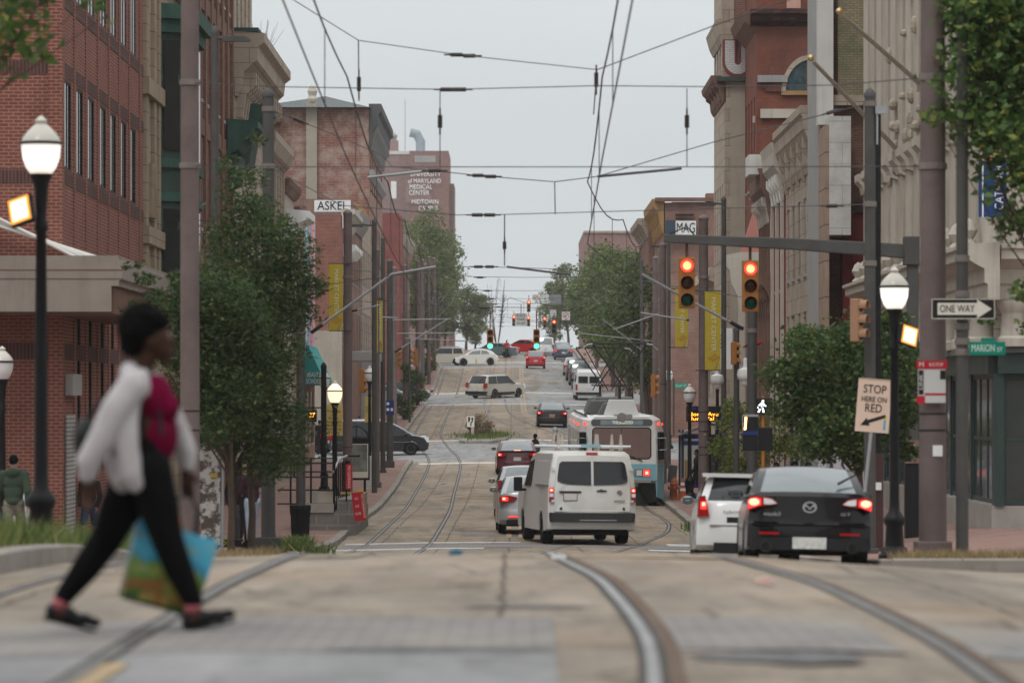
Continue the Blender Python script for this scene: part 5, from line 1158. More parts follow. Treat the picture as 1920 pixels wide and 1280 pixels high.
def span(pts, label, ins=(), r=.009, clamps=()):
    o = wire(pts, r, 'span_wire', label, 'span wire', G_SPAN)
    for px, py, Y, d in ins: insul(o, (PX(px,Y),Y,PZ(py,Y)), d, .42 if d[0] else .5)
    return o
def P3(lst): return [(PX(a,Y),Y,PZ(b,Y)) for a, b, Y in lst]
H1 = (1,0,0); V1 = (0,0,1)
span(P3([(356,155,73),(520,163,71),(840,168,69),(1120,161,67),(1340,163,66),(1560,160,64),(1749,145,62)]), 'upper straight span wire between the two thick mauve poles', [(862,168,69,H1),(838,168,69,H1)])
span(P3([(356,311,73),(560,313,71),(850,313,69),(1289,313,66),(1749,312,62)]), 'lower straight span wire between the two thick mauve poles', [(815,320,69,H1)])
o = span(P3([(420,-60,72),(550,0,72),(672,76,73),(868,104,72),(1120,131,71),(1340,48,68),(1480,0,66),(1900,-160,62)]), 'highest slack span wire dipping over both tracks', [(856,103,72,H1),(880,105,72,H1)])
MB().tube([Vector(P3([(672,76,73)])[0])-o.location, Vector(P3([(673,190,73)])[0])-o.location], .012, 6).build('hanger_rod', wire_mat, o); insul(o, P3([(673,158,73)])[0], V1)
MB().tube([Vector(P3([(1119,131,71)])[0])-o.location, Vector(P3([(1113,215,71)])[0])-o.location], .012, 6).build('hanger_rod', wire_mat, o); insul(o, P3([(1118,150,71)])[0], V1)
o = span(P3([(503,205,82),(600,242,82),(715,290,81),(735,312,81),(905,330,80),(1040,341,80),(1120,331,79),(1340,266,78),(1500,226,78),(1631,194,77)]), 'slack span wire from the dark grey pole to the grey pole with the box', [(896,329,80,H1),(920,331,80,H1),(560,226,82,(1,0,-.4)),(1560,210,77.6,(1,0,.3))])
MB().tube([Vector(P3([(1040,341,80)])[0])-o.location, Vector(P3([(1041,402,80)])[0])-o.location], .012, 6).build('hanger_rod', wire_mat, o)
for k, (a, b) in enumerate((((1120,331,79),(1278,316,79)), ((690,333,81),(815,319,80)), ((950,500,100),(1070,515,100)))):
    q = P3([a, b]); wire(q, .028, 'registration_arm', ('grey registration arm rod near the top of the street over the tram track','pale registration rod over the track on the hospital side','dark registration rod over the middle of the street')[k], 'registration arm', 'registration arms', steel if k == 1 else wire_mat)
o = span(P3([(503,312,82),(640,385,81),(855,403,80),(950,402,80),(1340,391,78),(1631,383,77)]), 'span wire level with the big mast arm lights', [(895,403,80,H1),(918,403,80,H1),(1560,386,77,H1)])
MB().tube([Vector(P3([(946,403,80)])[0])-o.location, Vector(P3([(946,498,80.5)])[0])-o.location], .011, 6).build('hanger_rod', wire_mat, o); insul(o, P3([(946,460,80.2)])[0], V1, .3)
for px in (825, 1288):
    q = P3([(px,166,68.5),(px,312,68.5)]); o = wire(q, .009, 'drop_wire', 'vertical tie wire between the two straight span wires, '+('hospital side' if px < 1000 else 'tram side'), 'tie wire', 'vertical tie wires'); insul(o, P3([(px,228,68.5)])[0], V1, .42, .03)
span(P3([(564,540,104),(860,500,102),(908,500,102),(1070,505,101),(1410,560,100)]), 'span wire under the mast arm between two grey poles', [(897,500,102,H1),(918,500,102,H1)])
for i, (Y, pl, pr, py) in enumerate(((145,652,1330,520),(145.2,652,1319,577),(166,705,1243,545),(193,731,1229,560),(236,739,1190,570),(268,760,1176,575),(300,783,1165,582),(318,792,1157,590),(343,804,1130,595),(366,814,1119,600),(300.5,783,1165,604),(343.5,804,1130,612))):
    q = sagline((PX(pl,Y),Y,PZ(py-14,Y)), (PX(pr,Y),Y,PZ(py-14,Y)), 14*Y/8000)
    span(q, ['first','second','third','fourth','fifth','sixth','seventh','eighth','ninth','tenth','eleventh','twelfth'][i]+' of the thin span wires stacked down the middle of the street', [(960-60+i*7, py, Y, H1)] if i < 6 else [(940,py,Y,H1)])
# cantilever brackets
def cant(pts, label, r=.036):
    q = P3(pts); o = wire(q, r, 'cantilever_arm', label, 'cantilever arm', 'cantilever arms holding the wires', M('arm_pale', (.24,.24,.245), .5, .3, .15))
    e = Vector(q[0])-o.location; d = (Vector(q[1])-Vector(q[0])).normalized(); MB().tube([e, e+d*.35], [r*1.3, r*1.3], 10).build('end_insulator', black, o); return o
cant([(583,624,104),(735,514,104),(817,500,104)], 'long pale cantilever arm crossing in front of the yellow banner pole')
cant([(1394,617,100),(1300,567,100),(1203,514,100)], 'long pale cantilever arm passing behind the red traffic lights')
cant([(651,585,145),(716,571,145)], 'short pale arm from the yellow banner pole', .03); cant([(740,660,193),(840,598,193)], 'slanting pale arm low over the mauve poles')
cant([(1217,668,190),(1130,598,190)], 'slanting pale arm over the tram pantographs'); cant([(1290,600,135),(1202,586,172)], 'pale level arm beyond the second yellow banner', .03)
for i, (a, b, c, d, Y) in enumerate(((700,594,745,596,170),(722,600,845,598,200),(742,625,850,624,240),(760,634,890,640,260),(1235,588,1150,618,200),(1228,640,1090,625,240),(1200,610,1100,612,262))):
    wire(P3([(a,b,Y),(c,d,Y)]), .035, 'registration_arm', ('first','second','third','fourth','fifth','sixth','seventh')[i]+' of the small pale registration rods hung down the street', 'registration arm', 'registration arms', MATS['arm_pale'])
# ---- yellow banners
ban_m = M('banner_yellow', (.47,.36,.035), .7, 0, .1, 2); letter_pale = M('banner_letter', (.72,.68,.5), .7, 0, 0); scr_m = M('script_red', (.5,.12,.06), .7)
def banner(px, y0, y1, Y, w, label, flip, sgn=1, rz_=0, lettering=True):
    h = (y1-y0)*Y/8000
    o = empty('street_banner', (PX(px,Y), Y, PZ(y1,Y)), label, 'banner', 'yellow street banners', rz_)
    MB().box(-w/2,w/2,-.01,.01,0,h).build('cloth', ban_m, o)
    for z in (0, h): MB().tube([(-w/2-.3 if sgn > 0 else -w/2,0,z),(w/2 if sgn > 0 else w/2+.3,0,z)], .018, 6).build('rod', black, o)
    if lettering:
        text('MARKET CENTER', .2, letter_pale, o, (.02,-.016,h*.58), rot=(R(90),R(90),0), width=h*.68)
        for k in range(2): text(('On the','Avenue')[k], .14, scr_m, o, (-.02+.1*k,-.016,h*.17-k*.06), rot=(R(90),R(-35),0), width=w*.6)
        for k in range(3): MB().prism([(w*.1+k*.05,.02),(w*.14+k*.05,.02),(w*.3+k*.04,.3),(w*.26+k*.04,.26)], -.016, -.011, 'Y').build('brush_mark', (scr_m, M('script_navy', (.06,.06,.2), .7), M('script_pale', (.6,.5,.4), .7))[k], o)
    return o
banner(629.5, 494, 620, 144.8, .47, 'yellow market banner on the mauve pole beside the lit lamp', 1, -1)
banner(711, 563, 662, 166, .5, 'yellow market banner seen nearly edge-on between two mauve poles', 1, -1, R(62))
banner(1336.5, 545, 694, 134.8, .5, 'larger yellow market banner on the tram stop pole under the red light', 1, 1)
banner(1278, 541, 651, 171.8, .52, 'smaller yellow market banner half hidden by the red traffic light', 1, 1)
banner(703, 560, 662, 165.9, .05, 'thin yellow banner edge on the far side of the mauve pole', 1, -1, 0, False)
# ---- signs
def plate(name, px, py, Y, w, h, mat, label, cat='sign', rot=0, tilt=0, back=True, bev=0, group=None):
    o = MB().box(-w/2,w/2,-.008,.008,-h/2,h/2).build(name, mat, bev=bev); o.location = (PX(px,Y),Y,PZ(py,Y)); o.rotation_euler = (0,tilt,rot); return tag(o, label, cat, group)
sg_w = M('sign_face_white', (.66,.62,.55), .5, 0, .05); sg_k = M('sign_ink', (.012,.012,.012), .5); sg_g = M('sign_green', (.0,.19,.13), .45, 0, .05); sg_b = M('sign_face_blue', (.012,.03,.15), .45, 0, .05); sg_r = M('sign_face_red', (.4,.012,.025), .45, 0, .08)
o = plate('one_way_sign', 1806, 579, 61.4, .92, .3, sg_k, 'black and white one way arrow sign on the plain grey pole')
MB().prism([(-.37,-.085),(.2,-.085),(.2,-.135),(.41,0),(.2,.135),(.2,.085),(-.37,.085)], -.013, -.008, 'Y').build('arrow', sg_w, o); text('ONE WAY', .15, sg_k, o, (-.09,-.017,0), width=.5)
for q in ((-.45,.45,.135,.145),(-.45,.45,-.145,-.135),(-.455,-.445,-.145,.145),(.445,.455,-.145,.145)): MB().box(q[0],q[1],-.012,-.008,q[2],q[3]).build('border', sg_w, o)
o = plate('stop_here_sign', 1638, 760, 72, .57, .9, M('sign_peach', (.66,.5,.40), .55, 0, .05), 'leaning pale sign reading stop here on red with an arrow', tilt=R(4.5), bev=0)
for t_, z, s_, wd in (('STOP',.27,.2,.38),('HERE ON',.1,.13,.42),('RED',-.05,.2,.28)): text(t_, s_, sg_k, o, (0,-.012,z), width=wd)
MB().prism([(.2,-.14),(.22,-.19),(-.06,-.3),(-.04,-.34),(-.2,-.345),(-.1,-.21),(-.085,-.25)], -.013, -.009, 'Y').build('arrow', sg_k, o)
MB().box(.19,.225,-.013,-.009,-.4,-.24).build('sticker', M('sticker_blue', (.05,.35,.5), .5), o); MB().box(.19,.225,-.013,-.009,-.24,-.14).build('sticker', M('sticker_yellow', (.5,.4,.05), .5), o)
MB().tube([(.0,.03,-.3),(-.06,.03,PZ(1030,72)-PZ(760,72))], .03, 8).build('post', steel, o)
MB().box(-.285,.285,-.0095,-.0085,.43,.437).build('border', sg_k, o)
o = plate('street_name_sign', 1851, 653, 61.45, .52, .19, sg_g, 'green street sign reading Marion St on the plain grey pole'); text('MARION', .15, M('sign_letter', (.6,.75,.68), .5), o, (-.06,-.012,0), width=.33); text('ST', .09, MATS['sign_letter'], o, (.18,-.012,-.02), width=.08)
MB().box(-.09,.12,-.006,.006,.1,.15).build('number_plate', sg_g, o)
o = plate('bus_stop_sign', 1747, 716, 61.7, .4, .6, M('sign_pale', (.5,.5,.49), .5, 0, .05), 'red and white bus stop sign strapped to the thick mauve pole')
MB().box(-.225,.225,-.016,-.008,.19,.31).build('header', sg_r, o); MB().box(-.22,-.1,-.016,-.008,-.31,-.2).build('footer', sg_r, o); MB().box(-.19,-.12,-.016,-.0085,-.18,.17).build('route_strip', sg_k, o); MB().box(.12,.2,-.014,-.0085,.04,.17).build('route_box', sg_k, o); MB().box(-.1,.2,-.014,-.0085,-.19,-.16).build('red_line', sg_r, o)
text('BUS STOP', .07, sg_w, o, (.06,-.02,.25), width=.2); text('M', .1, sg_w, o, (-.15,-.02,.25)); text('LINK', .07, sg_w, o, (-.155,-.02,.0), rot=(R(90),R(-90),0), width=.22)
o = plate('street_name_sign', 1277, 723, 235, .72, .3, sg_g, 'green street sign reading Clay St beyond the tram stop', group='green street name signs'); text('CLAY ST', .22, MATS['sign_letter'], o, (0,-.012,0), width=.6); MB().tube([(-.4,.1,-2.8),(-.4,.1,.4)], .05, 8).build('post', pole_grey, o)
o = plate('no_turn_sign', 977, 599, 300, .86, .88, M('sign_offwhite', (.55,.57,.55), .5), 'white no turn on red sign hung over the tracks')
for t_, z in (('NO',.26),('TURN',0),('ON RED',-.26)): text(t_, .24, sg_k, o, (0,-.012,z), width=.6 if z else .5)
MB().box(-.42,.42,-.012,-.0085,.40,.42).build('border', sg_k, o); MB().tube([(0,.02,.4),(0,.02,1.1)], .03, 6).build('hanger', black, o)
def noturn(px, py, Y, s, lab):
    o = plate('no_turn_symbol_sign', px, py, Y, s, s, MATS['sign_offwhite'], lab); MB().loft([[(s*.4*math.cos(a),-.012,s*.4*math.sin(a)),(s*.33*math.cos(a),-.012,s*.33*math.sin(a))] for a in [2*math.pi*k/20 for k in range(21)]], closed=False, caps=False).build('ring', sg_r, o)
    MB().cbox((0,-.013,0), (s*.7,.004,s*.07), (0,R(-40),0)).build('slash', sg_r, o); MB().prism([(-s*.2,-s*.05),(.0,-s*.05),(.0,-s*.2),(s*.06,-s*.2),(s*.06,s*.05),(-s*.1,s*.05),(-s*.1,s*.12),(-s*.24,0)], -.011, -.009, 'Y').build('arrow', sg_k, o)
noturn(1061, 592, 330, .62, 'white no-turn symbol sign in front of the hillside trees'); noturn(1004, 558, 400, .6, 'small far no-turn symbol sign over the crest')
o = plate('overhead_sign', 1042, 561, 420, 1.1, .95, M('sign_backside', (.2,.2,.21), .6), 'dark back of a sign hung over the crest'); o = plate('overhead_sign', 1022, 561, 421, .75, .9, MATS['sign_offwhite'], 'pale sign hung beside the dark sign back over the crest'); MB().box(-.03,.03,-.02,-.01,-.2,.2).build('symbol', sg_k, o)
o = plate('overhead_sign', 1037, 586, 360, .55, .5, MATS['sign_offwhite'], 'small pale sign above the far red light by the trees')
o = plate('transit_sign', 731, 764, 192.5, .37, .66, sg_b, 'small blue transit sign with white symbols on the greyish pole')
for x, z in ((-.09,.18),(-.09,-.08)): MB().lathe([(.07,-.012),(.07,-.009)], (x,0,z), 14, 'Y').build('symbol', sg_w, o)
MB().box(.04,.14,-.012,-.009,-.15,-.02).build('symbol', sg_w, o)
o = plate('ticket_sign', 625.5, 787, 127, .54, .93, M('sign_ticket', (.52,.40,.13), .5, 0, .05), 'yellow sign about tickets before boarding behind the lit lamp'); 
for k, t_ in enumerate(('Ticket','or','Pass','Required','Before','Boarding','Train')): text(t_, .09, sg_k, o, (0,-.012,.26-k*.105), width=min(.44, .07*len(t_)))
MB().tube([(.0,.03,-.45),(.0,.03,-1.9)], .04, 8).build('post', pole_black, o); MB().prism([(-.05,.36),(.05,.33),(.06,.41),(.0,.43)], -.012, -.009, 'Y').build('symbol', sg_k, o)
o = plate('ticket_sign', 692, 757+10, 196, .4, 1.2, MATS['sign_ticket'], 'second yellow ticket sign half hidden by the mauve pole'); text('Required\nBefore\nBoarding', .09, sg_k, o, (0,-.012,0), width=.34)
o = plate('keep_right_sign', 882.5, 790, 236.6, .42, .6, sg_w, 'black and white keep-right arrow sign on the traffic island')
MB().prism([(-.02,-.24),(.04,-.24),(.04,-.1),(.12,.0),(.12,.12),(.17,.12),(.09,.25),(.01,.12),(.06,.12),(.06,.02),(-.02,-.08)], -.013, -.009, 'Y').build('arrow', sg_k, o); MB().prism([(-.14,.25),(-.02,.25),(-.05,.02),(-.11,-.06),(-.14,-.02)], -.013, -.009, 'Y').build('island_mark', sg_k, o)
z0 = rz(-2.2,236.6)+.1-PZ(790,236.6); MB().tube([(.06,.03,.0),(.14,.03,z0)], .03, 8).build('post', pole_grey, o); MB().cbox((.1,-.01,-.55), (.16,.02,.5)).build('striped_marker', M('sign_orange_white', (.5,.36,.3), .6), o)
tp = thing('flexible_post', MB().tube([(0,0,0),(0,0,.62)], [.06,.05], 10), M('post_yellow', (.5,.3,.03), .6), (PX(893,386),386,rz(0,386)), 'yellow flexible post standing in front of the white beetle car', 'post')
# ================================================================ vehicles (nose towards +y, tail towards the camera)
def paint(name, c, rough=.28, metal=.0, coat=.6): return M('paint_'+name, c, rough, metal, .05, .7, coat=coat)
trim_m = M('car_trim', (.012,.012,.013), .6, 0, .1, spec=.25); car_glass = M('car_glass', (.012,.015,.016), .04, 0, 0, spec=.5, ior=1.45); badge_m = M('badge_silver', (.42,.42,.43), .3, .2, 0); rim_m = M('alloy', (.4,.4,.41), .3, .8, .1)
rear_glass = M('rear_glass', (.07,.095,.10), .06, 0, .15, .8, spec=.8, ior=1.7, coat=.6)
plate_m = M('number_plate', (.55,.55,.53), .4, 0, .2, 18); under_m = M('underbody', (.01,.01,.01), .9, 0, .2)
def patchgrid(S, t0, t1, s0, s1, nt, ns, off, ctr):
    """a skin panel laid just outside a curved surface"""
    mb = MB(); P = [[Vector(S(t0+(t1-t0)*i/nt, s0+(s1-s0)*j/ns)) for j in range(ns+1)] for i in range(nt+1)]
    vs = []
    for i in range(nt+1):
        for j in range(ns+1):
            a = P[min(i+1,nt)][j]-P[max(i-1,0)][j]; b = P[i][min(j+1,ns)]-P[i][max(j-1,0)]; n = a.cross(b).normalized()
            if n.dot(P[i][j]-ctr) < 0: n = -n
            vs.append(P[i][j]+n*off)
    k = ns+1; fs = [(i*k+j,(i+1)*k+j,(i+1)*k+j+1,i*k+j+1) for i in range(nt) for j in range(ns)]
    return mb.add(vs, fs)
def arch(yc, r, z0, n=9):
    a0 = math.asin(max(-1, min(1, (z0-.31)/r))); return [(yc+r*math.cos(a), .31+r*math.sin(a)) for a in [a0+(math.pi-2*a0)*k/n for k in range(n+1)]]
def wheel(root, x, y, r=.31, wd=.2, rim=rim_m):
    s = 1 if x > 0 else -1
    w = MB().lathe([(r*.62,-wd/2),(r*.93,-wd/2),(r,-wd*.32),(r,wd*.32),(r*.93,wd/2),(r*.62,wd/2)], (0,0,0), 22, 'X').build('wheel', rubber, root, smooth=40); w.location = (x-s*wd/2, y, r)
    mb = MB().lathe([(r*.64,s*wd*.38),(r*.64,s*wd*.5),(r*.56,s*wd*.5),(r*.5,s*wd*.3),(.06,s*wd*.36),(.05,s*wd*.46),(.005,s*wd*.46)], (0,0,0), 18, 'X')
    for k in range(5):
        a = 2*math.pi*k/5; mb.cbox((s*wd*.42, r*.32*math.cos(a), r*.32*math.sin(a)), (.02, r*.14, r*.56), (a-math.pi/2+math.pi,0,0))
    mb.build('rim', rim, w, smooth=40)
def car(name, label, cat, col, L, W, H, zt, zbelt, cab, zh=.72, wb=2.6, wr=.31, tail='sedan', rear=rear_glass, group=None, mir=True, low=None, tum=.06, roofw=.74, lit=True, rback=None, hoody=None, bare=False):
    """cab: rear base, rear roof, front roof, front base of the cabin along y"""
    o = empty(name, (0,0,0), label, cat, group)
    a = L/2; yf, yr = wb/2+.08, -wb/2+.08; R_ = wr+.065
    y0, y1, y2, y3 = cab
    rb = rback or [(-a+.02,.36),(-a,.52),(-a+.035,.60),(-a+.05,.66),(-a+.07,zt-.08),(-a+.11,zt)]
    prof = [(-a+.14,.24)] + rb + [(y0,zbelt),(0,zbelt),(y3,zbelt-.02),(hoody or a-.5,zh+.04),(a-.2,zh-.06),(a-.03,.6),(a,.48),(a-.04,.3),(a-.2,.2)]
    prof += arch(yf, R_, .2) + arch(yr, R_, .22)
    zc = zbelt
    rings = []
    for t in (-1,-.97,-.86,-.5,0,.5,.86,.97,1):
        g = abs(t)**6; e = max(0, (abs(t)-.9)/.1)
        rg = []
        for y, z in prof:
            k = min(1, max(0, (abs(y)-a+.55)/.55)); yy = y - math.copysign(.13*g*k**.5, y)
            x = t*W/2*(1-tum*max(0,(z-.62))/.4*1.0 - .03*k*k); zz = z-(.035*e if z > zc-.2 else 0)+(.03*e if z < .3 else 0)
            rg.append((x, yy, zz+ (.02*(1-t*t) if z > zc-.25 else 0)))
        rings.append(rg)
    body = MB().loft(rings).build('body', col, o, smooth=32)
    MB().box(-W/2*.86,W/2*.86,-a+.25,a-.3,.19,.34).build('underbody', under_m, o)
    # cabin
    wbl, wrf = W*.93, W*roofw
    ln = [((y0,zbelt-.02),(y1,H)),((y1,H),(y2,H)),((y2,H),(y3,zbelt-.03))]
    def prof_pt(s):
        k = min(2, int(s)); f = s-k; (ya,za),(yb,zb) = ln[k]; z = za+(zb-za)*f; y = ya+(yb-ya)*f
        if k == 0: z += .05*math.sin(math.pi*f); 
        if k == 1: z += -.035*(2*f-1)**2+.0
        if k == 0 and f > .8: z -= .0
        if k == 2: z += .05*math.sin(math.pi*f)
        if k == 0: z = min(z, H-.0)
        return y, z
    def S(t, s):
        y, z = prof_pt(s); q = max(0, min(1, (z-zbelt)/(H-zbelt))); x = t*(wbl+(wrf-wbl)*q)/2
        edge = t*t
        return (x, y+(.10*edge*(1 if s < 1.2 else (-1 if s > 1.8 else 0))), z-.045*edge*q)
    ss = [0,.2,.4,.6,.8,.93,1,1.1,1.3,1.5,1.7,1.9,2,2.07,2.2,2.4,2.6,2.8,3]
    MB().loft([[S(t, s) for s in ss] for t in (-1,-.93,-.75,-.4,0,.4,.75,.93,1)]).build('cabin', col, o, smooth=38)
    c = Vector((0,(y0+y3)/2,zbelt))
    patchgrid(S, -.84, .84, .1, .9, 8, 5, .006, c).build('rear_window', rear, o, smooth=True)
    patchgrid(S, -.86, .86, 2.12, 2.92, 8, 4, .006, c).build('windscreen', car_glass, o, smooth=True)
    for sd in (-1, 1):
        yb = (y1+y2)/2-.15
        for q in ([(y0+.22+.1*(y1-y0>.35),zbelt+.04),(yb-.04,zbelt+.04),(yb-.04,H-.1),(y1+.1,H-.11)], [(yb+.04,zbelt+.04),(y3-.25,zbelt+.04),(y2+.02,H-.1),(yb+.04,H-.1)]):
            pts = []
            for y, z in q:
                f = max(0, (z-zbelt)/(H-zbelt)); pts.append((sd*((wbl+(wrf-wbl)*f)/2+.012), y, z))
            MB().add(pts+[(p[0]-sd*.02,p[1],p[2]) for p in pts], [(0,1,2,3),(7,6,5,4),(0,4,5,1),(1,5,6,2),(2,6,7,3),(3,7,4,0)]).build('side_window', car_glass, o)
        if mir:
            m = MB().ball((sd*(W/2+.06), y3-.42, zbelt+.06), (.11,.07,.075), 10, 8).build('mirror', low or col, o, smooth=True); MB().cbox((sd*(W/2+.06), y3-.475, zbelt+.06), (.16,.02,.1)).build('mirror_glass', rear_glass, m)
        for yy in (yf, yr): wheel(o, sd*(W/2-.015), yy, wr)
        if lit is not None and not bare:
            if tail == 'sedan':
                q = [(W*.49,zt-.23),(W*.49,zt-.08),(W*.36,zt-.05),(W*.24,zt-.10),(W*.3,zt-.2)]
                t = MB().prism([(sd*x,z) for x, z in q], -a+.0, -a+.16, 'Y').build('tail_light', tail_red, o); MB().cbox((sd*W*.41,-a-.004,zt-.14), (.15,.02,.1)).build('lit_bulb', tail_lit, t)
                if lit: MB().cbox((sd*W*.425,-a-.01,zt-.135), (.07,.02,.055)).build('lit_bulb', tail_hot, t)
            elif tail == 'hatch':
                q = [(W*.48,zt-.22),(W*.47,zt+.1),(W*.41,zt+.12),(W*.37,zt-.2)]
                t = MB().prism([(sd*x,z) for x, z in q], -a-.0, -a+.3, 'Y').build('tail_light', tail_red, o)
                if lit: MB().cbox((sd*W*.425,-a-.006,zt-.04), (.09,.02,.12)).build('lit_bulb', tail_lit, t); MB().cbox((sd*W*.425,-a-.012,zt-.02), (.05,.02,.06)).build('lit_bulb', tail_hot, t)
            h = MB().prism([(sd*W*.46,.64),(sd*W*.45,zh),(sd*W*.3,zh-.02),(sd*W*.32,.6)], a-.3, a-.06, 'Y').build('headlight', white_lens, o)
    if not bare: MB().box(-.16,.16,-a-.012,-a+.06,.62 if tail=='sedan' else .6,.78 if tail == 'sedan' else .75).build('number_plate', plate_m, o)
    return o
def place(o, px, Y, yaw=0, front=False, dz=0, wb=2.7, X=None):
    """stands a vehicle on the road, tilted with the slope; Y is where its tail stands"""
    x = PX(px, Y) if X is None else X
    o.rotation_mode = 'XYZ'; cy, sy = math.cos(R(yaw)), math.sin(R(yaw))
    zf, zr = rz(x-sy*wb/2, Y+cy*wb/2), rz(x+sy*wb/2, Y-cy*wb/2)
    zl, zg = rz(x-cy*.7, Y-sy*.7), rz(x+cy*.7, Y+sy*.7)
    m = Matrix.Rotation(R(yaw), 4, 'Z') @ Matrix.Rotation(math.atan2(zf-zr, wb), 4, 'X') @ Matrix.Rotation(-math.atan2(zg-zl, 1.4), 4, 'Y')
    o.rotation_euler = m.to_euler(); o.location = (x, Y, (zf+zr)/2+dz+.012)
    return o
# --- black sedan in front
k = paint('black', (.005,.004,.005), .2, coat=.25)
rbm = [(-2.29,.30),(-2.30,.52),(-2.285,.60),(-2.235,.64),(-2.225,.70),(-2.2,.98),(-2.13,1.04),(-1.98,1.05)]
o = car('parked_sedan', 'black sedan at the stop line with glowing tail lights and a winged oval badge', 'car', k, 4.6, 1.755, 1.46, 1.02, 1.0, (-1.85,-.95,.35,1.25), tail=None, rback=rbm, zh=.82, low=k, bare=True)
a = 2.3
for sd in (-1, 1):
    t = MB().loft([[(sd*x,-a+d,z) for x, z in [(.85,.79),(.865,.9),(.82,.99),(.66,.985),(.52,.96),(.44,.885),(.56,.86),(.7,.845)]] for d in (.04,.3)]).build('tail_light', tail_red, o)
    MB().prism([(sd*x,z) for x, z in [(.64,.88),(.64,.965),(.53,.945),(.46,.892),(.56,.875)]], -a+.03, -a+.2, 'Y').build('reverse_lens', white_lens, t)
    MB().prism([(sd*x,z) for x, z in [(.85,.81),(.855,.93),(.76,.965),(.68,.95),(.68,.87)]], -a+.028, -a+.1, 'Y').build('lit_bulb', tail_lit, t); MB().ball((sd*.775,-a+.03,.905), (.075,.03,.05), 12, 8).build('lit_bulb', tail_hot, t, smooth=True)
    MB().box(sd*.42,sd*.70,-a-.012,-a+.02,.46,.495).build('reflector', tail_red, o)
    e = MB().lathe([(.085,-a-.02),(.085,-a+.1),(.06,-a+.1),(.06,-a-.02)], (sd*.6,0,.3), 18, 'Y').build('exhaust', M('exhaust', (.05,.05,.05), .35, .8, .1), o, smooth=40)
MB().loft([[(x*s,-a+d,z) for x, z in [(-.80,.42),(.80,.42),(.84,.25),(-.84,.25)]] for d, s in ((-.005,1),(.2,1))]).build('bumper_insert', trim_m, o)
MB().box(-.235,.235,-a-.02,-a+.02,.27,.43).build('number_plate', plate_m, o)
MB().box(-.16,.16,-a+.01,-a+.04,.49,.52).build('bumper_groove', trim_m, o); MB().box(-.82,.82,-a-.006,-a+.06,.585,.61).build('bumper_edge', k, o)
bad = MB().loft([[( .098*math.cos(q)*s,-a+.078-d,.848+.078*math.sin(q)*s) for q in [2*math.pi*k_2/24 for k_2 in range(24)]] for s, d in ((1,0),(1,.016),(.78,.016),(.78,0))], caps=False).build('badge', badge_m, o, smooth=40)
MB().prism([(-.078,.871),(-.043,.88),(0,.836),(.043,.88),(.078,.871),(.066,.848),(.043,.86),(0,.813),(-.043,.86),(-.066,.848)], -a+.055, -a+.075, 'Y').build('wing_emblem', badge_m, bad)
text('mazda3', .075, badge_m, o, (-.52,-a+.05,.745), width=.23); text('GT', .055, badge_m, o, (.5,-a+.06,.755), width=.14)
MB().box(-.18,.18,-a+.11,-a+.13,.985,1.0).build('brake_lamp', M('tail_dim', (.12,.01,.012), .4), o)
MB().tube([(.68,-1.42,1.33),(.42,-1.62,1.19)], [.012,.02], 6).build('wiper', black, o); MB().prism([(-.04,0),(.04,0),(.0,.06)], -.95, -.8, 'Y').build('aerial', black, o, loc=(0,.1,1.445))
place(o, 1502, 61.4, -1.2)
# --- white hatchback
wh = paint('white', (.62,.62,.61), .3)
o = car('parked_hatchback', 'white hatchback in front of the black sedan, its left tail light lit', 'car', wh, 4.0, 1.70, 1.46, .98, .98, (-1.88,-1.25,.3,1.35), tail='hatch', zh=.85, wb=2.55, rear=car_glass, rback=[(-1.98,.32),(-2.0,.5),(-1.97,.7),(-1.93,.95),(-1.9,.99)], low=M('mirror_grey', (.25,.3,.3), .3))
MB().prism([(-.72,1.40),(.72,1.40),(.74,1.46),(-.74,1.46)], -1.5, -1.15, 'Y').build('roof_spoiler', wh, o)
MB().box(-.62,.62,-1.99,-1.9,.62,.64).build('tailgate_line', M('gap_grey', (.2,.2,.2), .6), o); MB().cbox((-.25,-1.965,.72), (.2,.02,.09)).build('bumper_sticker', trim_m, o); text('hybrid', .07, chrome, o, (-.28,-1.965,.85), width=.25)
MB().box(-.55,.55,-1.99,-1.7,.2,.36).build('lower_trim', trim_m, o)
place(o, 1394, 69.4, -1)
# --- white panel van
vw = M('paint_van', (.66,.655,.63), .4, 0, .05, .5, coat=.3, dirt=(.5,.46,.40))
o = empty('panel_van', (0,0,0), 'white panel van with dark rear door windows, roof rack and black bumper', 'van')
L, W, H = 6.1, 2.02, 2.13; a = L/2
pr = [(-a+.1,.36),(-a+.03,.5),(-a,.62),(-a+.01,1.15),(-a+.06,1.5),(-a+.16,2.02),(-a+.24,2.10),(-a+.4,2.13),(.4,2.13),(1.0,2.08),(1.25,1.98),(1.95,1.32),(2.1,1.28),(2.85,1.18),(3.0,1.05),(3.05,.6),(3.0,.38),(2.8,.3)]+arch(2.0,.46,.3)+arch(-1.65,.46,.3)
rings = []
for t in (-1,-.975,-.88,-.5,0,.5,.88,.975,1):
    e = max(0,(abs(t)-.88)/.12); rg = []
    for y, z in pr:
        q = max(0,(z-1.05)/1.1); kk = min(1, max(0, (abs(y)-a+.5)/.5))
        rg.append((t*W/2*(1-.14*q**1.4), y-math.copysign(.10*abs(t)**8*kk, y), z-.06*e*(q>.7)))
    rings.append(rg)
MB().loft(rings).build('body', vw, o, smooth=30)
MB().box(-.85,.85,-a+.3,a-.3,.22,.5).build('underbody', under_m, o)
vb = MB().loft([[(x*s,-a+d,z) for x, z in [(-.94,.52),(.94,.52),(.96,.68),(.95,.735),(-.95,.735),(-.96,.68)]] for d, s in ((.3,1.02),(.02,1.03),(-.07,.99),(-.09,.97))]).build('bumper', M('bumper_black', (.035,.035,.035), .6, 0, .15), o, bev=.01)
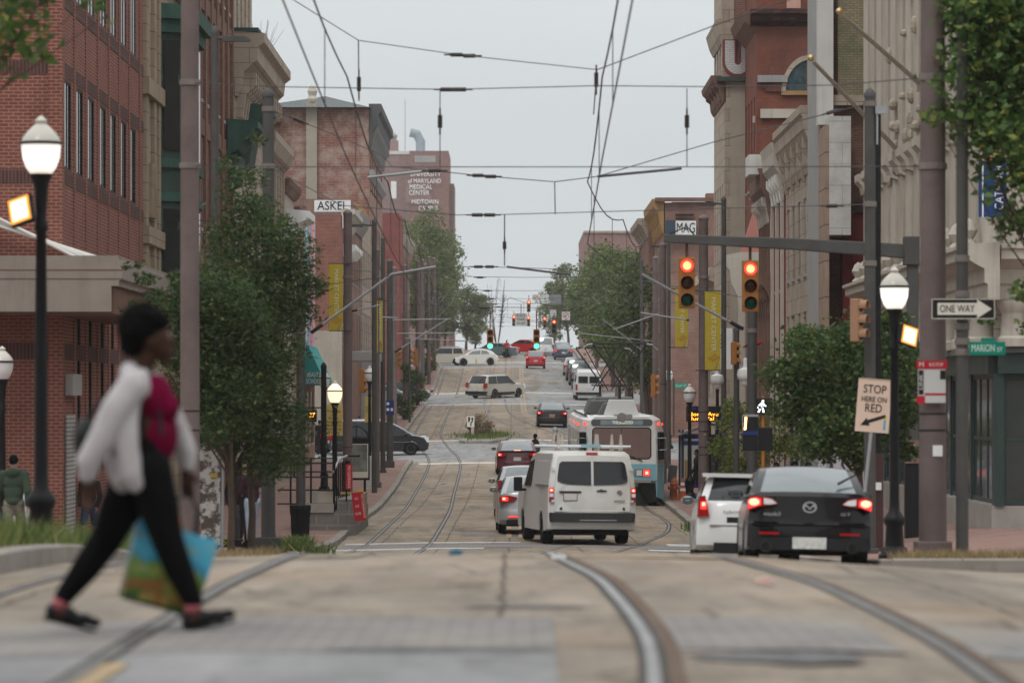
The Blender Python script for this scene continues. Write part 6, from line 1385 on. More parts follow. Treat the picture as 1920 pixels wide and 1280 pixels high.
MB().box(-.3,.55,-a-.095,-a-.085,.555,.58).build('step_edge', M('step_grey', (.25,.25,.25), .6), vb)
def vside(z): return W/2*(1-.14*max(0,(z-1.05)/1.1)**1.4)
def vback(z): return -a + (.01+.05*max(0,(z-1.15)/.35) if z < 1.5 else .06+.1*(z-1.5)/.52)
def vquad(nm, pts, m, par, d=.012, sub=3):
    vs = [(x, vback(z)-d, z) for x, z in pts]; vs += [(x, vback(z)+.03, z) for x, z in pts]; n = len(pts)
    return MB().add(vs, [tuple(range(n)), tuple(range(n,2*n))[::-1]]+[(i,n+i,n+(i+1)%n,(i+1)%n) for i in range(n)]).build(nm, m, par)
for sd in (-1, 1):
    d = vquad('rear_door', [(sd*.008,.76),(sd*.86,.76),(sd*.87,1.15),(sd*.845,1.55),(sd*.79,1.98),(sd*.76,2.02),(sd*.008,2.04)], vw, o, .012)
    q = [(.03,1.36),(.5,1.375),(.7,1.40),(.80,1.45),(.80,1.55),(.755,1.84),(.70,1.895),(.03,1.90)]
    vquad('rear_window', [(sd*x,z) for x, z in q], car_glass, d, .022)
    t = vquad('tail_light', [(sd*.895,.98),(sd*.99,.98),(sd*.985,1.3),(sd*.89,1.3)], tail_red, o, .018)
    vquad('reverse_lens', [(sd*.897,1.09),(sd*.986,1.09),(sd*.986,1.17),(sd*.895,1.17)], white_lens, t, .022); vquad('lit_bulb', [(sd*.9,1.2),(sd*.983,1.2),(sd*.98,1.285),(sd*.898,1.285)], tail_lit, t, .022); MB().ball((sd*.94,vback(1.24)-.012,1.24), (.035,.02,.032), 10, 8).build('lit_bulb', tail_hot, t, smooth=True)
    for z in (1.0, 1.72): MB().cbox((sd*.905,vback(z)-.005,z), (.07,.04,.05)).build('hinge', vw, o)
    MB().ball((sd*.72,-a-.01,.83), (.03,.03,.03), 10, 6).build('door_stop', black, o)
    m = MB().cbox((sd*1.2,1.35,1.33), (.2,.14,.34)).build('mirror', trim_m, o, bev=.03); MB().cbox((sd*1.04,1.4,1.2), (.2,.08,.06)).build('mirror_arm', trim_m, m)
    fw = [(sd*(vside(z)+.01),y,z) for y, z in [(.55,1.3),(1.75,1.3),(1.22,1.86),(.55,1.92)]]
    MB().add(fw+[(p[0]-sd*.03,p[1],p[2]) for p in fw], [(0,1,2,3),(7,6,5,4),(0,4,5,1),(1,5,6,2),(2,6,7,3),(3,7,4,0)]).build('side_window', car_glass, o)
    pn = [(sd*(vside(z)+.004),y,z) for y, z in [(-2.75,1.35),(-.1,1.35),(-.1,1.9),(-2.7,1.9)]]
    MB().add(pn+[(p[0]-sd*.02,p[1],p[2]) for p in pn], [(0,1,2,3),(7,6,5,4),(0,4,5,1),(1,5,6,2),(2,6,7,3),(3,7,4,0)]).build('side_panel', M('van_panel', (.5,.5,.49), .4, 0, .05), o, bev=.008)
    for yy in (2.0,-1.65): wheel(o, sd*(W/2-.02), yy, .385, .25)
    MB().tube([(sd*.72,-2.6,2.21),(sd*.72,.8,2.21)], .022, 6).build('roof_rail', vw, o)
for y in (-2.45,-1.2,.2):
    MB().tube([(-.95,y,2.24),(.95,y,2.24)], .03, 8).build('roof_bar', M('rack_pale', (.6,.62,.62), .35, .3, .05), o)
for x, y in ((-.72,-2.45),(.72,-2.45),(-.5,.2),(-.3,.2),(.35,-1.2),(.52,-2.4),(.15,-2.4)): MB().loft([[(x-r,y-.02,z),(x+r,y-.02,z),(x+r,y+.02,z),(x-r,y+.02,z)] for r, z in ((.05,2.14),(.02,2.52))]).build('rack_post', M('rack_post', (.45,.4,.35), .6, 0, .1), o)
MB().box(-.2,.25,-2.5,-2.2,2.24,2.29).build('blue_strap', M('strap_blue', (.2,.42,.5), .6), o)
vquad('brake_lamp', [(-.13,2.055),(.13,2.055),(.13,2.105),(-.13,2.105)], M('brake_bar', (.5,.03,.03), .3), o, .02)
vquad('handle_bar', [(-.76,1.19),(-.26,1.19),(-.26,1.225),(-.76,1.225)], trim_m, o, .03); vquad('number_plate', [(-.655,1.02),(-.36,1.02),(-.36,1.165),(-.655,1.165)], plate_m, o, .022); vquad('plate_frame', [(-.67,1.005),(-.345,1.005),(-.345,1.18),(-.67,1.18)], M('plate_frame', (.25,.13,.1), .5), o, .018)
vquad('door_handle', [(.1,1.22),(.32,1.22),(.32,1.25),(.1,1.25)], trim_m, o, .035); vquad('handle_bezel', [(.16,1.25),(.24,1.25),(.22,1.275),(.18,1.275)], M('gap_grey', (.2,.2,.2), .6), o, .02)
bd = MB().lathe([(.055,-.014),(.055,-.006),(.042,-.006),(.042,-.014)], (.62,vback(1.2)-.01,1.2), 18, 'Y').build('badge', chrome, o); MB().box(.55,.69,vback(1.2)-.025,vback(1.2)-.015,1.19,1.21).build('badge_bar', chrome, bd)
text('NV2500', .07, M('badge_grey', (.12,.12,.12), .4), o, (.62,vback(1.0)-.018,1.0), width=.25)
vquad('interior_reflection', [(-.68,1.5),(-.35,1.45),(-.22,1.48),(-.3,1.8),(-.5,1.82)], M('pane_partition', (.10,.11,.105), .2, 0, .4, 5), o, .0215) if False else None
place(o, 1078, 100, 6.5, wb=3.65)
# --- the queue of cars in the lane
silver = paint('silver', (.36,.365,.37), .3, .3)
o = car('queue_sedan', 'silver sedan half hidden behind the white van, nearest car of the queue', 'car', silver, 4.55, 1.80, 1.44, 1.02, 1.0, (-1.75,-.85,.35,1.3), zh=.82)
MB().box(-.65,-.4,-2.3,-2.25,.42,.45).build('reflector', tail_lit, o); MB().box(-.7,.7,-2.3,-2.1,.24,.36).build('lower_trim', trim_m, o)
place(o, 997, 109, 1.5)
o = car('queue_hatchback', 'silver hatchback squeezed between the maroon sedan and the silver sedan', 'car', silver, 4.2, 1.76, 1.52, 1.0, 1.0, (-1.95,-1.4,.3,1.3), tail='hatch', zh=.85, lit=False)
MB().tube([(-.3,-2.0,1.08),(-.1,-1.85,1.25)], .02, 6).build('wiper', black, o); place(o, 984, 124, 1.5)
mar = paint('maroon', (.10,.012,.022), .25)
o = car('queue_sedan', 'maroon sedan stopped with bright brake lights in front of the van', 'car', mar, 4.75, 1.82, 1.46, 1.03, 1.0, (-1.8,-.9,.35,1.3), zh=.82)
MB().box(-.14,.14,-2.3,-2.26,1.06,1.09).build('brake_lamp', tail_hot, o); MB().box(-.85,.85,-2.40,-2.2,1.045,1.065).build('spoiler', mar, o); place(o, 968, 187, 1)
dk = paint('dark_brown', (.022,.015,.017), .25, coat=.3)
o = car('queue_sedan', 'dark brown saloon beside the front of the tram with red tail lights', 'car', dk, 4.8, 1.86, 1.46, 1.0, 1.0, (-1.8,-.9,.35,1.3), zh=.82)
MB().cbox((0,-2.41,.7), (.3,.02,.1)).build('temporary_plate', M('plate_orange', (.45,.14,.03), .5), o); place(o, 1034, 258, 0)
red = paint('red', (.42,.012,.02), .3)
o = car('red_hatchback', 'bright red hatchback waiting at the upper green light', 'car', red, 4.0, 1.74, 1.52, 1.0, 1.0, (-1.9,-1.35,.3,1.3), tail='hatch', zh=.85); place(o, 1004, 374, 0)
bk = paint('charcoal', (.02,.022,.026), .25)
# --- crossing vehicles
o = car('minivan', 'dark grey minivan crossing from the side street behind the kiosk', 'minivan', bk, 5.1, 1.95, 1.74, 1.0, 1.02, (-2.45,-2.2,.45,1.75), tail='hatch', zh=.92, wb=3.0, wr=.34, roofw=.8, lit=False)
MB().box(-.99,-.97,-2.2,1.6,.66,.68).build('chrome_strip', chrome, o); MB().box(.97,.99,-2.2,1.6,.66,.68).build('chrome_strip', chrome, o)
for sd in (-1,1): MB().tube([(sd*.7,-2.0,1.75),(sd*.7,.3,1.76)], .025, 6).build('roof_rail', chrome, o)
place(o, 0, 216.5, -84, wb=3.0, X=PX(802,216.5)-2.5)
gold = paint('beige_metallic', (.43,.385,.32), .3, .35)
def suv(label, col, yaw, px, Y, L=5.0, W=1.98, H=1.75, clad=True):
    o = car('suv', label, 'suv', col, L, W, H, 1.06, 1.06, (-L/2+.12,-L/2+.5,.35,1.35), tail='hatch', zh=1.0, wb=L*.58, wr=.36, roofw=.8, lit=False, rear=car_glass)
    for sd in (-1,1): MB().tube([(sd*.68,-L/2+.7,H+.03),(sd*.68,.2,H+.03)], .025, 6).build('roof_rail', M('rail_grey', (.3,.3,.3), .4), o)
    if clad:
        MB().loft([[(x,-L/2+d,z) for x, z in [(-W*.485,.3),(W*.485,.3),(W*.485,.56),(-W*.485,.56)]] for d in (-.02,.3)]).build('rear_cladding', trim_m, o, bev=.02)
        for sd in (-1,1): MB().box(sd*W*.49,sd*W*.503,-L/2+1.45,L/2-1.45,.26,.46).build('side_cladding', trim_m, o)
    return place(o, px, Y, yaw, wb=L*.58)
suv('beige SUV turning across the middle of the street below the upper junction', gold, -38, 930, 321)
beige = paint('champagne', (.42,.38,.32), .3, .3)
suv('champagne SUV at the upper junction behind the hydrant', beige, 92, 832, 392, 4.4, 1.84, 1.68, False)
# round white two-door
wb_ = paint('beetle_white', (.60,.585,.54), .3)
o = empty('beetle_car', (0,0,0), 'round-roofed white beetle car crossing the upper junction', 'car')
pb = [(-1.9,.3),(-2.02,.42),(-2.04,.55),(-1.98,.72),(-1.8,.88),(-1.5,1.0),(-1.2,1.02),(0,1.0),(1.0,.98),(1.4,.92),(1.75,.8),(1.97,.62),(2.04,.5),(2.0,.36),(1.85,.25)]+arch(1.25,.39,.24)+arch(-1.25,.39,.24)
MB().loft([[(t*.86*(1-.1*max(0,z-.7)/.3), y*(1-.05*abs(t)**4), z-.05*(abs(t)>.9)*(z>.7)) for y, z in pb] for t in (-1,-.95,-.8,-.4,0,.4,.8,.95,1)]).build('body', wb_, o, smooth=35)
dome = [(-1.72+3.0*k/14, .92+.58*math.sin(math.pi*min(1,max(0,(k/14)))**.92)**.72 if 0 < k < 14 else .92) for k in range(15)]
MB().loft([[(t*(.80-.2*(z-.92)/.58), y, z-.05*(abs(t)>.9)*(z>1)) for y, z in dome] for t in (-1,-.92,-.6,0,.6,.92,1)]).build('cabin', wb_, o, smooth=40)
for sd in (-1,1):
    for q in ([(-1.2,1.02),(-.42,1.02),(-.42,1.39),(-.95,1.3)], [(-.34,1.02),(.78,1.02),(.4,1.3),(-.34,1.4)]):
        pts = [(sd*(.80-.2*(z-.92)/.58+.008),y,z) for y, z in q]; MB().add(pts+[(p[0]-sd*.02,p[1],p[2]) for p in pts], [(0,1,2,3),(7,6,5,4),(0,4,5,1),(1,5,6,2),(2,6,7,3),(3,7,4,0)]).build('side_window', glass_sky, o)
    for yy in (1.25,-1.25): wheel(o, sd*.87, yy, .33, .2)
    MB().ball((sd*.62,1.93,.68), (.1,.06,.1), 10, 8).build('headlight', white_lens, o, smooth=True)
    MB().ball((sd*.66,-1.97,.7), (.08,.06,.08), 10, 8).build('tail_light', tail_red, o, smooth=True)
    for yy in (1.25,-1.25): MB().loft([[(sd*x,yy+.47*math.cos(q)*s,.33+.47*math.sin(q)*s) for q in [math.pi*j/10 for j in range(11)]] for x, s in ((.84,1),(.92,.98),(.92,.84))], closed=False, caps=False).build('fender', wb_, o, smooth=40)
place(o, 895, 390.5, 88, wb=2.5)
o = car('side_street_sedan', 'black sedan nosing out of the side street by the leafy bush', 'car', bk, 4.6, 1.8, 1.45, 1.0, 1.0, (-1.75,-.85,.35,1.3), zh=.82, lit=False); place(o, 0, 316, -88, X=PX(807,316)-2.3)
o = car('side_street_sedan', 'silver sedan whose nose shows behind the leafy bush by the black sedan', 'car', silver, 4.6, 1.8, 1.45, 1.0, 1.0, (-1.75,-.85,.35,1.3), zh=.82, lit=False); place(o, 0, 306.5, -88, X=PX(779,306)-2.3)
o = car('parked_hatchback', 'white parked car behind the post of the lit lamp, beside the brick building', 'car', wh, 4.2, 1.76, 1.48, 1.0, 1.0, (-1.95,-1.4,.3,1.3), tail='hatch', zh=.85, lit=False); place(o, 0, 87, 75, X=PX(60,85)-2.2); o.location.z = sz(86)
for m_, px, Y, yaw, lb in ((wh, 655, 224, 85, 'white car on the side street behind the mauve banner pole'), (bk, 672, 219, 80, 'dark car with a red tail light behind the second ticket sign')):
    o = car('side_street_car', lb, 'car', m_, 4.5, 1.8, 1.46, 1.0, 1.0, (-1.75,-.85,.35,1.3), zh=.82, lit=m_ is bk, tail='hatch'); place(o, px, Y, yaw, X=PX(px,Y)-3)
# --- row parked up the right kerb
navy = paint('navy', (.03,.04,.065), .3); teal = paint('teal_grey', (.10,.15,.16), .3); dkg = paint('graphite', (.045,.05,.055), .3)
for i, (c_, Y, kind, lb) in enumerate(((teal,331.5,'s','teal grey car parked right behind the white parked van'),(navy,338.5,'s','navy blue parked car, second above the white parked van'),(dkg,345.5,'u','graphite parked SUV, third above the white parked van'),(bk,353,'u','black parked SUV with the highest roof in the kerbside row'),(silver,361,'s','silver parked car near the top of the kerbside row'),(navy,409,'s','dark blue car parked just past the upper junction'),(wh,424,'u','white SUV near the crest of the street'),(teal,432,'s','pale teal car at the crest of the street'),(bk,418,'s','black car parked at the kerb past the upper junction'))):
    X = 5.75-.14*i if i < 5 else (4.9 if i in (5,8) else (3.3 if i == 6 else 2.6))
    args = dict(zh=.82, lit=False, group='cars parked along the tram-side kerb') if kind == 's' else dict(zh=1.0, tail='hatch', lit=False, roofw=.8, group='cars parked along the tram-side kerb')
    o = car('parked_car', lb, 'car', c_, 4.5, 1.8, 1.46 if kind == 's' else 1.78, 1.0, 1.0, (-1.75,-.85,.35,1.3) if kind == 's' else (-2.15,-1.8,.35,1.35), **args); place(o, 0, Y, 0, X=X)
o = car('far_car', 'red car with lit tail lights beyond the upper junction, behind the red hatchback', 'car', red, 4.4, 1.8, 1.46, 1.0, 1.0, (-1.75,-.85,.35,1.3), zh=.82, tail='hatch'); place(o, 986, 428, 60)
o = car('far_car', 'dark teal car turning at the crest behind the white beetle car', 'car', teal, 4.6, 1.85, 1.46, 1.0, 1.0, (-1.75,-.85,.35,1.3), zh=.82, lit=False); place(o, 928, 414, 80)
# white parked van with raised roof
o = empty('parked_van', (0,0,0), 'white parked van with a raised roof at the kerb above the tram', 'van')
pv_ = [(-2.6,.4),(-2.65,.6),(-2.6,1.3),(-2.5,2.1),(-2.3,2.3),(.3,2.3),(.8,2.15),(1.55,1.3),(2.5,1.1),(2.65,.6),(2.6,.35)]+arch(1.7,.42,.34)+arch(-1.6,.42,.34)
MB().loft([[(t*1.0*(1-.16*max(0,(z-1)/1.3)),y,z-.1*(abs(t)>.9)*(z>2)) for y, z in pv_] for t in (-1,-.95,-.8,0,.8,.95,1)]).build('body', wh, o, smooth=30)
for x0, x1 in ((-.76,-.06),(.06,.76)): MB().box(x0,x1,-2.63,-2.5,1.3,1.8).build('rear_window', car_glass, o)
for sd in (-1,1):
    for y0, y1 in ((-2.2,-1.1),(-.9,.2),(.35,1.1)): MB().box(sd*.88,sd*.965,y0,y1,1.3,1.8).build('side_window', car_glass, o)
    MB().box(sd*.82,sd*.96,-2.66,-2.6,.75,1.2).build('tail_light', tail_red, o); MB().cbox((sd*1.1,1.2,1.4), (.16,.12,.25)).build('mirror', trim_m, o)
    for yy in (1.7,-1.6): wheel(o, sd*.98, yy, .35, .22)
MB().box(-.95,.95,-2.72,-2.6,.45,.62).build('bumper', trim_m, o); MB().box(-.2,.2,-2.67,-2.6,.8,.95).build('number_plate', plate_m, o); place(o, 0, 319.5, 1, X=5.62, wb=3.3)
# ================================================================ the tram
T = empty('tram', (3.73, 145, rz(3.73,145)), 'white and pale blue articulated tram at the stop, reading THURGOOD', 'tram')
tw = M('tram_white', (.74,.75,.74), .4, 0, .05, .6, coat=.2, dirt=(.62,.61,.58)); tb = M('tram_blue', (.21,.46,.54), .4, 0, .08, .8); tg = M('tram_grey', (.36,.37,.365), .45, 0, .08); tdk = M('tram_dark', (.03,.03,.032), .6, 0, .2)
sec = [(-1.42,.35),(-1.45,.9),(-1.45,2.45),(-1.33,2.92),(-1.1,3.06),(1.1,3.06),(1.33,2.92),(1.45,2.45),(1.45,.9),(1.42,.35)]
sl = T.location; SL = lambda y: (rz(3.73,145+y)-sl.z)*1.0
def tsec(y, k, top=1.0, z0=None): return [(x*k, y, (max(z, z0) if z0 else z)*(top if z > 2 else 1)+SL(y)) for x, z in sec]
f = [tsec(0,.80,.985,.86), tsec(.03,.83,.99,.86), tsec(.45,.985,1,.5), tsec(.6,1,1,.35)]
MB().loft(f+[tsec(y,1) for y in (3,6,9.3)]).build('front_section', tw, T, smooth=25)
MB().loft([tsec(y,1) for y in (10.2,13,16,19)]).build('middle_section', tw, T, smooth=25); MB().loft([tsec(y,1) for y in (19.9,24,28.4)]+[tsec(29,.85)]).build('rear_section', tw, T, smooth=25)
for y in (9.75,19.45): MB().loft([tsec(y-.46,.93),tsec(y+.46,.93)]).build('bellows', tdk, T)
band = [(-1.455,.35),(-1.462,.9),(-1.457,1.41)]
for y0, y1 in ((.62,9.3),(10.2,19),(19.9,28.4)):
    for sd in (-1,1): MB().loft([[(sd*1.44,y,.12+SL(y)),(sd*1.468,y,.9+SL(y)),(sd*1.462,y,1.41+SL(y)),(sd*1.4,y,1.41+SL(y)),(sd*1.4,y,.12+SL(y))] for y in (y0,(y0+y1)/2,y1)]).build('blue_skirt', tb, T)
FX = 1.45*.80
MB().add([(-FX*1.0,-.008,.86),(FX,-.008,.86),(FX,-.008,1.41),(-FX,-.008,1.41),(-FX,.2,.86),(FX,.2,.86),(FX,.2,1.41),(-FX,.2,1.41)], [(0,1,2,3),(7,6,5,4),(0,4,5,1),(1,5,6,2),(2,6,7,3),(3,7,4,0)]).build('blue_front', tb, T)
for sd in (-1,1):
    MB().add([(sd*1.2,.022,.3),(sd*1.425,.44,.2),(sd*1.44,.44,1.41),(sd*1.21,.022,1.41),(sd*1.12,.1,.3),(sd*1.36,.5,.2),(sd*1.36,.5,1.41),(sd*1.12,.1,1.41)], [(0,1,2,3),(7,6,5,4),(0,4,5,1),(1,5,6,2),(2,6,7,3),(3,7,4,0)]).build('corner_skirt', tb, T)
    MB().add([(sd*1.215,.022,1.42),(sd*1.44,.44,1.42),(sd*1.43,.44,2.5),(sd*1.215,.022,2.5),(sd*1.12,.1,1.42),(sd*1.36,.5,1.42),(sd*1.36,.5,2.5),(sd*1.12,.1,2.5)], [(0,1,2,3),(7,6,5,4),(0,4,5,1),(1,5,6,2),(2,6,7,3),(3,7,4,0)]).build('corner_panel', tg, T)
    m = MB().cbox((sd*1.33,-.02,2.03), (.25,.12,.95), (0,0,sd*R(25))).build('mirror', black, T, bev=.05); MB().tube([(sd*1.15,-.06,2.28),(sd*1.5,-.16,2.3),(sd*1.52,-.16,1.9),(sd*1.18,-.06,1.88)], .018, 6).build('mirror_guard', steel, m)
    MB().ball((sd*1.26,.05,2.78), (.04,.04,.07), 8, 6).build('marker_light', lens_red, T); 
    tl = MB().box(sd*.42,sd*.98,-.02,.01,.98,1.24).build('lamp_cluster', M('lamp_frame', (.2,.19,.17), .5), T); MB().box(sd*.74,sd*.96,-.028,-.018,1.0,1.22).build('lit_bulb', tail_lit, tl); MB().box(sd*.80,sd*.9,-.034,-.026,1.06,1.16).build('lit_bulb', tail_hot, tl); MB().box(sd*.5,sd*.68,-.028,-.018,1.02,1.2).build('white_lens', white_lens, tl)
def rrect(x0, x1, z0, z1, r, n=5):
    out = []
    for cx_, cz, a0 in ((x1-r,z1-r,0),(x0+r,z1-r,90),(x0+r,z0+r,180),(x1-r,z0+r,270)): out += [(cx_+r*math.cos(R(a0+90*k/n)), cz+r*math.sin(R(a0+90*k/n))) for k in range(n+1)]
    return out
MB().prism(rrect(-1.01,1.01,1.57,2.66,.14), -.006, .05, 'Y').build('window_rubber', tdk, T)
ws = MB().prism(rrect(-.97,.97,1.61,2.62,.12), -.014, .04, 'Y').build('windscreen', M('tram_pane', (.21,.14,.125), .12, 0, .08, 1.5, coat=.5), T)
MB().box(-.02,.0,-.02,-.012,1.61,2.62).build('pane_divider', tdk, ws); MB().tube([(.1,-.03,1.75),(.7,-.035,1.52)], .018, 5).build('wiper', black, T); MB().tube([(-.6,-.03,2.0),(-.3,-.035,1.9)], .012, 5).build('wiper', black, T)
ds = MB().prism(rrect(-1.04,1.04,2.70,2.93,.1), -.012, .05, 'Y').build('destination_display', M('display_grey', (.11,.115,.125), .3), T)
MB().box(-.72,.72,-.016,-.011,2.735,2.90).build('display_window', M('display_pale', (.26,.33,.35), .3), ds); text('THURGOOD', .15, M('display_led', (.55,.58,.45), emit=.8), ds, (.03,-.02,2.815), width=.7)
MB().box(-1.0,1.0,-.05,.1,.78,.88).build('buffer_strip', stone_grey, T); MB().prism([(-1.1,.8),(1.1,.8),(1.0,.0),(-1.0,.0)], .3, .5, 'Y').build('bogie_shade_plate', tdk, T)  # dark plate stands in for the shade under the tram's front
MB().tube([(0,-.35,.5),(0,.4,.5)], .13, 10).build('coupler', tdk, T); MB().cbox((0,-.3,.5), (.35,.25,.35)).build('coupler_head', tdk, T); MB().prism([(.55,.75),(1.15,.75),(1.2,.12),(.95,.1),(.6,.55)], .05, .35, 'Y').build('fender_plate', under_m, T); MB().prism([(-.55,.75),(-1.15,.75),(-1.2,.12),(-.95,.1),(-.6,.55)], .05, .35, 'Y').build('fender_plate', under_m, T)
for sd in (-1,1):
    for y in (1.2,2.9,4.6,6.3,8,11,12.7,14.4,16.1,17.6,20.6,22.3,24,25.7,27.2): MB().box(sd*1.44,sd*1.459,y,y+1.35,1.55+SL(y),2.5+SL(y)).build('side_window', car_glass, T)
    for y in (2.0,5.4,12.2,22.6): MB().ball((sd*1.445,y,2.75+SL(y)), (.03,.05,.04), 8, 6).build('door_lamp', lens_red, T)
for y in (2,7.4,12,17,22,26.5): MB().lathe([(.33,-1.2),(.34,-.6),(.34,.6),(.33,1.2)], (0,y,.34+SL(y)), 14, 'X').build('bogie_wheel', tdk, T)
tr_ = M('roof_unit', (.11,.115,.112), .6, 0, .2)
MB().loft([[(x*s,y,z+SL(y)) for x, z in [(-.62,3.0),(.62,3.0),(.42,3.6),(-.42,3.6)]] for y, s in ((.25,1),(1.3,1))]).build('roof_fairing', tw, T, bev=.02)
MB().lathe([(.16,.02),(.17,.1),(.15,.14),(.05,.14)], (0,-.05,2.99), 16, 'Y').build('headlamp', chrome, T); MB().lathe([(.1,.02),(.1,.08)], (.26,-.03,3.0), 12, 'Y').build('horn', stone_grey, T)
MB().box(-.26,.36,.05,.3,2.9,3.1).build('lamp_mount', tg, T)
for y0, y1, x0, x1, h in ((3.0,5.2,-.75,.35,.42),(6.4,9.0,-1.15,-.1,.5),(11,14,-.9,.9,.6),(15,18,-.9,.9,.6),(21,25,-.9,.9,.55)):
    MB().loft([[(x,y,z+SL(y)) for x, z in [(x0,3.05),(x1,3.05),(x1-.22,3.05+h),(x0+.22,3.05+h)]] for y in (y0,y1)]).build('roof_unit', tr_, T, bev=.03); MB().box(x0+.25,x1-.25,y0+.1,y1-.1,3.05+h+SL(y0),3.08+h+SL(y0)).build('unit_lid', tg, T)
MB().tube([(-1.0,.3,3.12),(-1.0,9,3.12+SL(9))], .025, 6).build('roof_rail', tdk, T); MB().tube([(-1.2,.5,3.05),(-1.22,28,3.05+SL(28))], .03, 6).build('gutter', tdk, T)
for y, x, sc in ((4.9,.05,1.0),(22.0,-.28,1.0)):
    z0 = 3.1+SL(y); pg = MB().tube([(x,y,z0),(x,y,z0+1.0)], .05, 8).build('pantograph', tdk, T)
    zt_ = 2.45
    for sd in (-1,1):
        MB().tube([(x-sd*.12,y,z0+.95),(x+sd*.95,y+.1,z0+zt_)], .03, 6).build('upper_arm', tdk, pg); MB().tube([(x-sd*.3,y-.3,z0+.8),(x+sd*.6,y-.1,z0+zt_)], .022, 6).build('upper_arm', tdk, pg)
        MB().tube([(x+sd*.8,y,z0+zt_+.02),(x+sd*1.15,y,z0+zt_-.03),(x+sd*1.35,y,z0+zt_-.22)], .022, 6).build('pan_horn', steel, pg)
    MB().tube([(x-.95,y,z0+zt_+.02),(x+.95,y,z0+zt_+.02)], .035, 6).build('pan_head', tdk, pg); MB().tube([(x-.35,y,z0+1.0),(x+.35,y,z0+1.0)], .03, 6).build('cross_tube', tdk, pg)
# ================================================================ people
def limb(mb, pts, rs, n=10):
    for i in range(len(pts)-1):
        a, b = Vector(pts[i]), Vector(pts[i+1])
        if (b-a).length > 1e-4: mb.tube([a, b], [rs[i], rs[i+1]], n)
    for p, r in zip(pts, rs): mb.ball(p, r, n, max(6, n-2))
    return mb
skin_dark = M('skin_dark', (.05,.024,.015), .55, 0, .1, 8, spec=.15); skin_mid = M('skin_brown', (.16,.085,.055), .5, 0, .1, 8); skin_light = M('skin_light', (.34,.2,.15), .5, 0, .1, 8)
hair_m = M('hair_black', (.005,.005,.005), .9, 0, .3, 20, spec=.05)
def hand(mb, wrist, d, side, s=1.0, curl=.5, fwd=(1,0,0)):
    """palm, four fingers of unequal length and a thumb from the side of the palm; d points down the hand"""
    d = Vector(d).normalized(); f = Vector(fwd); f = (f-d*f.dot(d)).normalized(); n = d.cross(f).normalized()*side
    w = Vector(wrist); pc = w+d*.05*s
    for k in range(4):
        o = f*(.027-.018*k)*s; base = w+d*.085*s+o; mb.tube([w+o*.6, base], [.014*s,.0125*s], 8); mb.ball(base, .0125*s, 8, 6)
        l = (.040,.045,.042,.033)[k]*s; d1 = (d+n*curl*.5).normalized(); d2 = (d+n*curl*1.3).normalized(); d3 = (d*.6+n*curl*2).normalized()
        p1 = base+d1*l; p2 = p1+d2*l*.6; p3 = p2+d3*l*.45; limb(mb, [base,p1,p2,p3], [.0095*s,.009*s,.0085*s,.0075*s], 7)
    t0 = w+d*.025*s+f*.022*s; t1 = t0+(f*.8+d*.6+n*.2).normalized()*.04*s; t2 = t1+(f*.25+d+n*.4).normalized()*.032*s
    limb(mb, [t0,t1,t2], [.014*s,.0115*s,.009*s], 7)
# ---- the woman walking across in front
W0 = empty('person', (PX(270,22.4), 22.4, .0), 'person in a white fleece jacket and magenta top striding across the street', 'person')
ny, fy = -.085, .085                                                # her right side is towards the camera
b = MB()
b.ball((.05,0,1.525), (.088,.072,.10), 16, 12); b.ball((.085,0,1.475), (.06,.055,.065), 14, 10); b.ball((.03,0,1.55), (.095,.075,.09), 14, 10)      # skull, jaw
b.ball((.148,0,1.50), (.022,.016,.022), 8, 6); b.tube([(.135,0,1.535),(.158,0,1.497)], [.01,.016], 8)                                      # nose
b.ball((.137,0,1.458), (.018,.028,.012), 8, 6); b.ball((.135,0,1.446), (.018,.025,.011), 8, 6); b.ball((.118,0,1.418), (.03,.03,.022), 8, 6)  # lips, chin
for s in (-1,1): b.ball((.035,s*.075,1.505), (.018,.012,.032), 8, 6); b.ball((.125,s*.032,1.535), (.02,.02,.012), 8, 6)
limb(b, [(.02,0,1.45),(.0,0,1.35),(-.02,0,1.28)], [.052,.05,.07])
b.ball((-.0,0,1.22), (.10,.16,.13), 14, 10); b.ball((.03,0,1.05), (.095,.13,.18), 14, 10); b.ball((.0,0,.87), (.115,.155,.13), 14, 10)
limb(b, [(-.04,ny*2,1.28),(-.21,ny*2.4,1.02),(-.27,ny*2.3,.80)], [.05,.04,.028]); limb(b, [(.03,fy*2,1.28),(.15,fy*2.4,1.04),(.205,fy*2.3,.84)], [.05,.04,.028])
limb(b, [(.02,ny,.84),(.125,ny,.47),(.265,ny,.12)], [.085,.06,.04]); limb(b, [(-.02,fy,.84),(-.20,fy,.47),(-.43,fy,.15)], [.085,.06,.04])
limb(b, [(.265,ny,.12),(.26,ny,.06),(.38,ny,.07)], [.04,.04,.03]); limb(b, [(-.43,fy,.15),(-.46,fy,.08),(-.34,fy,.04)], [.04,.04,.03])
hand(b, (-.272,ny*2.3,.79), (-.05,0,-1), 1, 1, .5); hand(b, (.207,fy*2.3,.83), (.06,-.05,-1), -1, 1, 1.0)
remeshed(b, 'body', skin_dark, W0, .0075, 2)
eye_m = M('eye_white', (.5,.48,.46), .3, 0, 0)
for s in (-1,1): MB().ball((.131,s*.034,1.532), (.011,.013,.009), 8, 6).build('eye', eye_m, W0, smooth=True)
h = MB(); h.ball((-.025,0,1.58), (.122,.116,.116), 16, 12); h.ball((.04,0,1.605), (.095,.092,.075), 14, 10); h.ball((-.06,0,1.50), (.07,.085,.08), 12, 10)
rnd = random.Random(3)
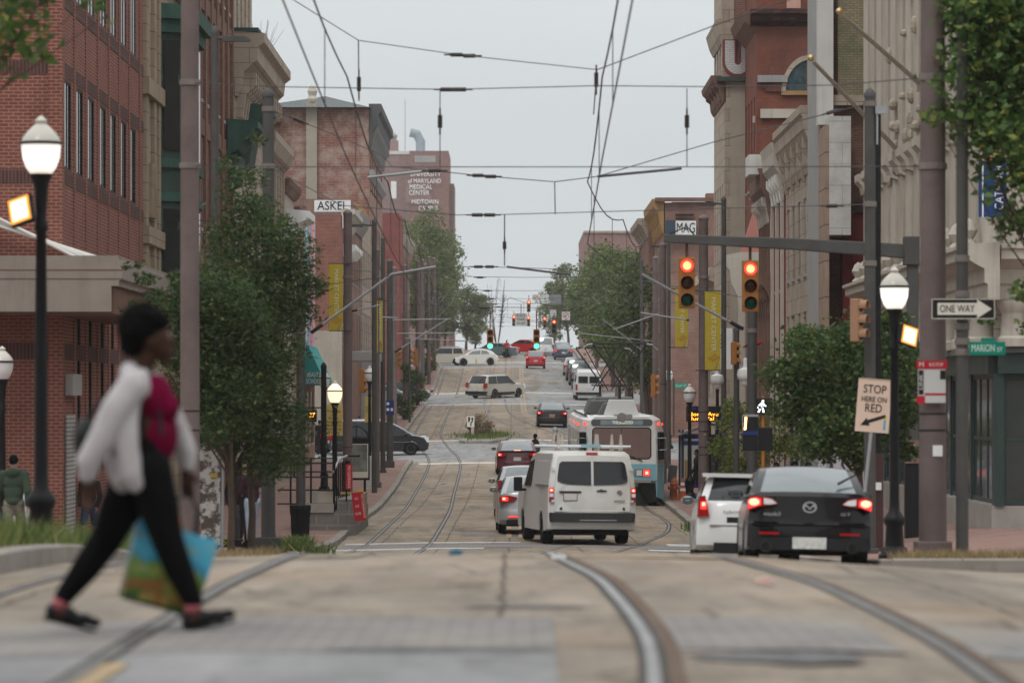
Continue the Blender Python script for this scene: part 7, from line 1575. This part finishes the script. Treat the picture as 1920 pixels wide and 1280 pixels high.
for i in range(60):
    a, e = rnd.random()*6.28, rnd.uniform(-.5,1.5); p = Vector((-.01+.108*math.cos(a)*math.cos(e), .10*math.sin(a)*math.cos(e), 1.58+.105*math.sin(e)))
    if p.x < .05 or p.z > 1.63: h.ball(p+(p-Vector((-.01,0,1.58)))*.12, .024, 6, 5)
remeshed(h, 'hair', hair_m, W0, .012, 1)
pants = M('leggings_black', (.006,.006,.007), .85, 0, .3, 6, spec=.05)
p = MB(); p.ball((.0,0,.87), (.128,.165,.125), 14, 10); p.ball((.03,0,.95), (.11,.15,.1), 14, 10)
limb(p, [(.03,ny,.83),(.085,ny,.64),(.13,ny,.47),(.185,ny,.33),(.262,ny,.155)], [.128,.110,.086,.078,.055]); limb(p, [(-.03,fy,.83),(-.13,fy,.63),(-.205,fy,.47),(-.31,fy,.32),(-.43,fy,.165)], [.132,.114,.088,.078,.053])
remeshed(p, 'leggings', pants, W0, .012, 2)
t = MB(); t.ball((.05,0,1.20), (.11,.16,.14), 14, 10); t.ball((.105,-.06,1.16), (.08,.075,.085), 12, 10); t.ball((.105,.06,1.16), (.08,.075,.085), 12, 10); t.ball((.07,0,1.02), (.11,.14,.17), 14, 10); t.ball((.03,0,.94), (.115,.15,.07), 12, 8)
remeshed(t, 'magenta_top', M('top_magenta', (.13,.003,.028), .9, 0, .25, 8, spec=.05), W0, .012, 2)
fleece = M('fleece_white', (.55,.52,.53), .95, 0, .1, 14, bumpy=.6)
j = MB()
limb(j, [(-.045,ny*2.05,1.275),(-.13,ny*2.5,1.15),(-.20,ny*2.6,1.0),(-.27,ny*2.5,.88),(-.275,ny*2.4,.815)], [.08,.08,.074,.068,.05])
limb(j, [(.02,fy*2.05,1.275),(.10,fy*2.5,1.15),(.165,fy*2.6,1.02),(.205,fy*2.5,.92),(.21,fy*2.4,.855)], [.08,.076,.066,.06,.045])
for x0, z0, rx, rz_ in ((-.075,1.25,.07,.12),(-.10,1.13,.075,.16),(-.115,1.0,.075,.16),(-.125,.88,.075,.14),(-.11,.80,.065,.09)):
    j.ball((x0,0,z0), (rx,.185,rz_), 14, 10)
for s in (-1,1):                                                   # front panels hang open at each side
    limb(j, [(-.045,s*.14,1.27),(-.075,s*.175,1.1),(-.07,s*.185,.95),(-.05,s*.18,.82),(-.03,s*.17,.77)], [.055,.065,.065,.065,.055])
limb(j, [(-.06,-.11,1.33),(-.075,0,1.35),(-.06,.11,1.33)], [.05,.055,.05]); limb(j, [(-.0,-.10,1.33),(.0,-.13,1.25)], [.04,.05]); limb(j, [(-.0,.10,1.33),(.02,.13,1.25)], [.04,.05])
remeshed(j, 'fleece_jacket', fleece, W0, .014, 2)
sock = M('sock_pink', (.42,.12,.14), .9, 0, .3, 30)
for (x, y, z), (x2, z2) in (((.262,ny,.16),(.262,.09)), ((-.43,fy,.17),(-.455,.10))): MB().tube([(x,y,z),(x2,y,z2)], [.047,.045], 12).build('sock', sock, W0, smooth=True)
shoe = M('shoe_black', (.008,.008,.009), .6, 0, .1)
for nm, hl, toe, y in (('shoe',(.245,.045),(.45,.085),ny), ('shoe',(-.485,.085),(-.27,.03),fy)):
    d = (Vector((toe[0],0,toe[1]))-Vector((hl[0],0,hl[1]))); u = d.normalized(); n = Vector((-u.z,0,u.x)); hp = Vector((hl[0],y,hl[1])); m = MB()
    for q, r in ((0,(.045,.042,.05)),(.35,(.055,.042,.048)),(.7,(.06,.046,.034)),(1.0,(.04,.038,.026))): m.ball(hp+d*q, r, 12, 8)
    m.ball(hp+d*.12+n*.045, (.045,.04,.04), 10, 8); so = remeshed(m, nm, shoe, W0, .009, 2)
    sl = MB().loft([[tuple(hp+d*q+n*(-.035)+Vector((0,w_,0))) for w_ in (-.038,.038)]+[tuple(hp+d*q+n*(-.05)+Vector((0,w_,0))) for w_ in (.038,-.038)] for q in (-.18,.2,.6,.95,1.12)]); sl.build('sole', M('sole_dark', (.02,.02,.021), .8, 0, .1), so)
limb_b = MB(); limb_b.ball((-.31,.02,1.0), (.065,.11,.11), 12, 10); remeshed(limb_b, 'shoulder_bag', black, W0, .012, 2); MB().tube([(-.31,.02,1.09),(-.17,-.05,1.24),(-.03,-.12,1.33),(.09,-.1,1.22),(.1,-.16,1.02)], .012, 6).build('bag_strap', black, W0)
# shopping bag in her far hand
bm_, bnt, bb_ = _new('bag_print'); v = coords(bnt, 'Generated')
sx = bnt.nodes.new('ShaderNodeSeparateXYZ'); bnt.links.new(v, sx.inputs[0])
nz = noise(bnt, v, 3.2, 4, .6); mv = nd(bnt, 'ShaderNodeMath'); mv.operation = 'MULTIPLY_ADD'; bnt.links.new(nz, mv.inputs[0]); mv.inputs[1].default_value = .8; bnt.links.new(sx.outputs[2], mv.inputs[2])
c = ramp(bnt, mv.outputs[0], [(.36,(.012,.05,.008)),(.5,(.05,.12,.015)),(.62,(.24,.06,.012)),(.72,(.09,.15,.02)),(.84,(.10,.22,.03)),(.93,(.02,.20,.34)),(1.0,(.05,.33,.48))])
c = mixc(bnt, ramp(bnt, noise(bnt, v, 6, 3), [(.52,(0,0,0)),(.64,(.6,.6,.6))]), c, (.32,.24,.06)); bnt.links.new(c, bb_.inputs['Base Color']); bb_.inputs['Roughness'].default_value = .45
SB = empty('shopping_bag', (W0.location.x+.215, 22.4+.20, .70), 'glossy shopping bag with blue, green and orange print held by the walking person', 'shopping bag')
q = MB(); rows = []
for z, w_, d_ in ((-.62,.19,.07),(-.6,.2,.085),(-.45,.205,.09),(-.3,.215,.08),(-.19,.225,.05)):
    rows.append([(-w_,-d_,z),(-w_*.4,-d_*1.15,z),(w_*.4,-d_*1.1,z),(w_,-d_,z),(w_,d_,z),(0,d_*1.1,z),(-w_,d_,z)])
bo = q.loft(rows).build('bag_body', bm_, SB, smooth=30)
for y in (-.05,.05): MB().tube([(-.1,y,-.2),(-.075,y*.6,-.06),(0,0,.005),(.075,y*.6,-.06),(.1,y,-.2)], .009, 6).build('handle', black, SB)
SB.rotation_euler = (0, R(16), R(12))
# ---- people further off
def figure(px, Y, h, yaw, label, top, legs, skin, hair=hair_m, stride=.12, shorts=False, hood=None, arms=.12, z=None, X=None, bulk=1.0, carry=None):
    x = PX(px, Y) if X is None else X; onroad = XL(Y) < x < XR(Y)
    o = empty('person', (x, Y, (rz(x,Y)+.012 if onroad else sz(Y)) if z is None else z), label, 'person', None, R(yaw))
    k = h/1.75; V = lambda *p: tuple(c*k for c in p)          # faces +y
    b = MB(); b.ball(V(0,.0,1.63), V(.075,.095,.115), 12, 10); b.ball(V(0,.1,1.615), V(.014,.018,.02), 6, 5); limb(b, [V(0,-.01,1.55),V(0,-.02,1.44)], [.055*k,.06*k])
    for s in (-1,1): b.ball(V(s*.075,0,1.62), V(.012,.016,.028), 6, 5)
    b.ball(V(0,0,1.25), V(.15,.09,.24), 12, 10); b.ball(V(0,0,.98), V(.14,.1,.12), 12, 10)
    J = {}
    for s in (-1,1):
        f_ = s*stride; hip, kn, an = V(s*.09,0,.93), V(s*.095,f_*.9+.04,.5), V(s*.095,f_*1.8-.03,.09); J[s] = (hip, kn, an)
        limb(b, [hip,kn,an], [.08*k,.055*k,.04*k]); limb(b, [an, (an[0],an[1]+.05*k,.05*k), (an[0],an[1]+.16*k,.035*k)], [.04*k,.04*k,.03*k], 8)
        sh, el, wr_ = V(s*.19,0,1.42), V(s*(.24+arms*.3),-s*stride*.5-.03,1.13), V(s*(.23+arms*.2),-s*stride+.08,.90); J[s] += (sh, el, wr_)
        limb(b, [sh,el,wr_], [.05*k,.04*k,.028*k]); hand(b, wr_, (0,.15,-1), -s, k, .5, (0,1,0))
    remeshed(b, 'body', skin, o, .014 if Y < 100 else .02, 1)
    t = MB(); t.ball(V(0,0,1.30), V(.175*bulk,.115*bulk,.2), 12, 10); t.ball(V(0,.0,1.1), V(.16*bulk,.115*bulk,.2), 12, 10); t.ball(V(0,0,.96), V(.16*bulk,.12*bulk,.1), 12, 8)
    for s in (-1,1): limb(t, [J[s][3],J[s][4],J[s][5]], [.075*k*bulk,.06*k*bulk,.048*k])
    limb(t, [V(-.1,-.02,1.47),V(.1,-.02,1.47)], [.055*k,.055*k])
    if hood == 'down': t.ball(V(0,-.1,1.46), V(.12,.07,.09), 10, 8)
    remeshed(t, 'jacket', top, o, .02, 1)
    l = MB(); l.ball(V(0,0,.95), V(.155,.115,.1), 12, 8)
    for s in (-1,1):
        hip, kn, an = J[s][:3]
        if shorts: limb(l, [hip, ((hip[0]+kn[0])/2,(hip[1]+kn[1])/2,(hip[2]+kn[2])/2), (kn[0],kn[1],kn[2]+.02*k)], [.1*k,.095*k,.09*k])
        else: limb(l, [hip,kn,(an[0],an[1],an[2]+.03*k)], [.1*k,.075*k,.06*k])
    remeshed(l, 'shorts' if shorts else 'trousers', legs, o, .02, 1)
    for s in (-1,1):
        an = J[s][2]; m = MB(); m.ball((an[0],an[1]+.0,.05*k), (.045*k,.06*k,.05*k), 8, 6); m.ball((an[0],an[1]+.1*k,.04*k), (.045*k,.08*k,.036*k), 8, 6); remeshed(m, 'shoe', shoe, o, .015, 1)
    if hood == 'up':
        m = MB(); m.ball(V(0,-.025,1.65), V(.11,.12,.15), 12, 10); m.ball(V(0,-.03,1.5), V(.13,.1,.09), 10, 8); remeshed(m, 'hood', top, o, .018, 1)
    else:
        m = MB(); m.ball(V(0,-.02,1.67), V(.083,.1,.105), 12, 10); remeshed(m, 'hair', hair, o, .016, 1)
    return o, J
c_ = lambda n, c: M('cloth_'+n, c, .9, 0, .2, 5)
figure(26, 75, 1.76, -8, 'person in a green hoodie and camouflage shorts walking away past the brick building', c_('green',(.035,.055,.036)), M('cloth_camo', (.16,.15,.125), .9, 0, .6, 14), skin_light, shorts=True, hood='down', bulk=1.12)
figure(168, 92, 1.62, 165, 'person in a black jacket and denim shorts coming along by the brick wall', c_('black',(.015,.015,.017)), c_('denim',(.05,.075,.13)), skin_light, shorts=True)
figure(600, 212, 1.7, 10, 'person in a black coat with a red shoulder bag walking away by the ticket sign', c_('black',(.015,.015,.017)), c_('black',(.015,.015,.017)), skin_mid, X=PX(599,212))
thing('shoulder_bag', MB().loft([[(-.14,-.05,0),(.14,-.05,0),(.14,.05,0),(-.14,.05,0)],[(-.17,-.06,.15),(.17,-.06,.15),(.17,.06,.15),(-.17,.06,.15)],[(-.1,-.03,.3),(.1,-.03,.3),(.1,.03,.3),(-.1,.03,.3)]]).tube([(-.08,0,.28),(0,-.02,.55),(.08,0,.28)], .012, 6), M('bag_red', (.4,.02,.03), .5), (PX(601,212)+.15,211.8,sz(212)+.82), 'red shoulder bag carried by the person in the black coat', 'bag', bev=.02)
figure(1042, 196, 1.8, -95, 'person in a pale grey hooded sweatshirt crossing before the tram', c_('grey',(.33,.34,.35)), M('cloth_pattern', (.1,.1,.11), .9, 0, .7, 16), skin_dark, hood='up', stride=.16, bulk=1.12)
figure(1003, 190, 1.66, 60, 'person in a dark dress beside the maroon sedan', c_('plum',(.035,.018,.022)), c_('wine',(.12,.01,.02)), skin_dark)
figure(473, 91, 1.75, 20, 'person in pale blue jeans and a dark top behind the street tree', c_('plumdark',(.035,.012,.02)), c_('paleblue',(.26,.31,.38)), skin_mid)
figure(449, 96, 1.75, 200, 'person in a dark coat with a yellow strap behind the tree trunks', c_('black',(.015,.015,.017)), c_('charcoal',(.03,.03,.035)), skin_dark)
figure(950, 412, 1.7, 20, 'tiny person in red crossing at the crest of the street', c_('brightred',(.35,.03,.03)), c_('black',(.015,.015,.017)), skin_mid)
figure(673, 224, 1.75, 150, 'person in dark clothes standing by the side street cars', c_('black',(.015,.015,.017)), c_('charcoal',(.03,.03,.035)), skin_mid, z=rz(7,224))
figure(1490, 106, 1.75, 190, 'person with dark hair seen above the black car roof, behind the tree', c_('white',(.5,.5,.5)), c_('charcoal',(.03,.03,.035)), skin_dark)
figure(1513, 108, 1.7, 150, 'person in a pale blue shirt behind the black car and tree', c_('sky',(.28,.4,.55)), c_('charcoal',(.03,.03,.035)), skin_mid)
figure(1455, 110, 1.68, 170, 'person in a dark top behind the yellowing young tree', c_('black',(.015,.015,.017)), c_('denim',(.05,.075,.13)), skin_dark)
figure(1306, 151, 1.7, 90, 'person in black waiting between the acorn lamp and the tram stop pole', c_('black',(.015,.015,.017)), c_('charcoal',(.03,.03,.035)), skin_mid)
# ================================================================ street furniture
hyd_m = M('hydrant_orange', (.43,.13,.055), .55, 0, .15, 4)
def hydrant(px, Y, label, s=1.0):
    z = sz(Y); o = empty('fire_hydrant', (PX(px,Y),Y,z), label, 'hydrant', 'orange fire hydrants')
    MB().lathe([(r*s,h_*s) for r, h_ in ((.17,0),(.17,.05),(.115,.07),(.11,.5),(.15,.52),(.15,.57),(.125,.6),(.12,.66),(.09,.73),(.05,.76),(.045,.8),(.01,.81))], (0,0,0), 18).build('barrel', hyd_m, o, smooth=40)
    for d, ln in (((1,0,0),.19),((-1,0,0),.19),((0,-1,0),.2)):
        d = Vector(d); MB().tube([Vector((0,0,.42*s)), d*ln*s+Vector((0,0,.42*s))], .065*s, 12).build('outlet', hyd_m, o); MB().tube([d*ln*s+Vector((0,0,.42*s)), d*(ln+.04)*s+Vector((0,0,.42*s))], [.075*s,.06*s], 8).build('cap', hyd_m, o)
hydrant(350, 76, 'orange fire hydrant behind the walking person and the thick mauve pole', 1.1); hydrant(1264, 149, 'orange fire hydrant next to the traffic cone by the tram', .95); hydrant(809, 387, 'orange fire hydrant at the upper junction beside the champagne SUV', 1.3); hydrant(786, 338, 'orange fire hydrant above the leafy bush by the black sedan', 1.2)
o = empty('traffic_cone', (PX(1280,148),148,sz(148)), 'orange and white traffic cone beside the hydrant by the tram', 'cone'); cm = M('cone_orange', (.5,.10,.03), .6, 0, .1)
MB().box(-.2,.2,-.2,.2,0,.04).build('base', cm, o); MB().lathe([(.15,.04),(.03,.74),(.01,.75)], (0,0,0), 16).build('cone', cm, o, smooth=40)
for z in (.3,.5): MB().lathe([(.153-.171*(z-.04)+.004,z),(.153-.171*(z+.06)+.004,z+.1)], (0,0,0), 16).build('white_band', white_paint, o, smooth=40)
o = empty('litter_bin', (PX(563,101),101,sz(101)), 'black slatted litter bin on the brick pavement', 'bin')
MB().lathe([(.19,.05),(.215,.7)], (0,0,0), 24).build('liner', black, o)
for k in range(24):
    a = 2*math.pi*k/24; MB().tube([(.2*math.cos(a),.2*math.sin(a),.03),(.215*math.cos(a),.215*math.sin(a),.5),(.245*math.cos(a),.245*math.sin(a),.76)], .014, 5).build('slat', pole_black, o)
for z, r in ((.06,.205),(.76,.25)): MB().lathe([(r,z-.02),(r+.015,z),(r,z+.02),(r-.015,z)], (0,0,0), 24).build('hoop', pole_black, o)
# boarding ramp for the tram
Y = 108; z0 = sz(Y); o = empty('boarding_ramp', (PX(600,Y),Y,z0), 'raised concrete boarding ramp with black railings beside the litter bin', 'ramp')
blk = BRICK('block_wall', (.22,.205,.19), (.19,.18,.165), (.28,.26,.24), .55, .28, .02); X_ = lambda px: PX(px,Y); Z_ = lambda py: PZ(py,Y)
MB().box(X_(545),X_(668),Y,Y+9,z0-.2,Z_(958)).build('base', blk, o, True); MB().box(X_(632),X_(666),Y+.1,Y+8.9,Z_(958),Z_(936)).build('step_block', blk, o, True); MB().box(X_(570),X_(626),Y-.05,Y+8,Z_(962)+.02,Z_(943)).build('slab', concrete, o, True); MB().box(X_(574),X_(625),Y+.3,Y+.36,Z_(943),Z_(921)).build('panel', stone_trim, o, True)
rl = MB()
for py in (859,868,884,894,918,944): MB().tube([(X_(520),Y,Z_(py)),(X_(625),Y,Z_(py))], .022, 6).build('rail', pole_black, o, True)
for px in (545,583,626): MB().tube([(X_(px),Y+.02,Z_(962)),(X_(px),Y+.02,Z_(859))], .028, 6).build('rail_post', pole_black, o, True)
for k in range(9): MB().tube([(X_(626)+.02+k*.025,Y+.1+k*.55,Z_(955)),(X_(626)+.02+k*.025,Y+.1+k*.55,Z_(868))], .022, 6).build('baluster', pole_black, o, True)
MB().tube([(X_(624),Y-.05,Z_(886)),(X_(634),Y+.6,Z_(861)),(X_(636),Y+5,Z_(859))], .03, 8).build('handrail', steel, o, True); MB().tube([(X_(636),Y+5,Z_(859)),(X_(662),Y+5,Z_(859))], .03, 8).build('handrail', pole_black, o, True)
MB().box(X_(638),X_(668),Y+.05,Y+.15,Z_(926),Z_(922)).build('yellow_edge', M('edge_yellow', (.5,.36,.08), .6), o, True); MB().box(X_(648),X_(651),Y-.02,Y+.02,Z_(940),Z_(862)).build('rail_post', pole_black, o, True)
o = plate('clearance_sign', 654.5, 893.5, 107.7, .17, .63, sg_r, 'narrow red sign reading no clearance on the ramp railing'); text('NO CLEARANCE', .1, sg_w, o, (0,-.012,0), rot=(R(90),R(90),0), width=.56)
o = plate('warning_sign', 673, 949, 107.4, .3, .72, sg_r, 'red do not enter board leaning at the end of the boarding ramp', tilt=R(-7))
for k, t_ in enumerate(('DO','NOT','ENTER')): text(t_, .085, sg_w, o, (-.04,-.012,.2-k*.19), width=(.09,.1,.15)[k])
text('NO CLEARANCE', .07, sg_w, o, (.11,-.012,0), rot=(R(90),R(90),0), width=.6); MB().box(.0,.16,.02,.05,-.34,.42).build('yellow_backing', MATS['edge_yellow'], o)
o = empty('advertising_kiosk', (PX(668,150),150,sz(150)), 'dark arched advertising kiosk with a poster beside the mauve banner pole', 'kiosk'); w_ = .47; h0, h1 = PZ(906,150)-sz(150), PZ(829,150)-sz(150)
MB().box(-w_,w_,-.04,.1,h0+.12,h1).build('frame', pole_black, o, bev=.01); MB().box(-w_+.06,w_-.05,-.05,-.04,h0+.2,h1-.05).build('poster_border', sg_w, o)
MB().box(-w_+.09,w_-.08,-.056,-.05,h0+.42,h1-.08).build('poster', M('poster_mix', (.17,.18,.16), .35, 0, .8, 2.2), o); MB().tube([(w_*math.cos(a)*.98,0,h1+w_*1.2*math.sin(a)) for a in [math.pi*k/14 for k in range(15)]], .03, 6).build('arch', pole_black, o)
MB().tube([(0,0,h1),(0,0,h1+.5)], .02, 5).build('arch_bar', pole_black, o); MB().box(-w_,w_,-.02,.02,h1,h1+.16).build('header', pole_black, o)
for sx_ in (-.3,.3): MB().tube([(sx_,.03,-.1),(sx_,.03,h0+.2)], .05, 6).build('leg', pole_black, o)
Y = 163; thing('utility_cabinet', MB().box(-.2,.2,-.2,.2,0,1.28).box(-.23,.23,-.23,.23,-.1,.05), M('cabinet_white', (.5,.49,.46), .6, 0, .1, 1, dirt=(.35,.32,.28)), (PX(696,Y),Y,sz(Y)), 'white utility cabinet in front of the mauve pole with the low plinth', 'cabinet', bev=.015)
# board with peeled posters, and a rental scooter
pm, pnt, pb_ = _new('peeled_poster'); c = ramp(pnt, noise(pnt, coords(pnt), 2.6, 9, .72), [(.46,(.075,.06,.05)),(.50,(.13,.11,.09)),(.53,(.5,.49,.47)),(.8,(.58,.57,.55))]); pnt.links.new(c, pb_.inputs['Base Color'])
Y = 79; o = empty('poster_board', (PX(394,Y),Y,sz(Y)), 'steel framed board with half-peeled white posters behind the thick mauve pole', 'board'); hh = PZ(836,Y)-sz(Y)
MB().box(-.40,.19,-.03,.03,.15,hh).build('panel', pm, o); MB().tube([(.22,0,-.1),(.24,0,hh+.04)], .03, 8).build('leg', steel, o); MB().tube([(-.42,0,-.1),(-.42,0,hh+.04)], .03, 8).build('leg', steel, o); MB().tube([(-.42,0,hh+.02),(.24,0,hh+.02)], .025, 8).build('top_bar', steel, o); MB().box(.0,.14,-.036,-.03,PZ(895,Y)-sz(Y),PZ(887,Y)-sz(Y)).build('label_strip', M('edge_yellow2', (.45,.33,.07), .6), o)
Y = 80; o = empty('kick_scooter', (PX(423,Y),Y,sz(Y)), 'black rental kick scooter lettered BOLT standing behind the tree trunks', 'scooter')
MB().box(-.3,.3,-.07,.07,.1,.25).build('deck', black, o, bev=.02); text('BOLT', .13, M('bolt_yellow', (.6,.55,.02), .5), o, (.0,-.078,.175), width=.34)
for x in (-.38,.40): MB().lathe([(.1,-.03),(.11,-.02),(.11,.02),(.1,.03)], (x,0,.11), 16, 'Y').build('wheel', rubber, o)
MB().tube([(.38,0,.2),(.30,0,1.05)], .025, 8).build('stem', black, o); MB().tube([(.30,-.22,1.06),(.30,.22,1.06)], .018, 6).build('handlebar', black, o)
# tram stop on the right pavement
Y = 153; o = empty('tram_shelter', (PX(1318,Y),Y,sz(Y)), 'glazed tram stop shelter with blue panels and an orange departure display', 'shelter'); Zs = lambda py: PZ(py,Y)-sz(Y)
for x in (-.72,.62):
    for y in (0,3.2): MB().box(x-.03,x+.03,y-.03,y+.03,-.1,Zs(806)).build('post', M('frame_navy', (.02,.025,.05), .5), o)
MB().prism([(-.8,Zs(812)),(.3,Zs(793)),(1.0,Zs(800)),(1.0,Zs(804)),(.3,Zs(797)),(-.8,Zs(816))], -.2, 3.5, 'Y').build('roof', glass_sky, o); MB().box(-.70,.6,3.0,3.03,.3,Zs(815)).build('rear_pane', M('shelter_glass', (.2,.22,.22), .1, 0, .3, 1, spec=.7), o)
mp = MB().box(-.68,-.1,-.02,.02,.55,Zs(812)).build('map_panel', M('map_pale', (.42,.43,.38), .4, 0, .3, 3), o); MB().box(-.68,-.1,-.03,-.021,Zs(822),Zs(814)).build('blue_header', sg_b, mp); MB().box(-.68,-.1,-.03,-.021,Zs(834),Zs(826)).build('blue_header', sg_b, mp); MB().box(-.7,-.05,-.03,.02,.3,.5).build('blue_panel', sg_b, o); MB().box(-.66,-.4,-.03,-.021,.6,1.3).build('ochre_panel', wood_tan, mp); MB().box(-.5,.55,2.4,2.8,.42,.5).build('bench', steel, o)
o = empty('departure_board', (PX(1325,Y),Y-.4,PZ(780,Y)), 'black departure display with orange text, North and Hunt, over the shelter', 'display'); MB().box(-.75,.8,0,.15,-.2,.36).build('case', black, o); led = M('led_amber', (1,.36,.03), emit=4)
text('North Ave   3', .19, led, o, (.02,-.01,.07), width=1.42); text('Hunt Val   15', .19, led, o, (.02,-.01,-.09), width=1.42); MB().box(-.7,-.38,-.01,.0,.22,.34).build('blue_tag', sg_b, o); MB().tube([(.1,.1,-2.2),(.1,.1,-.2)], .05, 8).build('post', black, o)
Y = 151; thing('newspaper_box', MB().cbox((0,0,.85), (.3,.35,.62), (0,R(6),0)).tube([(-.06,0,-.05),(-.03,0,.6)], .05, 8), M('box_grey', (.10,.105,.11), .4, 0, .15), (PX(1258,Y)+.05,Y,sz(Y)), 'leaning dark grey box on a post between the tram and the hydrant', 'box', bev=.04)
Y = 88; o = empty('ticket_machine', (PX(1710,Y),Y,sz(Y)), 'tall black box with a rusty red panel behind the lamp beside the thick mauve pole', 'machine'); MB().box(-.15,.14,-.15,.15,-.1,PZ(868,Y)-sz(Y)).build('case', black, o, bev=.02); MB().box(-.17,.13,-.18,-.14,PZ(868,Y)-sz(Y),PZ(825,Y)-sz(Y)).build('panel', M('rust_panel', (.20,.12,.10), .6, 0, .2), o); MB().box(-.1,.06,-.186,-.18,PZ(850,Y)-sz(Y),PZ(832,Y)-sz(Y)).build('notice', M('notice_pink', (.3,.16,.15), .6), o)
pole('sign_post', 1646, 78.5, .1, 850, 'short dark red post with a white notice between the tree and the acorn lamp', M('post_wine', (.06,.03,.03), .5, 0, .1), (.32,.1), taper=1, cap=False)
plate('notice_plate', 1646, 911, 78.3, .13, .14, white_paint, 'small white notice on the short dark red post', 'notice')
for px, py, Y, lb in ((1396.5,703,112,'larger white dome camera hanging beside the slim grey pole'), (1344,712,139,'white dome camera hanging on the tall street lamp')):
    thing('dome_camera', MB().lathe([(.03,.55),(.05,.53),(.06,.3),(.2,.24),(.22,.1),(.2,0),(.13,-.06)], (0,0,0), 16).ball((0,0,-.07), .13, 12, 8), white_paint, (PX(px,Y),Y-.2,PZ(py,Y)-.1), lb, 'camera', smooth=40)
Y = 104; gm, gnt, gb_ = _new('hoarding_paint'); wv = nd(gnt, 'ShaderNodeTexWave', Scale=1.1, Distortion=9.0, Detail=3.0); gnt.links.new(coords(gnt), wv.inputs[0])
c = ramp(gnt, wv.outputs[1], [(0,(.58,.58,.58)),(.72,(.55,.55,.56)),(.78,(.4,.06,.14)),(.84,(.5,.5,.52)),(.9,(.04,.16,.33)),(.96,(.02,.02,.025))]); gnt.links.new(c, gb_.inputs['Base Color'])
thing('painted_hoarding', MB().box(-.75,.75,-.03,.03,.0,2.15), gm, (PX(1592,Y),Y,sz(Y)), 'white hoarding with pink, blue and black graffiti strokes behind the round-crowned tree', 'hoarding')
Y = 183; o = empty('stop_shelter', (PX(684,Y),Y,sz(Y)), 'grey flat-roofed stop shelter behind the two mauve poles', 'shelter'); MB().box(-.75,.65,-.1,2.6,PZ(677,Y)-sz(Y),PZ(658,Y)-sz(Y)).build('roof', M('shelter_grey', (.27,.25,.24), .6, 0, .1), o, bev=.03)
for x in (-.65,.55): MB().box(x-.05,x+.05,0,.1,-.1,PZ(677,Y)-sz(Y)).build('post', pole_grey, o)
# keep the setting off the sun: nothing else to light
bpy.context.view_layer.update()
